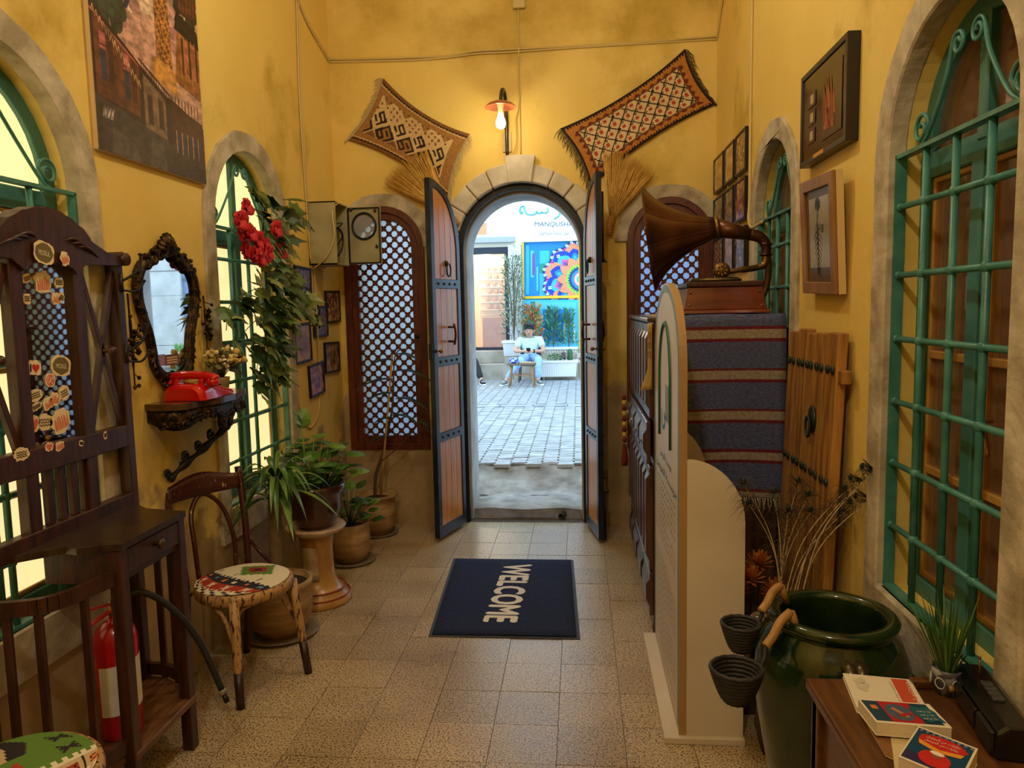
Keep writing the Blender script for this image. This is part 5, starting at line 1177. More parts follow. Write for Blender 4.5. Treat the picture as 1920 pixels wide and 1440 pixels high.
A0 = V((ex_ - .075, GY, gz + .375)); A1 = V((.672, GY + .0, gz + .412)); A2 = V((.350, GY + .045, gz + .372))
MB().tube([A0, A0.lerp(A1, .5), A1], [.028, .037, .047], 18).build('horn_neck', HB, GR)
ax = (A2 - A1).normalized(); MH = Matrix.Translation(A1) @ V((0, 0, 1)).rotation_difference(ax).to_matrix().to_4x4()
Lh = (A2 - A1).length
prof = [(.047, 0), (.060, .05), (.080, .11), (.106, .165), (.136, .215), (.170, .26), (.206, .295), (.236, .316), (.252, Lh)]
rip = lambda t, z: 1 + (.085 * (z / Lh)) * (abs(math.cos(4 * t)) - .6) * 1.6
MB().lathe(prof, 64, 0, MH, rip=rip).build('horn_bell', HB, GR, solid=.004)
b = MB(); b.tube([MH @ V((.049 * math.cos(t), .049 * math.sin(t), 0)) for t in [2 * PI * i / 24 for i in range(24)]], .010, 8, closed=True); b.build('horn_collar', AB, GR)
for k in range(8):
    t = 2 * PI * (k + .5) / 8 + 0; MB().tube([MH @ V((r_ * 1.004 * rip(t, z) * math.cos(t), r_ * 1.004 * rip(t, z) * math.sin(t), z)) for r_, z in prof], .0045, 6).build('horn_seam', HB, GR)

# ---- white display board ----------------------------------------------
SB = thing('display_board', 'white arched information board with teal border and Arabic text on a floor base', 'sign board', (.44, 3.09, 0))
SWH = mat('white_mdf', (206, 190, 164), (216, 202, 178), scale=3, rough=.45); EDG = mat('raw_mdf_edge', (168, 132, 80), rough=.7)
sy0, sy1 = 2.665, 3.525; sx = .352; sc_, sh_ = 1.385, .315
ell_ = lambda k=1: [((sy0 + sy1) / 2 + (sy1 - sy0) / 2 * k * math.cos(PI * i / 24), sc_ + (sh_ - (1 - k) * .4) * math.sin(PI * i / 24)) for i in range(25)]
MB().prism([(sy0, .025), (sy1, .025)] + ell_(), (sx, 0, 0), (0, 1, 0), (0, 0, 1), (.028, 0, 0), 0, msides=1).build('panel', [SWH, EDG], SB)
MB().box(.298, .590, sy0 - .02, sy1 + .02, 0, .025).build('base', SWH, SB, bevel=.002)
for y in (sy0, sy1 - .022):
    R_ = .19; q = [(sx + .028, .025), (.585, .025), (.585, 1.06 - R_ * 1.2)] + [(.585 - .205 + .205 * math.cos(t), 1.06 - R_ * 1.2 + R_ * 1.2 * math.sin(t)) for t in [PI / 2 * i / 12 for i in range(1, 13)]]
    MB().prism(q, (0, y, 0), (1, 0, 0), (0, 0, 1), (0, .022, 0)).build('wing', SWH, SB, bevel=.001)
MB().bar((sx + .04, 3.05, 1.02), (sx + .15, 3.05, .06), .04, .018, (0, 1, 0)).build('back_strut', DARKW, SB)
TEAL = flat((112, 142, 136), .5); DTEAL = flat((40, 92, 78), .5); INK = flat((70, 62, 52), .6)
b = MB(); ymid = (sy0 + sy1) / 2
outr = [(sy0 + .006, .05), (sy1 - .006, .05)] + [(a, z) for a, z in ell_(.985)]
innr = [(sy0 + .035, .05), (sy1 - .035, .05)] + [(a, z) for a, z in ell_(.915)]
b.prism(outr, (sx - .0006, 0, 0), (0, 1, 0), (0, 0, 1), (-.0006, 0, 0), 0, [innr]); b.build('border', TEAL, SB)
def otext(body, yl, z, w, h, m, b): text_on(b, body, (sx - .0008, yl, z), (0, -1, 0), (0, 0, 1), w, h)
b = MB(); a_ = [((ymid + .19 * math.cos(PI * i / 20)), 1.30 + .24 * math.sin(PI * i / 20)) for i in range(21)]; b.tube([(sx - .001, ymid + .19, 1.05)] + [(sx - .001, a, z) for a, z in a_] + [(sx - .001, ymid - .19, 1.05)], .009, 5, flatten=1); otext(arabic('اللى'), ymid + .13, 1.09, .26, .20, 0, b); b.build('headline', DTEAL, SB)
b = MB(); otext(T_BOARD2, ymid + .20, .955, .40, .045, 0, b); otext(T_BOARD2, ymid + .36, .885, .72, .045, 0, b); b.build('subheading', DTEAL, SB)
b = MB()
for k in range(25):
    if k in (9, 10): continue
    z = .845 - .031 * k; w = .70 if (k % 6) != 5 else .45
    otext(T_LINE, ymid + .37, z, w, .020, 0, b)
b.build('text_lines', INK, SB)
# kraft leaflet clipped to the far edge
KP = mat('kraft_paper', (206, 164, 96), (216, 178, 112), scale=6, rough=.8)
b = MB(); p0, p1 = py(1238, 600, 3.50), py(1250, 602, 3.50)
b.sheet(lambda s, t: ((.318 - .012 * s * 0 + .022 * s) - (.0 if t > .3 else .035 * (1 - t / .3) * (1 - s)), 3.50 + .02 * s, 1.22 + .31 * t), 4, 12); LF = b.build('leaflet', KP, label='folded kraft paper leaflet hanging on the edge of the white display board', cat='leaflet', solid=.002)
b = MB()
for k in range(3): b.tube([V((.3275 + .006 * math.cos(t) - .003, 3.496, 1.475 - .045 * k + .014 * math.sin(t))) for t in [2 * PI * i / 14 for i in range(14)]], .0012, 5, closed=True)
b.build('printed_icons', INK, LF)

# ---- photographs and frames on the right wall ---------------------------
rows = ('top', 'middle', 'bottom'); cols = ('nearest the back corner', 'in the middle column', 'nearest the far window')
for j, (za, zb) in enumerate(((2.365, 2.60), (2.092, 2.33), (1.81, 2.055))):
    for i, (ya, yb) in enumerate(((5.06, 5.40), (4.73, 5.01), (4.40, 4.68))):
        photo(1, XR, ya, yb, za, zb, (3, 3, 1, 4, 4, 5, 1, 3, 0)[j * 3 + i], 'small black framed photograph, %s row of the right wall grid, %s' % (rows[j], cols[i]), 'grid of photographs on the right wall', fw=.014, dep=.03)
T = photo(1, XR, 2.745, 3.285, 2.165, 2.53, 0, 'large black frame with dark collage and red shape near the right window', None, fw=.022, dep=.045, pm_=mat('dark_collage', (34, 26, 20), (56, 44, 32), scale=7, rough=.12))
T['category'] = 'picture frame'; xf = XR - .0405
b = MB()
def rp(poly, k, l=0): b.prism(poly, (xf - .0006 * (1 + l), 0, 0), (0, 1, 0), (0, 0, 1), (-.0004, 0, 0), k)
rp([(2.80, 2.22), (3.02, 2.22), (3.02, 2.47), (2.80, 2.47)], 0); r = random.Random(3)
for k in range(16): a = r.uniform(2.85, 2.99); z = r.uniform(2.27, 2.36); rp([(a - .02, z - .03), (a + .02, z - .02), (a + r.uniform(-.01, .03), z + r.uniform(.04, .10))], 1 if k % 3 else 2, 1 + k * .2)
for z in (2.24, 2.31, 2.38): rp([(3.10, z), (3.20, z), (3.20, z + .055), (3.10, z + .055)], 3); rp([(3.12, z + .01), (3.16, z + .01), (3.16, z + .045), (3.12, z + .045)], 4, 2)
b.build('collage_print', [flat((50, 38, 28), .2), flat((112, 40, 26), .2), flat((146, 70, 46), .2), flat((60, 48, 36), .2), flat((180, 160, 120), .2)], T)
MB().box(XR - .0465, XR - .0445, 2.98, 3.10, 2.172, 2.186).build('name_plate', flat((206, 140, 40), .3), T)
WF = mat('oak_frame', (132, 92, 52), (158, 116, 70), scale=5, rough=.4, stretch=(3, 3, 1))
yw0, yw1, zw0, zw1 = 2.80, 3.19, 1.645, 2.085
T = thing('framed_print', 'oak framed print of a black flower with branching roots on the right wall', 'picture frame', (XR, 3.0, zw0))
Mw = Matrix.Translation((XR - .012, 3.0, zw0)) @ Matrix.Rotation(-.06, 4, 'Y') @ Matrix.Rotation(.035, 4, 'X') @ Matrix.Translation((-XR + .012, -3.0, -zw0))
def WB(b, n, m, **k): b.v = [tuple(Mw @ V(q)) for q in b.v]; return b.build(n, m, T, **k)
b = MB(); b.prism([(yw0, zw0), (yw1, zw0), (yw1, zw1), (yw0, zw1)], (XR - .05, 0, 0), (0, 1, 0), (0, 0, 1), (.014, 0, 0), 0, [[(yw0 + .045, zw0 + .045), (yw1 - .045, zw0 + .045), (yw1 - .045, zw1 - .045), (yw0 + .045, zw1 - .045)]]); WB(b, 'frame', WF, bevel=.003)
b = MB(); b.prism([(yw0, zw0), (yw1, zw0), (yw1, zw1), (yw0, zw1)], (XR - .036, 0, 0), (0, 1, 0), (0, 0, 1), (.026, 0, 0)); WB(b, 'backing_box', mat('pale_frame_side', (206, 178, 120), rough=.5))
b = MB(); xp = XR - .0365
b.box(xp - .001, xp, yw0 + .045, yw1 - .045, zw0 + .045, zw1 - .045, 0); b.box(xp - .0016, xp - .001, yw0 + .08, yw1 - .08, zw0 + .10, zw1 - .075, 1)
yc_ = 3.005; b.tube([(xp - .002, yc_, zw1 - .11), (xp - .002, yc_ + .004, zw1 - .20), (xp - .002, yc_, zw1 - .36)], [.004, .003, .001], 5, 2)
for k in range(7): t = 2 * PI * k / 7; b.ell((xp - .002, yc_ + .016 * math.cos(t), zw1 - .10 + .014 * math.sin(t)), .001, .016, .012, 8, 5, 2)
for k in range(16): z = zw1 - .20 - .010 * k; s = (-1) ** k; L_ = .055 * (1 - k / 20); b.tube([(xp - .002, yc_, z), (xp - .002, yc_ + s * L_ * .5, z - .008), (xp - .002, yc_ + s * L_, z - .03)], [.002, .0014, .0006], 4, 2)
b.prism([(yc_ + .01 + .03 * math.cos(t), zw1 - .215 + .05 * math.sin(t)) for t in [2 * PI * i / 14 for i in range(14)]], (xp - .0017, 0, 0), (0, 1, 0), (0, 0, 1), (-.0002, 0, 0), 3)
text_on(b, arabic('ورد'), (xp - .002, yc_ - .012, zw1 - .21), (0, -1, 0), (0, 0, 1), .05, .04, m=2)
WB(b, 'print', [flat((96, 76, 50), .25), mat('grey_print_paper', (150, 142, 126), (178, 170, 152), scale=6, rough=.2), flat((38, 32, 26), .3), flat((122, 112, 98), .3)])

# ---- old plank door leaning on the wall -----------------------------------
PD = thing('old_plank_door', 'weathered honey-coloured plank door with iron studs leaning on the right wall', 'old door', (.90, 3.05, 0))
OW = mat('honey_old_wood', (120, 78, 28), (176, 126, 54), scale=3.5, rough=.55, stretch=(9, 9, .9), bump=.3, bscale=22, rand=.14, coord='Object')
STUD = mat('verdigris_stud', (34, 48, 40), (56, 72, 58), scale=30, rough=.4, metal=.5)
lean = lambda z: .862 + .055 * z / 1.5
widths = (.125, .13, .115, .12, .14); yy = 2.735
for i, w in enumerate(widths):
    y0, y1 = yy + .003, yy + w - .003; yy += w; zt_ = 1.50 - (.0, .006, .01, -.004, .012)[i]
    b = MB(); b.add([(lean(z) + dx, y, z) for z in (0, zt_ * .5, zt_) for (dx, y) in ((0, y0), (0, y1), (.035, y1), (.035, y0))], [(0, 4, 5, 1), (1, 5, 6, 2), (2, 6, 7, 3), (3, 7, 4, 0), (4, 8, 9, 5), (5, 9, 10, 6), (6, 10, 11, 7), (7, 11, 8, 4), (8, 11, 10, 9), (0, 1, 2, 3)]); b.build('plank', OW, PD, bevel=.004)
    for z in (1.365, .955):
        for s in (.28, .74): MB().ell((lean(z) - .004, y0 + (y1 - y0) * s, z - .05 * (i % 2) * 0), .008, .016, .017, 10, 6).build('stud', STUD, PD)
b = MB(); zc_ = 1.16; b.ell((lean(zc_) - .006, 2.965, zc_), .012, .040, .055, 14, 8); b.tube([(lean(zc_) - .022, 2.965 + .026 * math.cos(t), zc_ - .03 + .04 * math.sin(t)) for t in [2 * PI * i / 16 for i in range(16)]], .005, 6, closed=True); b.build('ring_pull', STUD, PD)
MB().box(.915, .95, 2.69, 2.735, 1.32, 1.37).build('batten_end', OW, PD, bevel=.004)

# ---- big green jar -----------------------------------------------------------
jc = V((.708, 2.115, 0)); JR = thing('green_jar', 'large dark green glazed storage jar in front of the right window', 'jar', jc)
JG = mat('green_glaze', (15, 27, 11), (40, 54, 21), scale=7, rough=.14, coat=.3, bump=.14, bscale=14, c3=(30, 46, 17))
MB().lathe([(.0001, 0), (.115, 0), (.128, .03), (.165, .22), (.198, .42), (.212, .53), (.205, .61), (.180, .675), (.160, .695), (.158, .705), (.172, .712), (.176, .728), (.166, .738), (.142, .736), (.138, .72), (.142, .69), (.180, .60), (.185, .50), (.10, .1), (.0001, .08)], 56, 0, Matrix.Translation(jc), rip=lambda t, z: 1 + .006 * math.sin(3 * t + 9 * z)).build('jar_body', JG, JR)
for a in (-1.62, .6, 2.6):
    d = V((math.cos(a), math.sin(a), 0)); q = [jc + d * .182 + V((0, 0, .668)), jc + d * .222 + V((0, 0, .662)), jc + d * .236 + V((0, 0, .60)), jc + d * .226 + V((0, 0, .53)), jc + d * .206 + V((0, 0, .50))]
    b = MB(); sd = V((-d.y, d.x, 0))
    for s in (-.014, .014): b.tube([p + sd * s for p in bez(q, 5)], .015, 8)
    b.build('lug_handle', mat('brown_glaze_handle', (48, 38, 22), (70, 56, 32), scale=9, rough=.15, coat=.5), JR)
# ---- woven baskets hooked on the jar -------------------------------------
BK = mat('black_palm_weave', (20, 19, 18), (40, 38, 35), scale=40, rough=.6); WD = mat('bare_branch', (150, 108, 50), (186, 142, 76), scale=9, rough=.5)
def basket(c, R_, h, hook, label):
    T = thing('hanging_basket', label, 'basket', (c.x, c.y, c.z - h), group='black woven baskets hooked on the jar rim')
    n = 9
    for k in range(n):
        z = c.z - h + h * k / (n - 1); rr_ = R_ * (.45 + .55 * (k / (n - 1)) ** .7)
        b = MB(); m_ = 30; b.tube([(c.x + rr_ * math.cos(2 * PI * i / m_), c.y + rr_ * math.sin(2 * PI * i / m_), z + .0016 * (i % 2)) for i in range(m_)], h / (n - 1) * .62, 7, closed=True); b.build('coil', BK, T)
    MB().lathe([(.0001, c.z - h + .002), (R_ * .47, c.z - h + .002)], 20, 0, Matrix.Translation((c.x, c.y, 0))).build('basket_bottom', BK, T)
    a, e = hook; b = MB(); b.tube(bez([V((c.x + R_ * .9, c.y + .01, c.z - .01)), V((c.x + R_ + .01, c.y + .02, c.z + .02)), a], 6), .006, 7); b.build('strap', flat((24, 22, 20), .6), T)
    b = MB(); m1 = a.lerp(e, .6) + V((0, 0, .012)); b.tube(bez([a, a.lerp(e, .3), m1, e], 5), [.0125] * 16, 9); b.tube([e, e + V((.022, .004, -.050))], [.0125, .009], 9); b.build('wooden_hook', WD, T)
basket(V((.405, 1.93, .652)), .066, .085, (V((.492, 1.985, .690)), V((.570, 2.035, .765))), 'larger nearer black woven basket hooked on the green jar')
basket(V((.445, 2.07, .715)), .052, .075, (V((.505, 2.09, .745)), V((.572, 2.15, .795))), 'smaller farther black woven basket hooked on the green jar')

# ---- peacock feathers and dried orange flowers in the corner -----------------
vz = thing('feather_vase', 'dark clay vase holding peacock feathers behind the green jar', 'vase', (.70, 2.62, 0))
MB().lathe([(.0001, 0), (.06, 0), (.085, .10), (.07, .25), (.05, .33), (.06, .38), (.05, .38), (.042, .33), (.0001, .30)], 20, 0, Matrix.Translation((.70, 2.62, 0))).build('vase_body', mat('dark_clay_vase', (46, 32, 22), (66, 46, 32), rough=.6), vz)
FQ = mat('feather_quill', (206, 180, 140), rough=.4); FB = [mat('feather_barb', (52, 40, 24), (84, 70, 40), scale=20, rough=.7), mat('feather_eye', (26, 44, 40), rough=.3)]
tips = sorted(((1395, 908, 2.55), (1452, 925, 2.60), (1478, 960, 2.62), (1497, 905, 2.66), (1516, 930, 2.66), (1520, 960, 2.68), (1405, 945, 2.5), (1585, 920, 2.62), (1600, 945, 2.6), (1632, 935, 2.55), (1618, 900, 2.6), (1590, 960, 2.7), (1640, 880, 2.5)), key=lambda q: q[0])
NTH = ('leftmost', 'second from the left', 'third from the left', 'fourth from the left', 'fifth from the left', 'sixth from the left', 'middle one', 'sixth from the right', 'fifth from the right', 'fourth from the right', 'third from the right', 'second from the right', 'rightmost')
r = random.Random(77)
for k, (u, v, y) in enumerate(tips):
    e = py(u, v, y); T = thing('peacock_feather', 'dried peacock feather behind the green jar, %s by its tip' % NTH[k], 'feather', (.70, 2.62, .31), group='peacock feathers in the corner vase')
    t0 = 2 * PI * k / 13; b0 = V((.70 + .030 * math.cos(t0), 2.62 + .03 * math.sin(t0), .325)); mid = b0.lerp(e, .5) + V(((.0 if e.x > .78 else .055 * (e.x - .70) / -.2) , 0, .06)); mid = b0.lerp(e, .55) + V((-(e.x - .70) * .22, 0, .07))
    p = bez([b0, mid, e], 14); MB().tube(p, [.0034 - .0026 * i / (len(p) - 1) for i in range(len(p))], 6).build('quill', FQ, T)
    b = MB(); lim = XR - .05
    def cl(q): return V((min(q.x, lim), q.y, q.z))
    for i in range(8, len(p)):
        for s in range(5 if i > 20 else 3):
            d = (p[i] - p[i - 1]).normalized(); o = V((r.uniform(-1, 1), r.uniform(-.5, .5), r.uniform(-.2, .6))).normalized(); L_ = r.uniform(.03, .07) * (1 if i > 18 else .7); q = p[i - 1].lerp(p[i], r.random())
            b.tube([q, cl(q + o * L_ * .6 + d * L_ * .3), cl(q + o * L_ + d * L_ * .2 - V((0, 0, .02)))], [.0008, .0006, .0003], 3)
    for s in range(26): o = V((r.uniform(-1, 1), r.uniform(-.5, .5), r.uniform(-.4, 1))).normalized(); L_ = r.uniform(.03, .075); b.tube([e, cl(e + o * L_ * .6), cl(e + o * L_ - V((0, 0, .02)))], [.0008, .0006, .0003], 3)
    b.build('barbs', FB[0], T, kind='stuff'); ee = cl(e + V((0, 0, .01))); b = MB(); b.ell(ee, .008, .003, .012, 10, 6, 0); b.build('eye', FB[1], T)
DF = thing('dried_orange_flowers', 'bunch of dried orange flowers in a dark box behind the display board', 'dried flowers', (.685, 2.93, 0))
MB().box(.60, .80, 2.86, 3.0, 0, .40).build('dark_box', mat('dark_planter_box', (40, 28, 20), (58, 40, 28), rough=.6), DF, bevel=.005)
om = MB(); om.sheet(lambda s, t: ((s - .5) * .016 * math.sin(PI * (.1 + .8 * t)), t * .055, .018 * t * t), 3, 4); ome = [om.mesh('petal', mat('dry_orange_petal', (214, 118, 36), (190, 90, 28), scale=30, rough=.8)), om.mesh('petal', mat('dry_gold_petal', (206, 140, 50), rough=.8))]
for (x, y, z) in ((.645, 2.84, .56), (.735, 2.83, .515), (.69, 2.90, .60), (.60, 2.88, .50)):
    hd = MB().ell((x, y, z), .016, .016, .016, 8, 6).build('flower_head', mat('dry_centre', (110, 62, 22), rough=.9), DF)
    for k in range(40): t = 2.39996 * k; el = -.5 + 1.5 * k / 40; yv = V((math.cos(t) * math.cos(el), math.sin(t) * math.cos(el), math.sin(el))); xa = yv.cross(V((.1, 0, 1))).normalized(); piece('petal', ome[k % 2], hd, V((x, y, z)) - DF.location, Matrix((xa, yv, xa.cross(yv))).transposed().to_euler())
    MB().tube([(x, y, z), (x * .6 + .28, 2.93, .39)], .003, 5).build('stalk', flat((92, 70, 36)), DF)

# ---- low chest with books, radio, grass pot --------------------------------
tzz = .668; LT = thing('low_chest', 'brown wooden low chest table in the near right corner carrying books', 'table', (.755, 1.33, 0))
LW = mat('chest_brown_wood', (74, 44, 22), (108, 68, 36), scale=4, rough=.3, stretch=(8, 1, 8), coord='Object')
lx0, lx1, ly0, ly1 = .560, .955, .78, 1.862
MB().box(lx0, lx1, ly0, ly1, tzz - .030, tzz).build('top', LW, LT, bevel=.007, seg=2)
MB().box(lx0 + .03, lx1 - .01, ly0 + .03, ly1 - .03, .05, tzz - .03).build('body', LW, LT, bevel=.003)
for y in (ly0 + .025, 1.33, ly1 - .055): MB().box(lx0 + .016, lx0 + .034, y, y + .05, .0, tzz - .03).build('stile', LW, LT, bevel=.003)
for x in (lx0 + .016, lx1 - .05): MB().box(x, x + .04, ly1 - .045, ly1 - .012, 0, tzz - .03).build('corner_post', LW, LT, bevel=.003)
MB().box(.80, .93, ly1 - .05, ly1 - .025, tzz, tzz + .022).build('back_ledge', LW, LT, bevel=.003)
PG = mat('book_pages', (224, 208, 176), (206, 188, 152), scale=80, rough=.8, stretch=(1, 1, 12), coord='World')
def book(label, A, B, D, z0, th_, cov, art=None, cv=.0015):
    """A,B,D: pixel corners of the top face (A->B, A->D)"""
    zt_ = z0 + th_; a, b_, d = (pz(*q, zt_) for q in (A, B, D)); c_ = b_ + d - a
    T = thing('book', label, 'book', ((a.x + c_.x) / 2, (a.y + c_.y) / 2, z0))
    def quad(k, za, zb, m, name):
        cen = (a + c_) / 2; P = [cen + (q - cen) * k for q in (a, d, c_, b_)]
        b = MB(); b.add([(q.x, q.y, za) for q in P] + [(q.x, q.y, zb) for q in P], [(3, 2, 1, 0), (4, 5, 6, 7), (0, 1, 5, 4), (1, 2, 6, 5), (2, 3, 7, 6), (3, 0, 4, 7)]); return b.build(name, m, T)
    quad(.985, z0 + cv, zt_ - cv, PG, 'pages'); quad(1, zt_ - cv, zt_, cov, 'front_cover'); quad(1, z0, z0 + cv, cov, 'back_cover')
    if art:
        b = MB(); U, W_ = (b_ - a), (d - a)
        mats_ = art(b, lambda s, t: a + U * s + W_ * t, U, W_); b.build('cover_art', mats_, T)
    return T
CREAM = flat((226, 214, 188), .5)
def poly3(b, at, pts, m, l):
    vs = [at(*p) + V((0, 0, .0003 * l)) for p in pts]; t = tessellate_polygon([vs]); b.add(vs, [q if (vs[q[1]] - vs[q[0]]).cross(vs[q[2]] - vs[q[0]]).z > 0 else q[::-1] for q in t], m)
def art1(b, at, U, W_):
    poly3(b, at, [(.70, .03), (.93, .03), (.93, .97), (.70, .97)], 0, 1)
    text_on(b, T_BOOK, at(.86, .12) + V((0, 0, .0006)), W_, U, W_.length * .72, U.length * .10, m=1)
    text_on(b, T_SLOGAN, at(.64, .15) + V((0, 0, .0006)), W_, U, W_.length * .6, U.length * .05, m=2)
    for k in range(5): t = 2 * PI * k / 5; poly3(b, at, [(.22 + .06 * math.cos(t) + .05 * math.cos(x), .3 + .12 * math.sin(t) + .09 * math.sin(x)) for x in [2 * PI * i / 10 for i in range(10)]], 3, 1 + k)
    return [flat((200, 80, 46), .5), flat((240, 230, 210), .5), flat((120, 100, 80), .5), flat((206, 194, 170), .5)]
book('white booklet with an orange title strip, farthest on the chest', (1580, 1262), (1707, 1274), (1607, 1328), tzz + .001, .012, CREAM, art1)
NB = flat((128, 84, 44), .6)
book('worn brown notebook partly under the blue and red book', (1626, 1356), (1668, 1374), (1660, 1414), tzz + .001, .006, NB)
book('cream notebook partly under the nearest book', (1669, 1375), (1712, 1380), (1678, 1440), tzz + .001, .007, flat((206, 186, 136), .6))
def art2(b, at, U, W_):
    poly3(b, at, [(.03, .05), (.93, .05), (.93, .92), (.03, .92)], 0, 1); poly3(b, at, [(.25, .05), (.68, .05), (.68, .92), (.25, .92)], 1, 2)
    poly3(b, at, [(.45 + .18 * math.cos(t), .5 + .36 * math.sin(t)) for t in [2 * PI * i / 18 for i in range(18)]], 2, 3)
    poly3(b, at, [(.36, .35), (.42, .30), (.55, .68), (.50, .72)], 3, 4); poly3(b, at, [(.40, .62), (.60, .48), (.60, .56), (.42, .72)], 1, 5); poly3(b, at, [(.10, .25), (.19, .25), (.19, .42), (.10, .42)], 4, 3)
    poly3(b, at, [(.62, .30), (.70, .18), (.80, .24), (.88, .16), (.96, .40), (.95, .60), (.98, .84), (.86, .78), (.76, .86), (.66, .66)], 5, 6)
    for k in range(3): text_on(b, T_BOOK2, at(.70, .46 + .15 * k) + V((0, 0, .0024)), U, -W_, U.length * .20, W_.length * .09, lift=0, m=6)
    return [flat((30, 62, 84), .4), flat((176, 34, 40), .4), flat((74, 92, 110), .4), flat((186, 120, 80), .4), flat((206, 130, 50), .4), flat((34, 92, 106), .4), flat((228, 216, 190), .4)]
B1 = book('thick paperback with a red and blue cover lying across the booklet', (1608, 1310), (1742, 1320), (1643, 1354), tzz + .013, .030, CREAM, art2)
def art3(b, at, U, W_):
    poly3(b, at, [(.03, .04), (.96, .04), (.96, .96), (.03, .96)], 0, 1); poly3(b, at, [(.03, .72), (.96, .86), (.96, .96), (.03, .96)], 1, 2)
    poly3(b, at, [(.50 + .40 * math.cos(t) * (1 + .06 * math.cos(7 * t)), .26 + .17 * math.sin(t)) for t in [2 * PI * i / 20 for i in range(20)]], 2, 2); poly3(b, at, [(.12, .34), (.5, .44), (.88, .34), (.84, .45), (.5, .53), (.16, .45)], 3, 3)
    poly3(b, at, [(.50 + .26 * math.cos(t), .72 + .20 * math.sin(t)) for t in [2 * PI * i / 20 for i in range(20)]], 2, 4); poly3(b, at, [(.50 + .12 * math.cos(t), .56 + .05 * math.sin(t)) for t in [2 * PI * i / 12 for i in range(12)]], 4, 5); poly3(b, at, [(.40, .62), (.60, .62), (.56, .70), (.44, .70)], 5, 6)
    for k in range(2): text_on(b, T_BOOK2, at(.22, .26 + .10 * k) + V((0, 0, .0024)), U, -W_, U.length * .56, W_.length * .08, lift=0, m=4)
    for k in range(9): s = .06 + .105 * k; poly3(b, at, [(s, .04), (s + .05, .04), (s + .05, .09), (s + .025, .12), (s, .09)], 6, 2)
    return [flat((18, 66, 96), .4), flat((48, 40, 84), .4), flat((196, 40, 34), .4), flat((226, 150, 40), .4), flat((236, 226, 204), .4), flat((150, 80, 60), .4), flat((120, 124, 150), .4)]
book('nearest paperback with a dark blue cover and red cloud title', (1722, 1361), (1834, 1404), (1684, 1418), tzz + .009, .034, CREAM, art3)
# grass pot
gc = V((.873, 1.80, tzz)); T = thing('grass_pot', 'artificial green grass in a small grey patterned pot on the chest', 'potted plant', gc)
MB().lathe([(.0001, 0), (.026, 0), (.034, .05), (.037, .066), (.033, .066), (.030, .05), (.0001, .046)], 24, 0, Matrix.Translation(gc)).build('pot', mat('grey_patterned_pot', (70, 70, 74), (150, 150, 150), scale=45, rough=.35, lo=.48, hi=.54), T)
for k in range(6): t = 2 * PI * k / 6 - 1.4; d = V((math.cos(t), math.sin(t), 0)); MB().tube([gc + d * .0345 + V((-d.y * .011 * math.cos(x), d.x * .011 * math.cos(x), .034 + .013 * math.sin(x))) for x in [2 * PI * i / 14 for i in range(14)]], .0016, 5, closed=True).build('ring_motif', flat((176, 176, 172), .4), T)
r = random.Random(5); GB = [flat((66, 104, 34), .45), flat((98, 138, 52), .45), flat((48, 84, 30), .45)]
for k in range(80):
    t = r.uniform(0, 2 * PI); q = r.random() ** .7; ln = r.uniform(.13, .24); b0 = gc + V((.018 * q * math.cos(t), .018 * q * math.sin(t), .045)); dv = V((.55 * q * math.cos(t), .55 * q * math.sin(t), 1))
    if math.cos(t) > 0: dv.x *= .45
    blade(T, b0, dv, ln, .0055, r.uniform(.0, .25), GB[k % 3], 'grass_blade', 4)
# radio
RA = thing('radio', 'black portable radio cassette player on the chest by the wall', 'radio', (.905, 1.665, tzz)); RA.rotation_euler = (0, 0, -.16)
BKP = mat('black_plastic', (14, 14, 15), (22, 22, 24), scale=5, rough=.22)
def RB(b, n, m, **k): return b.build(n, m, RA, local=True, **k)
b = MB(); b.prism([(-.042, .004), (.042, .004), (.046, .02), (.042, .058), (.022, .074), (-.022, .074), (-.042, .058), (-.046, .02)], (0, -.15, 0), (1, 0, 0), (0, 0, 1), (0, .29, 0)); RB(b, 'body', BKP, bevel=.008, seg=3)
b = MB(); b.box(-.052, -.044, -.05, .07, .014, .058); RB(b, 'cassette_door', mat('smoky_plastic', (30, 28, 26), rough=.12), bevel=.003)
b = MB(); b.box(-.052, -.042, -.145, -.06, .012, .06); RB(b, 'speaker_grille', mat('grille_mesh', (34, 34, 34), (12, 12, 12), scale=220, rough=.5), bevel=.003)
b = MB(); b.tube([(-.050, .09, .03), (-.060, .09, .03)], .008, 10); RB(b, 'tuning_knob', mat('amber_knob', (150, 110, 60), rough=.3))
b = MB(); b.tube([(0.0, .08, .07), (-.002, .08, .115)], .0022, 6); b.ell((-.002, .08, .116), .004, .004, .004, 8, 6); RB(b, 'aerial', BRASS)
b = MB()
for k in range(4): b.box(-.012, .012, -.04 + .022 * k, -.022 + .022 * k, .072, .080)
RB(b, 'buttons', mat('grey_buttons', (60, 60, 60), rough=.4), bevel=.002)
WBX = MB().box(.925, .965, 1.47, 1.56, tzz, tzz + .075).build('white_box', WHITE, label='small white cardboard box at the right edge of the chest', cat='box', bevel=.002)
b = MB()
for k, (z, w) in enumerate(((.058, .03), (.045, .05), (.032, .04))): b.box(.9242, .925, 1.50, 1.50 + w, tzz + z, tzz + z + .004)
b.build('printed_lines', INK, WBX)

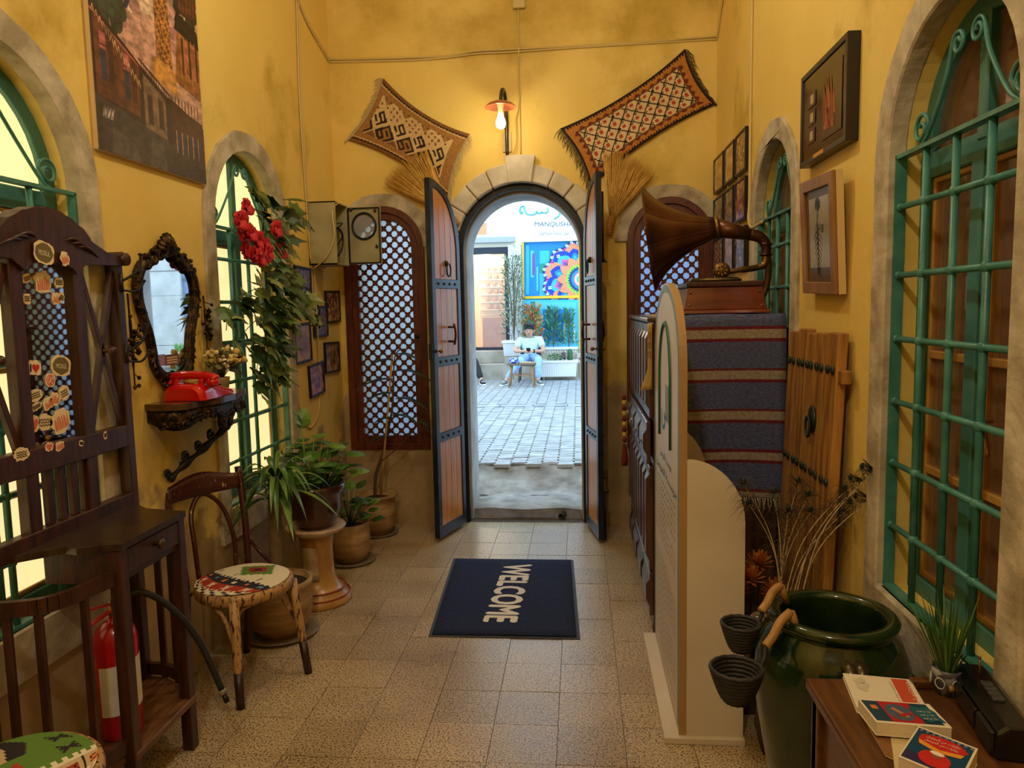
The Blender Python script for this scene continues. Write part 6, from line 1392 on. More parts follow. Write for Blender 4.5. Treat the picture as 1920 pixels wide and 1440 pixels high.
# ---- back wall: kilims, brooms, lamp --------------------------------------
def kilim(name, label, corners, sag, cf, mats_, n=(110, 60), fr=(196, 178, 140)):
    """corners: pixels p00 (s=0,t=0), p10, p11, p01; short sides are s=0 and s=1"""
    P = [py(*q, YB - .03) for q in corners]
    def fn(s, t):
        p = P[0].lerp(P[1], s).lerp(P[3].lerp(P[2], s), t)
        cen = (P[0] + P[1] + P[2] + P[3]) / 4
        e = sag * (4 * s * (1 - s) * (2 * t - 1)); e2 = sag * .7 * (4 * t * (1 - t)) * (2 * s - 1)
        ed = (P[1] - P[0]).normalized(); pr = V((-ed.z, 0, ed.x));
        if (P[3] - P[0]).dot(pr) < 0: pr = -pr
        q = p - pr * e - ed * e2
        return (q.x, YB - .010 - .016 * (1 - 2 * abs(s - .5)) * (.5 + .5 * math.sin(7 * t + 3 * s)) - .004, q.z)
    T = thing(name, label, 'rug', ((P[0] + P[2]) / 2))
    T.location.z = min(p.z for p in P)
    b = MB(); b.sheet(fn, n[0], n[1], cf); b.build('woven_panel', mats_, T, solid=.005)
    r = random.Random(len(label)); b = MB()
    for s in (0, 1):
        for i in range(44):
            t = (i + .5) / 44; p = V(fn(s, t)); q = V(fn(s, t)) - V(fn(abs(s - .03), t)); d = q.normalized(); d = (d * .8 + V((0, 0, -.75 if s == fr_dir else -.5))).normalized(); L_ = r.uniform(.04, .085)
            b.tube([p, p + d * L_ * .5 + V((r.uniform(-.006, .006), -.004, 0)), p + d * L_ * .8 + V((r.uniform(-.012, .012), -.004, -.02))], [.003, .0026, .001], 4)
    b.build('fringe', flat(fr, .95), T, kind='stuff')
    return T
fr_dir = 1
KA = [mat('kilim_%d' % i, c, c2, scale=70, rough=.95, bump=.4, bscale=150, coord='World') for i, (c, c2) in enumerate((((142, 98, 46), (164, 118, 60)), ((36, 24, 18), (52, 36, 26)), ((196, 164, 112), (212, 182, 130)), ((112, 74, 34), (132, 90, 44)), ((110, 60, 40), (140, 84, 58))))]
def kc1(s, t):
    if t < .05 or t > .95: return 3
    if t < .09 or t > .91: return 1 if int(s * 60) % 2 or (t < .07 or t > .93) else 0
    if t < .10 or t > .90: return 2
    if t < .19 or t > .81 or s < .05 or s > .90: return 0
    if s > .885: return 2
    a, c_ = s * 4.3 + (t - .5) * 2.5, s * 4.3 - (t - .5) * 2.5
    i, j = math.floor(a), math.floor(c_); fa, fc = a - i, c_ - j
    if fa < .07 or fc < .07: return 2
    k = (i * 2 + j * 3) % 5
    g_ = 7; x_, y_ = int((fa - .07) / .93 * g_), int((fc - .07) / .93 * g_)
    hook = (x_ in (1, 5) and 1 <= y_ <= 3) or (y_ in (1, 5) and 3 <= x_ <= 5) or (x_ == 3 and y_ in (2, 3, 4)) or (x_, y_) in ((2, 5), (4, 1), (5, 4), (1, 5))
    if k == 0: return 1 if hook else 2
    if k == 3: return 0 if hook else 1
    if k == 1: return 3
    if k == 2: return 4 if (x_ + 2 * y_) % 5 == 0 else 2
    return 0 if (x_ + y_) % 4 else 3
kilim('wall_kilim', 'brown and cream diamond kilim pinned up left of the wall lamp', ((652, 262), (838, 372), (880, 250), (718, 145)), .055, kc1, KA)
KB = [mat('kilimb_%d' % i, c, c2, scale=70, rough=.95, bump=.4, bscale=150, coord='World') for i, (c, c2) in enumerate((((206, 178, 130), (220, 194, 148)), ((26, 16, 20), (40, 24, 28)), ((160, 58, 34), (184, 78, 50)), ((166, 104, 34), (186, 124, 50)), ((96, 34, 22), (118, 46, 30)), ((108, 92, 56), (130, 112, 72))))]
def kc2(s, t):
    if t < .045 or t > .955 or s < .015 or s > .985: return 1
    if (t < .075 or t > .925) and int(s * 90) % 2: return 1
    e = min(t - .045, .955 - t, (s - .015) * 1.9, (.985 - s) * 1.9)
    if e < .12:
        w = abs(((s if min(t, 1 - t) < .21 and .09 < s < .91 else t * .55) * 16) % 1 - .5) * 2
        return 4 if e > .055 + .06 * (1 - w) else (3 if e < .055 + .06 * (1 - w) else 4)
    if e < .135: return 5
    a, c_ = s * 9 + (t - .5) * 3.8, s * 9 - (t - .5) * 3.8
    fa, fc = a % 1, c_ % 1
    if min(fa, fc) < .11: return 1
    if abs(fa - .5) + abs(fc - .5) < .24: return 2
    if abs(fa - .82) < .13 and abs(fc - .18) < .13: return 5
    if abs(fa - .18) < .10 and abs(fc - .18) < .10: return 1 if abs(fa - .18) > .045 or abs(fc - .18) > .045 else 0
    return 0
fr_dir = 1
kilim('wall_kilim', 'cream kilim with red diamonds and black border pinned up right of the wall lamp', ((1108, 350), (1343, 195), (1285, 90), (1050, 240)), .05, kc2, KB, (150, 72), (70, 62, 40))
def broom(label, base, tips, handle):
    T = thing('straw_broom', label, 'broom', base); r = random.Random(int(abs(base.x) * 100)); b = MB()
    cs = bez(tips, 20)
    for i in range(240):
        e = cs[int(r.random() * (len(cs) - 1))] ; e = e + (e - base) * r.uniform(-.10, .03) + V((0, r.uniform(-.02, .015), 0)); s = base + V((r.uniform(-.016, .016), r.uniform(-.016, .010), r.uniform(-.01, .01)))
        m_ = s.lerp(e, .5) + V((r.uniform(-.008, .008), r.uniform(-.014, .004), r.uniform(-.008, .008))); b.tube([s, m_, e], [.0022, .0022, .0012], 4)
    b.build('bristles', mat('broom_straw', (206, 156, 66), (228, 186, 98), scale=30, rough=.6, coord='World'), T, kind='stuff')
    d = (handle - base).normalized(); b = MB(); n = 9
    pts = [base + d * ((handle - base).length * i / 18) - d * .02 for i in range(19)]; b.tube(pts, [.030 - .004 * abs(math.sin(i * PI / 3)) - .006 * i / 18 for i in range(19)], 12); b.build('bound_handle', mat('broom_binding', (150, 100, 34), (180, 126, 54), scale=20, rough=.6), T)
yb_ = YB - .055
broom('straw broom fanned out to the left behind the left door leaf', py(838, 398, yb_), [py(722, 345, yb_), py(735, 318, yb_), py(770, 295, yb_), py(800, 280, yb_)], py(862, 425, yb_))
broom('straw broom standing fan-up on the wall beside the right door leaf', py(1147, 412, yb_), [py(1130, 288, yb_), py(1160, 284, yb_), py(1200, 300, yb_), py(1230, 322, yb_)], py(1142, 446, yb_))
# wall lamp
LA = thing('wall_lamp', 'gooseneck wall lamp with bare lit bulb above the door arch', 'lamp', (-.50, YB, 2.69))
b = MB(); lx = -.505; b.tube(bez([(lx + .012, YB - .02, 2.70), (lx + .012, YB - .03, 2.90), (lx + .010, YB - .05, 3.06), (lx + .006, YB - .10, 3.115), (lx, YB - .18, 3.10), (lx - .004, YB - .235, 3.03), (lx - .006, YB - .245, 2.995)], 7), .013, 10); b.build('gooseneck', mat('lamp_grey_metal', (70, 66, 60), (96, 92, 84), rough=.35, metal=.7), LA)
MB().box(lx - .02, lx + .045, YB - .014, YB, 2.72, 2.86).build('wall_plate', mat('lamp_plate', (196, 176, 120), rough=.5), LA, bevel=.003)
sc2 = V((-.512, 5.205, 2.985))
MB().lathe([(.022, .028), (.045, .022), (.085, .006), (.104, -.012), (.106, -.016)], 32, 0, Matrix.Translation(sc2)).build('shade', mat('copper_shade', (196, 110, 80), (220, 150, 118), scale=5, rough=.25, metal=.7), LA, solid=.003)
MB().lathe([(.0001, .03), (.024, .03), (.024, .0), (.018, -.03), (.018, -.055), (.0001, -.055)], 18, 0, Matrix.Translation(sc2)).build('socket', mat('socket_cream', (190, 170, 130), rough=.4), LA)
MB().lathe([(.016, -.055), (.020, -.075), (.030, -.098), (.034, -.122), (.028, -.145), (.014, -.156), (.0001, -.158)], 22, 0, Matrix.Translation(sc2)).build('bulb', mat('lit_bulb', (255, 236, 190), emit=22, ecol=(255, 226, 160)), LA)
b = MB(); b.tube(bez([(-.395, YB - .012, 3.10), (-.41, YB - .02, 3.0), (-.43, YB - .03, 2.93), (-.425, YB - .03, 2.80), (-.45, YB - .03, 2.71), (-.49, YB - .03, 2.69)], 6), .004, 6); b.build('flex', WIRE, LA)
# two added globe pendants, out of view, that fill the passage with light
for y in (3.15, -.30):
    T = thing('fill_pendant_lamp', 'added white globe pendant lamp, out of view, filling the passage with light, %s one' % ('nearer' if y > 0 else 'rear'), 'lamp', (-.40, y, 3.60))
    MB().tube([(-.40, y, ZC), (-.40, y, 3.90)], .005, 6).build('flex', IRON, T)
    MB().lathe([(.0001, 3.92), (.05, 3.91), (.055, 3.88), (.05, 3.86)], 18, 0, Matrix.Translation((-.40, y, 0))).build('gallery', BRASS, T)
    MB().ell((-.40, y, 3.79), .09, .09, .09, 20, 14).build('globe', mat('opal_globe', (255, 244, 220), emit=6, ecol=(255, 232, 190)), T)
# ================================================================ the street outside
YS0, YS1 = 6.38, 14.05
ZS0 = .268; ZS1 = py(990, 711, YS1).z
zst = lambda y: ZS0 + (ZS1 - ZS0) * (y - YS0) / (YS1 - YS0)
PAV = mat('grey_paver', (150, 150, 150), (178, 178, 176), scale=7, rough=.75, bump=.3, bscale=40, coord='World', rand=.10)
ST = thing('floor_street', 'grey interlocking paver street rising to the shops opposite', None, (DC, YS0, ZS0), kind='structure')
b = MB(); b.add([(-7, YS0 - .45, ZS0 - .012 - .2), (7, YS0 - .45, ZS0 - .012 - .2), (7, YS0, zst(YS0) - .010), (-7, YS0, zst(YS0) - .010), (7, 16, zst(16) - .010), (-7, 16, zst(16) - .010)], [(3, 2, 4, 5)]); b.build('street_bed', mat('joint_sand', (82, 84, 90), (104, 104, 106), rough=.95), ST)
pw, ph, tz_ = .138, .118, .014
outl = [(-pw / 2, -ph / 2), (pw / 2, -ph / 2), (pw / 2, -ph * .28), (pw / 2 + tz_, -ph * .14), (pw / 2 + tz_, ph * .14), (pw / 2, ph * .28), (pw / 2, ph / 2), (-pw / 2, ph / 2), (-pw / 2, ph * .28), (-pw / 2 + tz_, ph * .14), (-pw / 2 + tz_, -ph * .14), (-pw / 2, -ph * .28)]
sh = lambda k: [(a * k, q * k) for a, q in outl]
pb = MB(); pb.prism(sh(.955), (0, 0, -.03), (1, 0, 0), (0, 1, 0), (0, 0, .03), back=False); pme = pb.mesh('paver', PAV)
slope = math.atan2(ZS1 - ZS0, YS1 - YS0); far = MB(); cells = []
for j in range(70):
    for i in range(-26, 27):
        x = DC + pw * i; y = YS0 + .02 + ph * (j + .5 * (i % 2))
        if y > YS1: continue
        cells.append((j, x, y))
rr = random.Random(8); used = 0; GUT = 10.25
for j, x, y in cells:
    vis = -.62 - .40 * (y - 5.5) * .42 < x < .10 + (y - 5.45) * .05 + .12
    if abs(y - GUT) < .15: continue
    if vis and used < 300:
        used += 1; piece('paver', pme, ST, V((x, y, zst(y) + rr.uniform(-.003, .003))) - ST.location, (slope + rr.uniform(-.008, .008), rr.uniform(-.008, .008), 0))
    elif -2.6 < x < 1.9:
        far.prism(sh(.955), (x, y, zst(y) - .02), (1, 0, 0), (0, math.cos(slope), math.sin(slope)), (0, 0, .02), back=False)
far.build('pavers_beyond', PAV, ST, kind='stuff')
for i in range(-5, 7): MB().box(DC + .47 * i - .225, DC + .47 * i + .235, GUT - .085, GUT + .085, zst(GUT) - .03, zst(GUT) + .002).build('gutter_slab', PAV, ST, bevel=.004)
# plinth of the shops
PLN = mat('plinth_stone', (164, 150, 132), (196, 182, 164), scale=4, rough=.8, bump=.3, bscale=20, coord='World')
YFz = 14.55
zA = py(915, 683, 14.05).z; zB = py(915, 658, 14.30).z
PLT = thing('trim_2', 'two-course stone plinth below the shop fronts', None, (-1, 14.1, ZS1), kind='structure')
for i in range(-7, 7): MB().box(i * .62, i * .62 + .612, 14.05, 14.6, ZS1 - .1, zA).build('plinth_block', PLN, PLT, bevel=.008); MB().box(i * .71, i * .71 + .702, 14.30, 14.8, zA, zB).build('plinth_block', PLN, PLT, bevel=.008)
W2 = lambda u, v, y=YFz: py(u, v, y)
def XZ(u, v, y=YFz): p = py(u, v, y); return (p.x, p.z)
CREAMW = mat('cream_shop_wall', (238, 224, 196), (246, 236, 214), scale=2, rough=.7, coord='World'); SIGNW = mat('white_sign_wall', (244, 240, 234), (250, 246, 240), scale=2, rough=.6, coord='World')
xd0, zd0 = XZ(882, 656); xd1, zd1 = XZ(955, 463); xm = XZ(979, 500)[0]
FA = thing('wall_shop', 'cream and white shop front across the street', None, (xd0, YFz, zB), kind='structure')
MB().prism([(-7, 0), (xm, 0), (xm, 7), (-7, 7)], (0, YFz, 0), (1, 0, 0), (0, 0, 1), (0, .2, 0), 0, [[(xd0, zB), (xd1, zB), (xd1, zd1), (xd0, zd1)]]).build('cream_wall', CREAMW, FA)
zs0 = XZ(990, 454)[1]; zsx = XZ(1103, 451)[1]
MB().box(xm, 2.3, YFz - .04, YFz + .2, zs0, 7).build('sign_wall', SIGNW, FA)
MB().box(xm, 2.3, YFz + .06, YFz + .2, 0, zs0).build('shop_glass_wall', mat('azure_front', (20, 130, 206), (40, 156, 226), scale=1.5, rough=.3, coord='World'), FA)
a, c_ = XZ(860, 458), XZ(966, 444); MB().box(-7, c_[0], YFz - .14, YFz, a[1], c_[1]).build('cornice', mat('grey_cornice', (176, 178, 184), rough=.6), FA, bevel=.01)
a = XZ(893, 440); c_ = XZ(912, 418); MB().box(a[0], c_[0], YFz - .012, YFz, a[1], c_[1]).build('orange_tablet', flat((222, 160, 112), .7), FA)
xc0, xc1 = XZ(954, 500)[0], XZ(978, 500)[0]
MB().box(xc0, xc1, YFz - .10, YFz, zB, XZ(960, 460)[1]).build('marble_pilaster', mat('veined_marble', (228, 226, 222), (150, 146, 140), scale=9, rough=.4, lo=.5, hi=.66, stretch=(3, 3, .6), coord='World', detail=8), FA)
# shop door with lit interior
SD = thing('door_3', 'dark framed glass shop door with a lit cream interior', None, (xd0, YFz, zB), kind='structure')
BLF = flat((34, 38, 52), .4)
b = MB(); fw = .10; b.prism([(xd0, zB), (xd1, zB), (xd1, zd1), (xd0, zd1)], (0, YFz - .03, 0), (1, 0, 0), (0, 0, 1), (0, .10, 0), 0, [[(xd0 + fw, zB + fw * .6), (xd1 - fw, zB + fw * .6), (xd1 - fw, zd1 - fw * 1.3), (xd0 + fw, zd1 - fw * 1.3)]]); b.build('frame', BLF, SD, bevel=.004)
MB().box(xd0 + fw * .5, xd1 - fw * .5, YFz + .03, YFz + .036, zB, zd1).build('pane', mat('clear_glass', (235, 240, 240), rough=.02, alpha=.12), SD)
b = MB(); r0, r1, rz = xd0 - .5, xd1 + .6, zd1 + .15
b.box(r0, r1, YFz + 1.5, YFz + 1.6, zB - .02, rz); b.box(r0 - .1, r0, YFz + .2, YFz + 1.6, zB - .02, rz); b.box(r1, r1 + .1, YFz + .2, YFz + 1.6, zB - .02, rz); b.box(r0, r1, YFz + .2, YFz + 1.6, rz, rz + .1); b.box(r0, r1, YFz + .2, YFz + 1.6, zB - .1, zB - .02)
b.build('shop_interior', mat('shop_cream', (246, 224, 184), rough=.7), SD)
point_light('shop_light', ((xd0 + xd1) / 2 - .2, YFz + .75, rz - .35), 42, (1.0, .86, .66), .15)
yn = YFz + 1.49; na, nb2 = XZ(911, 650, yn), XZ(944, 478, yn); nx_ = (na[0] + nb2[0]) / 2; nw = (nb2[0] - na[0]) / 2 + .10
MB().prism(archpoly(nx_, nw, XZ(920, 592, yn)[1], XZ(930, 510, yn)[1], 16), (0, yn - .01, 0), (1, 0, 0), (0, 0, 1), (0, .012, 0)).build('white_niche', flat((240, 236, 230)), SD)
POTM = flat((186, 138, 104), .7)
for j, v in enumerate((505, 519, 533, 547, 561, 575)):
    for i in range(3):
        q = py(915 + 12 * i + (3 if j % 2 else 0), v + 5, yn - .09); w = .045
        MB().lathe([(.0001, 0), (w * .6, 0), (w * (1.15 if j % 2 else .9), .07), (w * .9, .10), (.0001, .10)], 12, 0, Matrix.Translation(q)).build('clay_pot', POTM, label='clay pot %s on the %s shelf of the shop niche' % (('at left', 'in the middle', 'at right')[i], ('top', 'second', 'third', 'fourth', 'fifth', 'lowest')[j]), cat='pot', group='clay pots in the shop niche')
    q = py(928, v + 5, yn); MB().box(nx_ - nw * .95, nx_ + nw * .95, yn - .16, yn - .02, q.z - .012, q.z - .002).build('niche_shelf', flat((240, 236, 230)), SD)
q = py(922, 594, YFz + 1.2); MB().box(q.x - .17, q.x + .35, YFz + .95, YFz + 1.3, zB - .02, q.z).build('shop_counter', mat('counter_brown', (140, 96, 66), (166, 120, 86), rough=.5), label='brown counter inside the lit shop doorway', cat='counter', bevel=.01)
# neighbouring stone building with a steel gate, seen in the wall mirror
NBG = mat('pale_ashlar', (196, 190, 180), (222, 216, 206), scale=3, rough=.8, bump=.3, bscale=18, coord='World')
NW = thing('wall_neighbour', 'pale stone building with a blue-grey steel gate beside the shop', None, (4.5, YFz, zA), kind='structure')
for i in range(8):
    for k, (xa, xb) in enumerate(((2.3, 2.95), (2.95, 3.4), (4.45, 5.1), (5.1, 5.8), (5.8, 7))): MB().box(xa + .004, xb - .004, YFz - .05 - .015 * ((i + k) % 2), YFz + .2, i * .5 + .004, i * .5 + .496).build('ashlar_block', NBG, NW, bevel=.01)
MB().box(2.3, 7, YFz - .02, YFz + .2, 4, 7).build('upper_wall', NBG, NW)
MB().box(3.4, 4.45, YFz + .02, YFz + .1, 0, 4).build('steel_gate', mat('blue_grey_gate', (120, 136, 168), (134, 150, 182), scale=3, rough=.4), NW)
for z in (1.2, 2.3, 3.4): MB().box(3.42, 4.43, YFz, YFz + .03, z, z + .06).build('gate_rail', flat((90, 104, 130), .4), NW)
# sign lettering
yS = YFz - .041; b = MB()
def stext(body, u0, v0, u1, v1, mt, name, shear=0):
    A, B_, C_ = py(u0, v0, yS), py(u1, v0, yS), py(u0, v1, yS); bb = MB(); text_on(bb, body, A, (B_ - A), (0, 0, 1), (B_ - A).length, (C_ - A).z, lift=.003, shear=shear); return bb.build(name, mt, FA)
stext('MANQUSHA', 1002, 426, 1074, 416, flat((70, 98, 112)), 'shop_lettering', .12)
stext(T_SLOGAN, 1010, 443, 1066, 432, flat((96, 106, 114)), 'shop_slogan')
TQ = flat((96, 184, 178))
b = MB()
P = lambda x, y: py(870 + x / 8, 380 + y / 8, yS - .006)
b.tube(bez([P(845, 150), P(835, 110), P(860, 60), P(900, 55), P(905, 90), P(930, 150), P(960, 178), P(1040, 178), P(1080, 160), P(1085, 120), P(1100, 150), P(1150, 160), P(1165, 130), P(1180, 150), P(1240, 150), P(1262, 120), P(1255, 80)], 5), .030, 7, flatten=.4)
b.tube(bez([P(1385, 60), P(1430, 80), P(1440, 140), P(1420, 200), P(1350, 245)], 5), .030, 7, flatten=.4)
b.tube(bez([P(845, 150), P(880, 152)], 3), .028, 6); b.build('shop_brush_lettering', TQ, FA)
# mural behind yellow bars
MU = thing('window_7', 'bright blue shop window with a colourful mandala of petals and yellow bars', None, (xm + .3, YFz, zB), kind='structure'); mcol = [flat(c, .4) for c in ((22, 140, 214), (14, 66, 190), (60, 190, 226), (238, 148, 104), (232, 96, 170), (120, 92, 160), (160, 224, 60), (18, 104, 130), (244, 240, 236), (96, 200, 240), (16, 150, 130), (10, 34, 110), (200, 60, 110))]
b = MB(); ly = [0]; yM = YFz + .055
def mp(pts, k):
    ly[0] += 1; b.prism([XZ(u, v, yM) for u, v in pts], (0, yM - .00035 * ly[0], 0), (1, 0, 0), (0, 0, 1), (0, -.0003, 0), k, back=False)
uL, uR, vT, vM, vB = 981, 1150, 453, 557, 660
mp([(uL, vB), (uR, vB), (uR, vT - 2), (uL, vT)], 0); mp([(uL, vB), (1084, vB), (1084, 562), (uL, 562)], 9)
for k, (u0, u1, v0, v1, c) in enumerate(((982, 1006, 456, 556, 0), (986, 992, 460, 552, 2), (995, 1001, 470, 520, 9), (998, 1003, 475, 516, 5), (1003, 1012, 456, 556, 0), (1006, 1009, 500, 545, 9), (1012, 1030, 470, 556, 2), (1062, 1078, 454, 464, 10), (1012, 1022, 494, 512, 10))): mp([(u0, v1), (u1, v1), (u1, v0), (u0, v0)], c)
MCu, MCv = 1090, 524
def pet_(ang, r0, r1, w, k, tip=.5, pw_=1.0):
    ca, sa = math.cos(ang), -math.sin(ang); n = 10; pts = []
    prof = [(r0 + (r1 - r0) * i / n, w * math.sin(PI * (i / n) ** tip) ** pw_) for i in range(n + 1)]
    for r_, q in prof: pts.append((MCu + ca * r_ - sa * q * -1, MCv + sa * r_ + ca * q * -1))
    for r_, q in prof[::-1][1:-1]: pts.append((MCu + ca * r_ + sa * q * -1, MCv + sa * r_ - ca * q * -1))
    mp(pts, k)
for i in range(12):
    a = PI * 2 * i / 12 + .26
    for s in range(-3, 4): pet_(a + s * .075, 60, 76 - abs(s) * 2, 3.2, 11 if s % 2 else 8, 1.2); pet_(a + s * .075, 60, 73 - abs(s) * 2, 1.8, 4 if s % 2 else 9, 1.2)
    pet_(a, 22, 70, 19, 1 if i % 2 == 0 else 3, 1.5); pet_(a, 22, 60, 14, 2 if i % 2 == 0 else 1, 1.5); pet_(a, 22, 52, 9, 4 if i % 2 == 0 else 0, 1.3); pet_(a + .02, 22, 48, 4.5, 5 if i % 2 == 0 else 2, 1.3)
    u, v = MCu + 61 * math.cos(a), MCv - 61 * math.sin(a)
    if i % 2 == 0:
        for t in range(4): mp([(u + 2.2 * math.cos(t * PI / 2 + .7) + 1.5 * math.cos(x), v + 2.2 * math.sin(t * PI / 2 + .7) + 1.5 * math.sin(x)) for x in [2 * PI * j / 8 for j in range(8)]], 8)
for i in range(12): pet_(2 * PI * (i + .5) / 12 + .26, 20, 46, 9, 3, 1.0)
for r_, k, w in ((28, 6, .10), (24, 7, .08), (21, 11, .06), (19, 0, 0), (14, 4, .08), (12, 8, .08), (9, 2, 0)): mp([(MCu + r_ * (1 + w * (1 if i % 2 else -.6)) * math.cos(2 * PI * i / 56), MCv + r_ * (1 + w * (1 if i % 2 else -.6)) * math.sin(2 * PI * i / 56)) for i in range(56)], k)
mp([(uL, 562), (uL, 660), (1086, 660), (1086, 562)], 2); mp([(986, 656), (1080, 656), (1080, 566), (986, 566)], 9); mp([(990, 600), (1004, 600), (1004, 566), (996, 566)], 7); mp([(1018, 640), (1070, 640), (1070, 580), (1018, 580)], 0); mp([(1057, 640), (1078, 640), (1078, 606), (1057, 606)], 8); mp([(1060, 640), (1075, 640), (1075, 609), (1060, 609)], 2)
b.build('painted_glass', mcol, MU)
b = MB(); HQ = lambda u, v: py(u, v, yM - .05)
b.tube([HQ(1052, 590), HQ(1050, 582), HQ(1051, 572), HQ(1053, 580), HQ(1054, 569), HQ(1057, 578), HQ(1059, 569), HQ(1061, 580), HQ(1063, 573), HQ(1063, 583), HQ(1061, 590), HQ(1052, 590)], .006, 5)
for s in (-1, 1): b.tube([HQ(1056 + s * 10 + 6 * math.cos(t), 582 + 4 * math.sin(2 * t)) for t in [2 * PI * i / 16 for i in range(17)]], .005, 5)
b.build('hand_emblem', flat((200, 222, 232)), MU)
YEL = flat((244, 196, 40), .45)
for (u0, v0, u1, v1, w) in ((980.5, 455, 982, 662, .035), (1087, 450, 1088, 660, .045), (982, 558, 1087, 556, .05), (1083, 661, 1150, 660, .10), (1088, 557, 1150, 555, .05)): MB().bar(py(u0, v0, YFz - .02), py(u1, v1, YFz - .02), w, w, (0, 1, 0)).build('yellow_bar', YEL, MU)
# mosaic base right of the planters
MO = thing('mosaic_kerb', 'low kerb faced with pale pebble mosaic right of the planters', 'kerb', (XZ(1095, 668, 14.15)[0], 14.15, zA)); a, c_ = XZ(1082, 676, 14.14), XZ(1150, 664, 14.14)
MB().box(a[0], c_[0], 14.14, 14.3, zA, c_[1] + .02).build('kerb_body', flat((196, 190, 182)), MO)
r = random.Random(14); mo = MB(); mo.ell((0, 0, 0), .022, .010, .016, 7, 5); mm = [mo.mesh('pebble', flat(c)) for c in ((226, 220, 210), (176, 150, 130), (120, 112, 108), (206, 180, 150))]
for k in range(60): piece('pebble', mm[k % 4], MO, V((r.uniform(a[0] + .02, a[0] + .7), 14.138, r.uniform(zA + .02, c_[1]))) - MO.location, (0, r.uniform(0, 3), 0))

# ---- planters and plants --------------------------------------------------
PLW = mat('white_plastic', (232, 230, 228), (240, 238, 236), scale=3, rough=.45)
def trough(label, u0, u1, v0, v1, y, dep, plants=()):
    a, c_ = XZ(u0, v1, y), XZ(u1, v0, y); x0, x1, z0, z1 = a[0], c_[0], a[1], c_[1]
    T = thing('planter_trough', label, 'planter', ((x0 + x1) / 2, y + dep / 2, z0), group='white ribbed planters by the shop')
    ins = .06 * (x1 - x0)
    b = MB(); b.add([(x0 + ins, y + .03, z0), (x1 - ins, y + .03, z0), (x1 - ins, y + dep - .03, z0), (x0 + ins, y + dep - .03, z0), (x0 + .02, y, z1), (x1 - .02, y, z1), (x1 - .02, y + dep, z1), (x0 + .02, y + dep, z1)], [(3, 2, 1, 0), (0, 1, 5, 4), (1, 2, 6, 5), (2, 3, 7, 6), (3, 0, 4, 7)]); b.build('tub', PLW, T)
    MB().prism([(x0, y - .02), (x1, y - .02), (x1, y + dep + .02), (x0, y + dep + .02)], (0, 0, z1 - .03), (1, 0, 0), (0, 1, 0), (0, 0, .045), 0, [[(x0 + .04, y + .02), (x1 - .04, y + .02), (x1 - .04, y + dep - .02), (x0 + .04, y + dep - .02)]]).build('rim', PLW, T, bevel=.006)
    MB().box(x0 + .03, x1 - .03, y + .015, y + dep - .015, z1 - .06, z1 - .03).build('soil', SOIL, T)
    n = 16
    for i in range(n):
        s = (i + .5) / n; MB().bar((x0 + ins + (x1 - x0 - 2 * ins) * s, y + .026, z0 + .03), (x0 + .02 + (x1 - x0 - .04) * s, y + .004, z1 - .05), .018, .018, (0, 1, 0)).build('rib', PLW, T)
    return (x0, x1, z0, z1)
def leafy(name, label, base, h, wd, n, mats_, ll=.07, lw=.016, sd=1, up=.6, shape='col', group=None):
    T = thing(name, label, 'plant', base, group=group); r = random.Random(sd); b = MB(); st = MB()
    for k in range(max(3, int(n / 90))):
        t = r.uniform(0, 2 * PI); q = wd * r.random() * .7; st.tube(bez([V(base), V(base) + V((q * .4 * math.cos(t), q * .4 * math.sin(t), h * .5)), V(base) + V((q * math.cos(t), q * math.sin(t) * .6, h * r.uniform(.75, .98)))], 4), .006, 5)
    for k in range(n):
        t = r.uniform(0, 2 * PI); z = r.random() ** .8; q = wd * r.random() ** .5 * (math.sin(PI * (.15 + .80 * z)) if shape == 'ball' else (1 - .45 * z)); c = V(base) + V((q * math.cos(t), q * math.sin(t) * .7, h * (.06 + .94 * z)))
        d = V((math.cos(t) * r.uniform(.3, 1), math.sin(t) * r.uniform(.3, 1), up + r.uniform(-.5, .6))).normalized(); s = d.cross(V((r.uniform(-1, 1), r.uniform(-1, 1), .4))).normalized(); L_ = ll * r.uniform(.6, 1.2)
        b.add([c, c + d * L_ * .5 + s * lw, c + d * L_, c + d * L_ * .5 - s * lw], [(0, 1, 2, 3)], r.randrange(len(mats_)))
    st.build('stems', flat((110, 92, 66)), T, kind='stuff'); b.build('foliage', mats_, T, kind='stuff'); return T
OL = [flat(c, .6) for c in ((96, 116, 84), (128, 146, 110), (170, 180, 150), (74, 96, 66))]; OLE = [flat(c, .6) for c in ((64, 128, 84), (96, 156, 104), (48, 104, 70))]; CRO = [flat(c, .6) for c in ((150, 160, 70), (206, 170, 100), (214, 120, 76), (96, 140, 60), (190, 70, 56))]
tr_ = trough('white planter holding the slim grey-green tree by the shop door', 941, 1001, 640, 668, 14.02, .42)
trough('long white ribbed planter standing on the plinth behind the front one', 1003, 1084, 652, 675, 14.30, .20)
trough('long white ribbed planter on the paving right of the seated man', 1010, 1084, 677, 707, 13.72, .28)
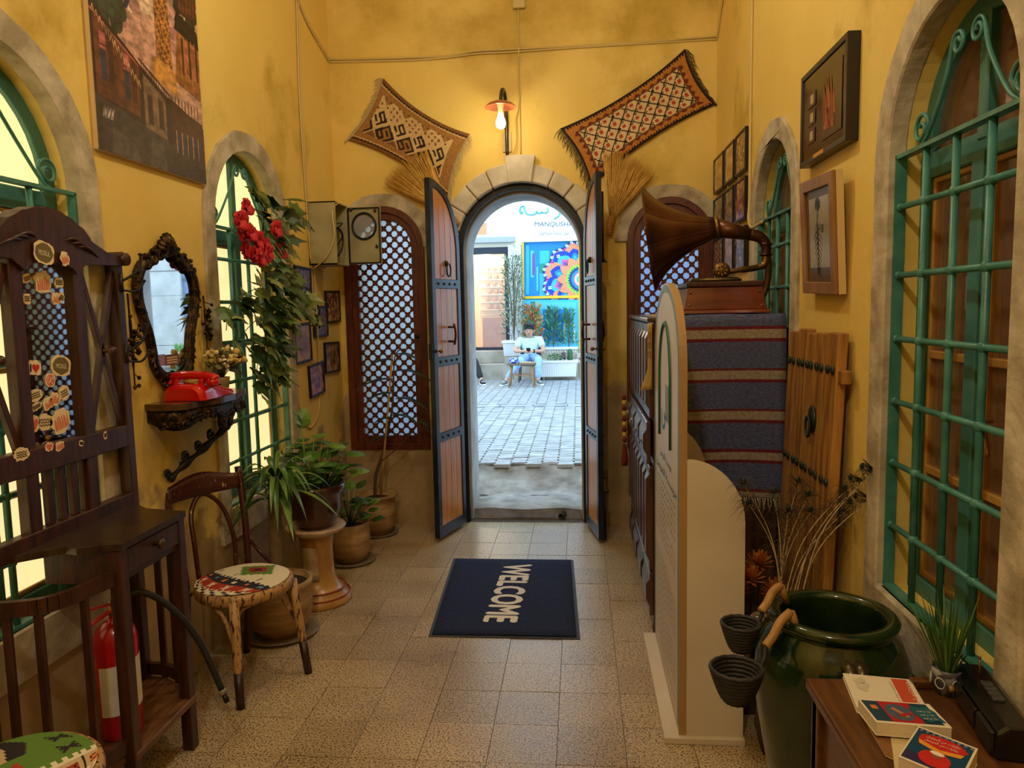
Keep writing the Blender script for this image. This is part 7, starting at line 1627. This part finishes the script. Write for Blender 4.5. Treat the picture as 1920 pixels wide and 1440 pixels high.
# stand for the tree planter
q = py(965, 668, 14.02); MB().box(q.x - .2, q.x + .26, 14.06, 14.42, zA, q.z).build('planter_block', PLN, label='stone block under the tree planter', cat='block', bevel=.01)
p = py(964, 642, 14.2); leafy('slim_tree', 'slim grey-green olive-like tree in front of the marble pilaster', p, 1.62, .27, 900, OL, .075, .012, 3)
p = py(999, 652, 14.27); leafy('croton_bush', 'yellow, red and green leafy bush behind the seated man', p, .80, .22, 420, CRO, .10, .02, 4)
p = py(1038, 653, 14.38); leafy('oleander', 'left of the two upright green oleander plants in the rear planter', p, .76, .17, 330, OLE, .095, .013, 5, .9, group='oleanders in the rear planter')
p = py(1067, 653, 14.38); leafy('oleander', 'right of the two upright green oleander plants in the rear planter', p, .72, .15, 280, OLE, .095, .013, 6, .9, group='oleanders in the rear planter')
p = py(1040, 678, 13.86); leafy('succulent', 'low rounded green succulent in the front planter', p, .14, .16, 160, [flat((120, 160, 110)), flat((96, 136, 92))], .04, .014, 7, .3, 'ball')
p = py(1059, 678, 13.86); leafy('spiky_plant', 'small dark spiky plant beside the cactus in the front planter', p, .12, .07, 26, [flat((60, 40, 60))], .10, .010, 8, 1.0)
p = py(1069, 679, 13.86); CT = thing('cactus', 'columnar green cactus in the front planter', 'cactus', p); MB().lathe([(.04, 0), (.046, .05), (.042, .13), (.048, .19), (.03, .24), (.0001, .25)], 24, 0, Matrix.Translation(p), rip=lambda t, z: 1 + .10 * math.cos(8 * t)).build('cactus_stem', flat((58, 100, 62)), CT)

p = V((4.15, 13.95, zst(13.95))); leafy('street_shrub', 'bright green shrub by the blue-grey steel gate', p, .75, .3, 300, [flat((96, 156, 60)), flat((130, 186, 84))], .09, .025, 12)
# ---- people ----------------------------------------------------------------
def skin(name, T, chains, mt, sub=2, root=0):
    """chains of (point, radius); equal points are merged; grown with a Skin modifier"""
    vs = []; rs = []; es = []; idx = {}
    for ch in chains:
        prev = None
        for p, r_ in ch:
            k = tuple(round(x, 4) for x in p)
            if k not in idx: idx[k] = len(vs); vs.append(V(p)); rs.append(r_)
            if prev is not None and prev != idx[k]: es.append((prev, idx[k]))
            prev = idx[k]
    W = wm(T).inverted(); me = bpy.data.meshes.new(name); me.from_pydata([W @ q for q in vs], es, []); me.materials.append(mt)
    o = bpy.data.objects.new(name, me); COL.objects.link(o); o.parent = T
    md = o.modifiers.new('k', 'SKIN'); md.use_smooth_shade = True
    if not me.skin_vertices: return o
    for i, r_ in enumerate(rs): me.skin_vertices[0].data[i].radius = (r_, r_) if isinstance(r_, (int, float)) else r_
    me.skin_vertices[0].data[root].use_root = True
    md = o.modifiers.new('s', 'SUBSURF'); md.levels = sub; md.render_levels = sub
    return o
SKINM = mat('skin', (196, 146, 116), (206, 158, 128), scale=6, rough=.55); HAIR = flat((22, 18, 18), .5)
def seated(label, D, shirt, jeans, shoe, phone=True, reach=0):
    """D shifts the whole figure; joints are read from the photograph at the distance of the bench"""
    g = lambda u, v, y: py(u, v, y) + D
    hip = g(994, 670, 13.62); T = thing('person', label, 'person', (hip.x, hip.y, zst(13.3) + D.z))
    chest = g(994, 645, 13.60); neck = g(994, 634, 13.55); hd = g(992, 621, 13.46)
    sL, sR = g(975, 638, 13.57), g(1013, 637, 13.57); eL, eR = g(965, 659, 13.42), g(1020, 658, 13.42); wL, wR = g(982, 658.5, 13.24), g(1001, 658.5, 13.24)
    hL, hR = g(987, 672, 13.60), g(1003, 672, 13.60); kL, kR = g(977, 675, 13.18), g(1010, 674, 13.18); aL, aR = g(950, 711, 13.02), g(1009, 711, 13.05)
    aR.x += reach; kR.x += reach * .5
    def hand(w, e, s):
        d = (w - e).normalized(); sd = d.cross(V((0, 0, 1))).normalized() * s; pm = w + d * .055
        fg = [[(w, .022), (pm, .026)]]
        for k in range(4): f0 = pm + sd * (.018 - .012 * k); fg.append([(pm, .026), (f0 + d * .030, .010), (f0 + d * (.050 - .004 * abs(k - 1)) - V((0, 0, .016)), .0085), (f0 + d * .040 - V((0, 0, .036)), .0075)])
        fg.append([(pm, .026), (w + d * .03 - sd * .030 + V((0, 0, .012)), .011), (w + d * .06 - sd * .030 + V((0, 0, .02)), .009)])
        return fg
    ch = [[(hip, .10), (chest, .115), (neck - V((0, 0, .02)), .055), (neck + V((0, -.01, .02)), .046), (hd - V((0, .01, .045)), .062), (hd + V((0, .005, .02)), .082), (hd + V((0, .01, .075)), .07)],
          [(chest, .115), (sL, .058), (eL, .040), (wL, .024)], [(chest, .115), (sR, .058), (eR, .040), (wR, .024)],
          [(hip, .10), (hL, .078), (kL, .058), (aL, .038), (aL + V((-.01, -.09, -.035)), .028)], [(hip, .10), (hR, .078), (kR, .058), (aR, .038), (aR + V((.01, -.09, -.035)), .028)]] + hand(wL, eL, 1) + hand(wR, eR, -1)
    skin('body', T, ch, SKINM)
    skin('polo_shirt', T, [[(hip + V((0, -.01, .02)), (.135, .115)), (hip.lerp(chest, .5), (.14, .12)), (chest, (.155, .125)), (neck - V((0, 0, .03)), .075), (neck - V((0, .005, .0)), .062)], [(chest, (.155, .125)), (sL, .074), (sL.lerp(eL, .45), .064), (sL.lerp(eL, .62), .060)], [(chest, (.155, .125)), (sR, .074), (sR.lerp(eR, .45), .064), (sR.lerp(eR, .62), .060)]], shirt)
    skin('jeans', T, [[(hip + V((0, 0, .03)), .13), (hip - V((0, .02, .01)), .125)], [(hip - V((0, .02, .01)), .125), (hL, .098), (kL, .076), (kL.lerp(aL, .5), .066), (aL + V((0, 0, .0)), .056)], [(hip - V((0, .02, .01)), .125), (hR, .098), (kR, .076), (kR.lerp(aR, .5), .066), (aR, .056)]], jeans)
    b = MB(); hz = hd + V((0, .018, .045)); b.ell(hz + V((0, .012, .010)), .092, .098, .085, 16, 10)
    r = random.Random(3)
    for k in range(26): t = r.uniform(0, 2 * PI); b.ell(hz + V((.075 * math.cos(t), .02 + .07 * math.sin(t) - .02, .035 + r.uniform(0, .045))), .03, .03, .024, 7, 5)
    b.build('hair', HAIR, T)
    fc = hd + V((0, -.075, -.012)); b = MB(); b.ell(fc + V((0, -.016, -.004)), .012, .016, .020, 8, 6)
    for s in (-1, 1): b.ell(hd + V((s * .084, .01, .0)), .012, .018, .028, 8, 6)
    b.build('nose_and_ears', SKINM, T)
    b = MB()
    for s in (-1, 1): b.ell(fc + V((s * .030, -.004, .018)), .012, .005, .005, 8, 5, 0); b.ell(fc + V((s * .030, -.004, .033)), .018, .005, .004, 8, 5, 0)
    b.ell(fc + V((0, -.004, -.036)), .022, .006, .006, 8, 5, 1); b.build('eyes_and_mouth', [flat((30, 22, 20)), flat((150, 84, 76))], T)
    for a_, s in ((aL, -1), (aR, 1)):
        o = V((a_.x + s * .02, a_.y - .06, zst(13.0) + D.z)); S = thing_part('shoe', T)
        def sole(s_, t_): pass
        b = MB(); pr = [(-.06, .034), (-.02, .042), (.06, .046), (.13, .044), (.18, .030)]
        ol = [(w, q) for q, w in pr] + [(-w, q) for q, w in pr[::-1]]
        R_ = Matrix.Rotation(s * .35, 3, 'Z')
        b.prism(ol, o + V((0, 0, .002)), R_ @ V((1, 0, 0)), R_ @ V((0, -1, 0)), (0, 0, .026)); b.build('sole', flat((236, 234, 230)), S, bevel=.006)
        b = MB(); MM = Matrix.Translation(o + V((0, 0, .024))) @ R_.to_4x4(); b.ell((0, 0, 0), 1, 1, 1, 12, 8, 0, Matrix())
        b.v = []; b.f = []; b.m = []; b.s = []
        b.ell(MM @ V((0, .0, .022)), .040, .062, .055, 12, 8); b.ell(MM @ V((0, -.10, .010)), .043, .075, .032, 12, 8); b.build('upper', shoe, S)
        b = MB()
        for k in range(3): b.tube([MM @ V((-.022, -.05 - .022 * k, .046 - .008 * k)), MM @ V((.022, -.05 - .022 * k, .046 - .008 * k))], .004, 5)
        b.build('laces', flat((240, 240, 240)), S)
    if phone: MB().tube([wR + V((-.012, .0, 0)), wR + V((.014, .006, 0))], .036, 12).build('wrist_watch', flat((20, 20, 24), .4), T)
    return T, (wL, wR)
def thing_part(name, T):
    o = bpy.data.objects.new(name, None); COL.objects.link(o); o.parent = T; o.empty_display_size = .05; return o
pT, (wL, wR) = seated('seated person in pale green polo shirt and light jeans looking at a phone', V((0, 0, 0)), mat('mint_polo', (196, 226, 214), (206, 234, 222), scale=5, rough=.85), mat('light_denim', (140, 172, 220), (166, 194, 232), scale=14, rough=.9), flat((112, 116, 112)))
pc_ = (wL + wR) / 2 + V((0, -.07, .02)); PHN = MB().cbox(pc_, .075, .014, .14, 0, Matrix.Rotation(.9, 4, 'X')).build('phone', flat((16, 16, 20), .3), label='dark smartphone held by the seated person', cat='phone', bevel=.004)
seated('seated person in dark trousers and black and white sneakers half hidden by the door jamb', V((-1.32, .10, 0)), flat((60, 62, 70)), flat((26, 26, 30)), flat((24, 24, 26)), False, .30)
# low wooden bench seats under the people
for (dx, dy, lab) in ((0, 0, 'black metal chair under the person with the phone'), (-1.32, .10, 'black metal chair of the half hidden person')):
    h = py(994, 670, 13.62) + V((dx, dy, 0)); zf = zst(13.6); zt_ = h.z - .12; T = thing('street_chair', lab, 'chair', (h.x, h.y, zf), group='black chairs on the street')
    MB().box(h.x - .20, h.x + .20, h.y - .19, h.y + .19, zt_ - .025, zt_).build('seat', flat((24, 24, 28), .5), T, bevel=.01)
    for a in (-1, 1):
        for c_ in (-1, 1): MB().tube([(h.x + a * .18, h.y + c_ * .17, zt_ - .02), (h.x + a * .20, h.y + c_ * .19, zst(h.y + c_ * .19))], .011, 8).build('leg', flat((24, 24, 28), .5), T)
    for a in (-1, 1): MB().tube([(h.x + a * .18, h.y + .18, zt_ - .02), (h.x + a * .18, h.y + .22, zt_ + .42)], .011, 8).build('back_post', flat((24, 24, 28), .5), T)
    MB().box(h.x - .19, h.x + .19, h.y + .20, h.y + .22, zt_ + .16, zt_ + .42).build('backrest', flat((24, 24, 28), .5), T, bevel=.006)
# small wooden stool-table with bag and tray
TBw = mat('stool_wood', (150, 108, 66), (178, 136, 92), scale=6, rough=.5); ty_ = 12.72
c_ = py(978, 681, ty_); zf = zst(ty_); T = thing('small_stool_table', 'small round-edged wooden stool used as a table in front of the person', 'stool', (c_.x, ty_, zf)); zt_ = c_.z
MB().prism([(c_.x + .25 * math.copysign(abs(math.cos(t)) ** .6, math.cos(t)), ty_ + .17 * math.copysign(abs(math.sin(t)) ** .6, math.sin(t))) for t in [2 * PI * i / 28 for i in range(28)]], (0, 0, zt_ - .03), (1, 0, 0), (0, 1, 0), (0, 0, .03)).build('top', mat('stool_top', (92, 78, 54), (116, 98, 70), rough=.5), T, bevel=.006)
for a in (-1, 1):
    for d in (-1, 1): MB().tube([(c_.x + a * .17, ty_ + d * .11, zt_ - .03), (c_.x + a * .21, ty_ + d * .15, zst(ty_ + d * .15))], [.017, .013], 8).build('leg', TBw, T)
for d in (-1, 1): MB().tube([(c_.x - .185, ty_ + d * .125, zt_ - .20), (c_.x + .185, ty_ + d * .125, zt_ - .20)], .008, 6).build('stretcher', TBw, T)
q = V((c_.x - .13, ty_ + .02, zt_)); b = MB(); r = random.Random(6)
b.lathe([(.0001, 0), (.075, .0), (.088, .03), (.080, .07), (.055, .095), (.0001, .10)], 18, 0, Matrix.Translation(q), rip=lambda t, z: 1 + .08 * math.sin(5 * t + 30 * z), mf=lambda i, j: 0 if (i * 3 + j) % 5 < 3 else 1); b.build('plastic_bag', [flat((46, 74, 176), .35), flat((206, 216, 236), .35)], label='crumpled blue and white plastic bag on the street stool', cat='bag')
TR = thing('seed_tray', 'shallow tray of small snacks on the street stool', 'tray', (c_.x + .12, ty_, zt_)); MB().box(c_.x + .0, c_.x + .235, ty_ - .07, ty_ + .07, zt_, zt_ + .012).build('tray_base', flat((176, 150, 110)), TR, bevel=.003)
r = random.Random(9); sm2 = MB(); sm2.ell((0, 0, 0), .010, .010, .008, 6, 4); sme = sm2.mesh('snack', flat((206, 186, 140)))
for k in range(40): piece('snack', sme, TR, V((c_.x + .015 + r.random() * .2, ty_ - .06 + r.random() * .12, zt_ + .019)) - TR.location)
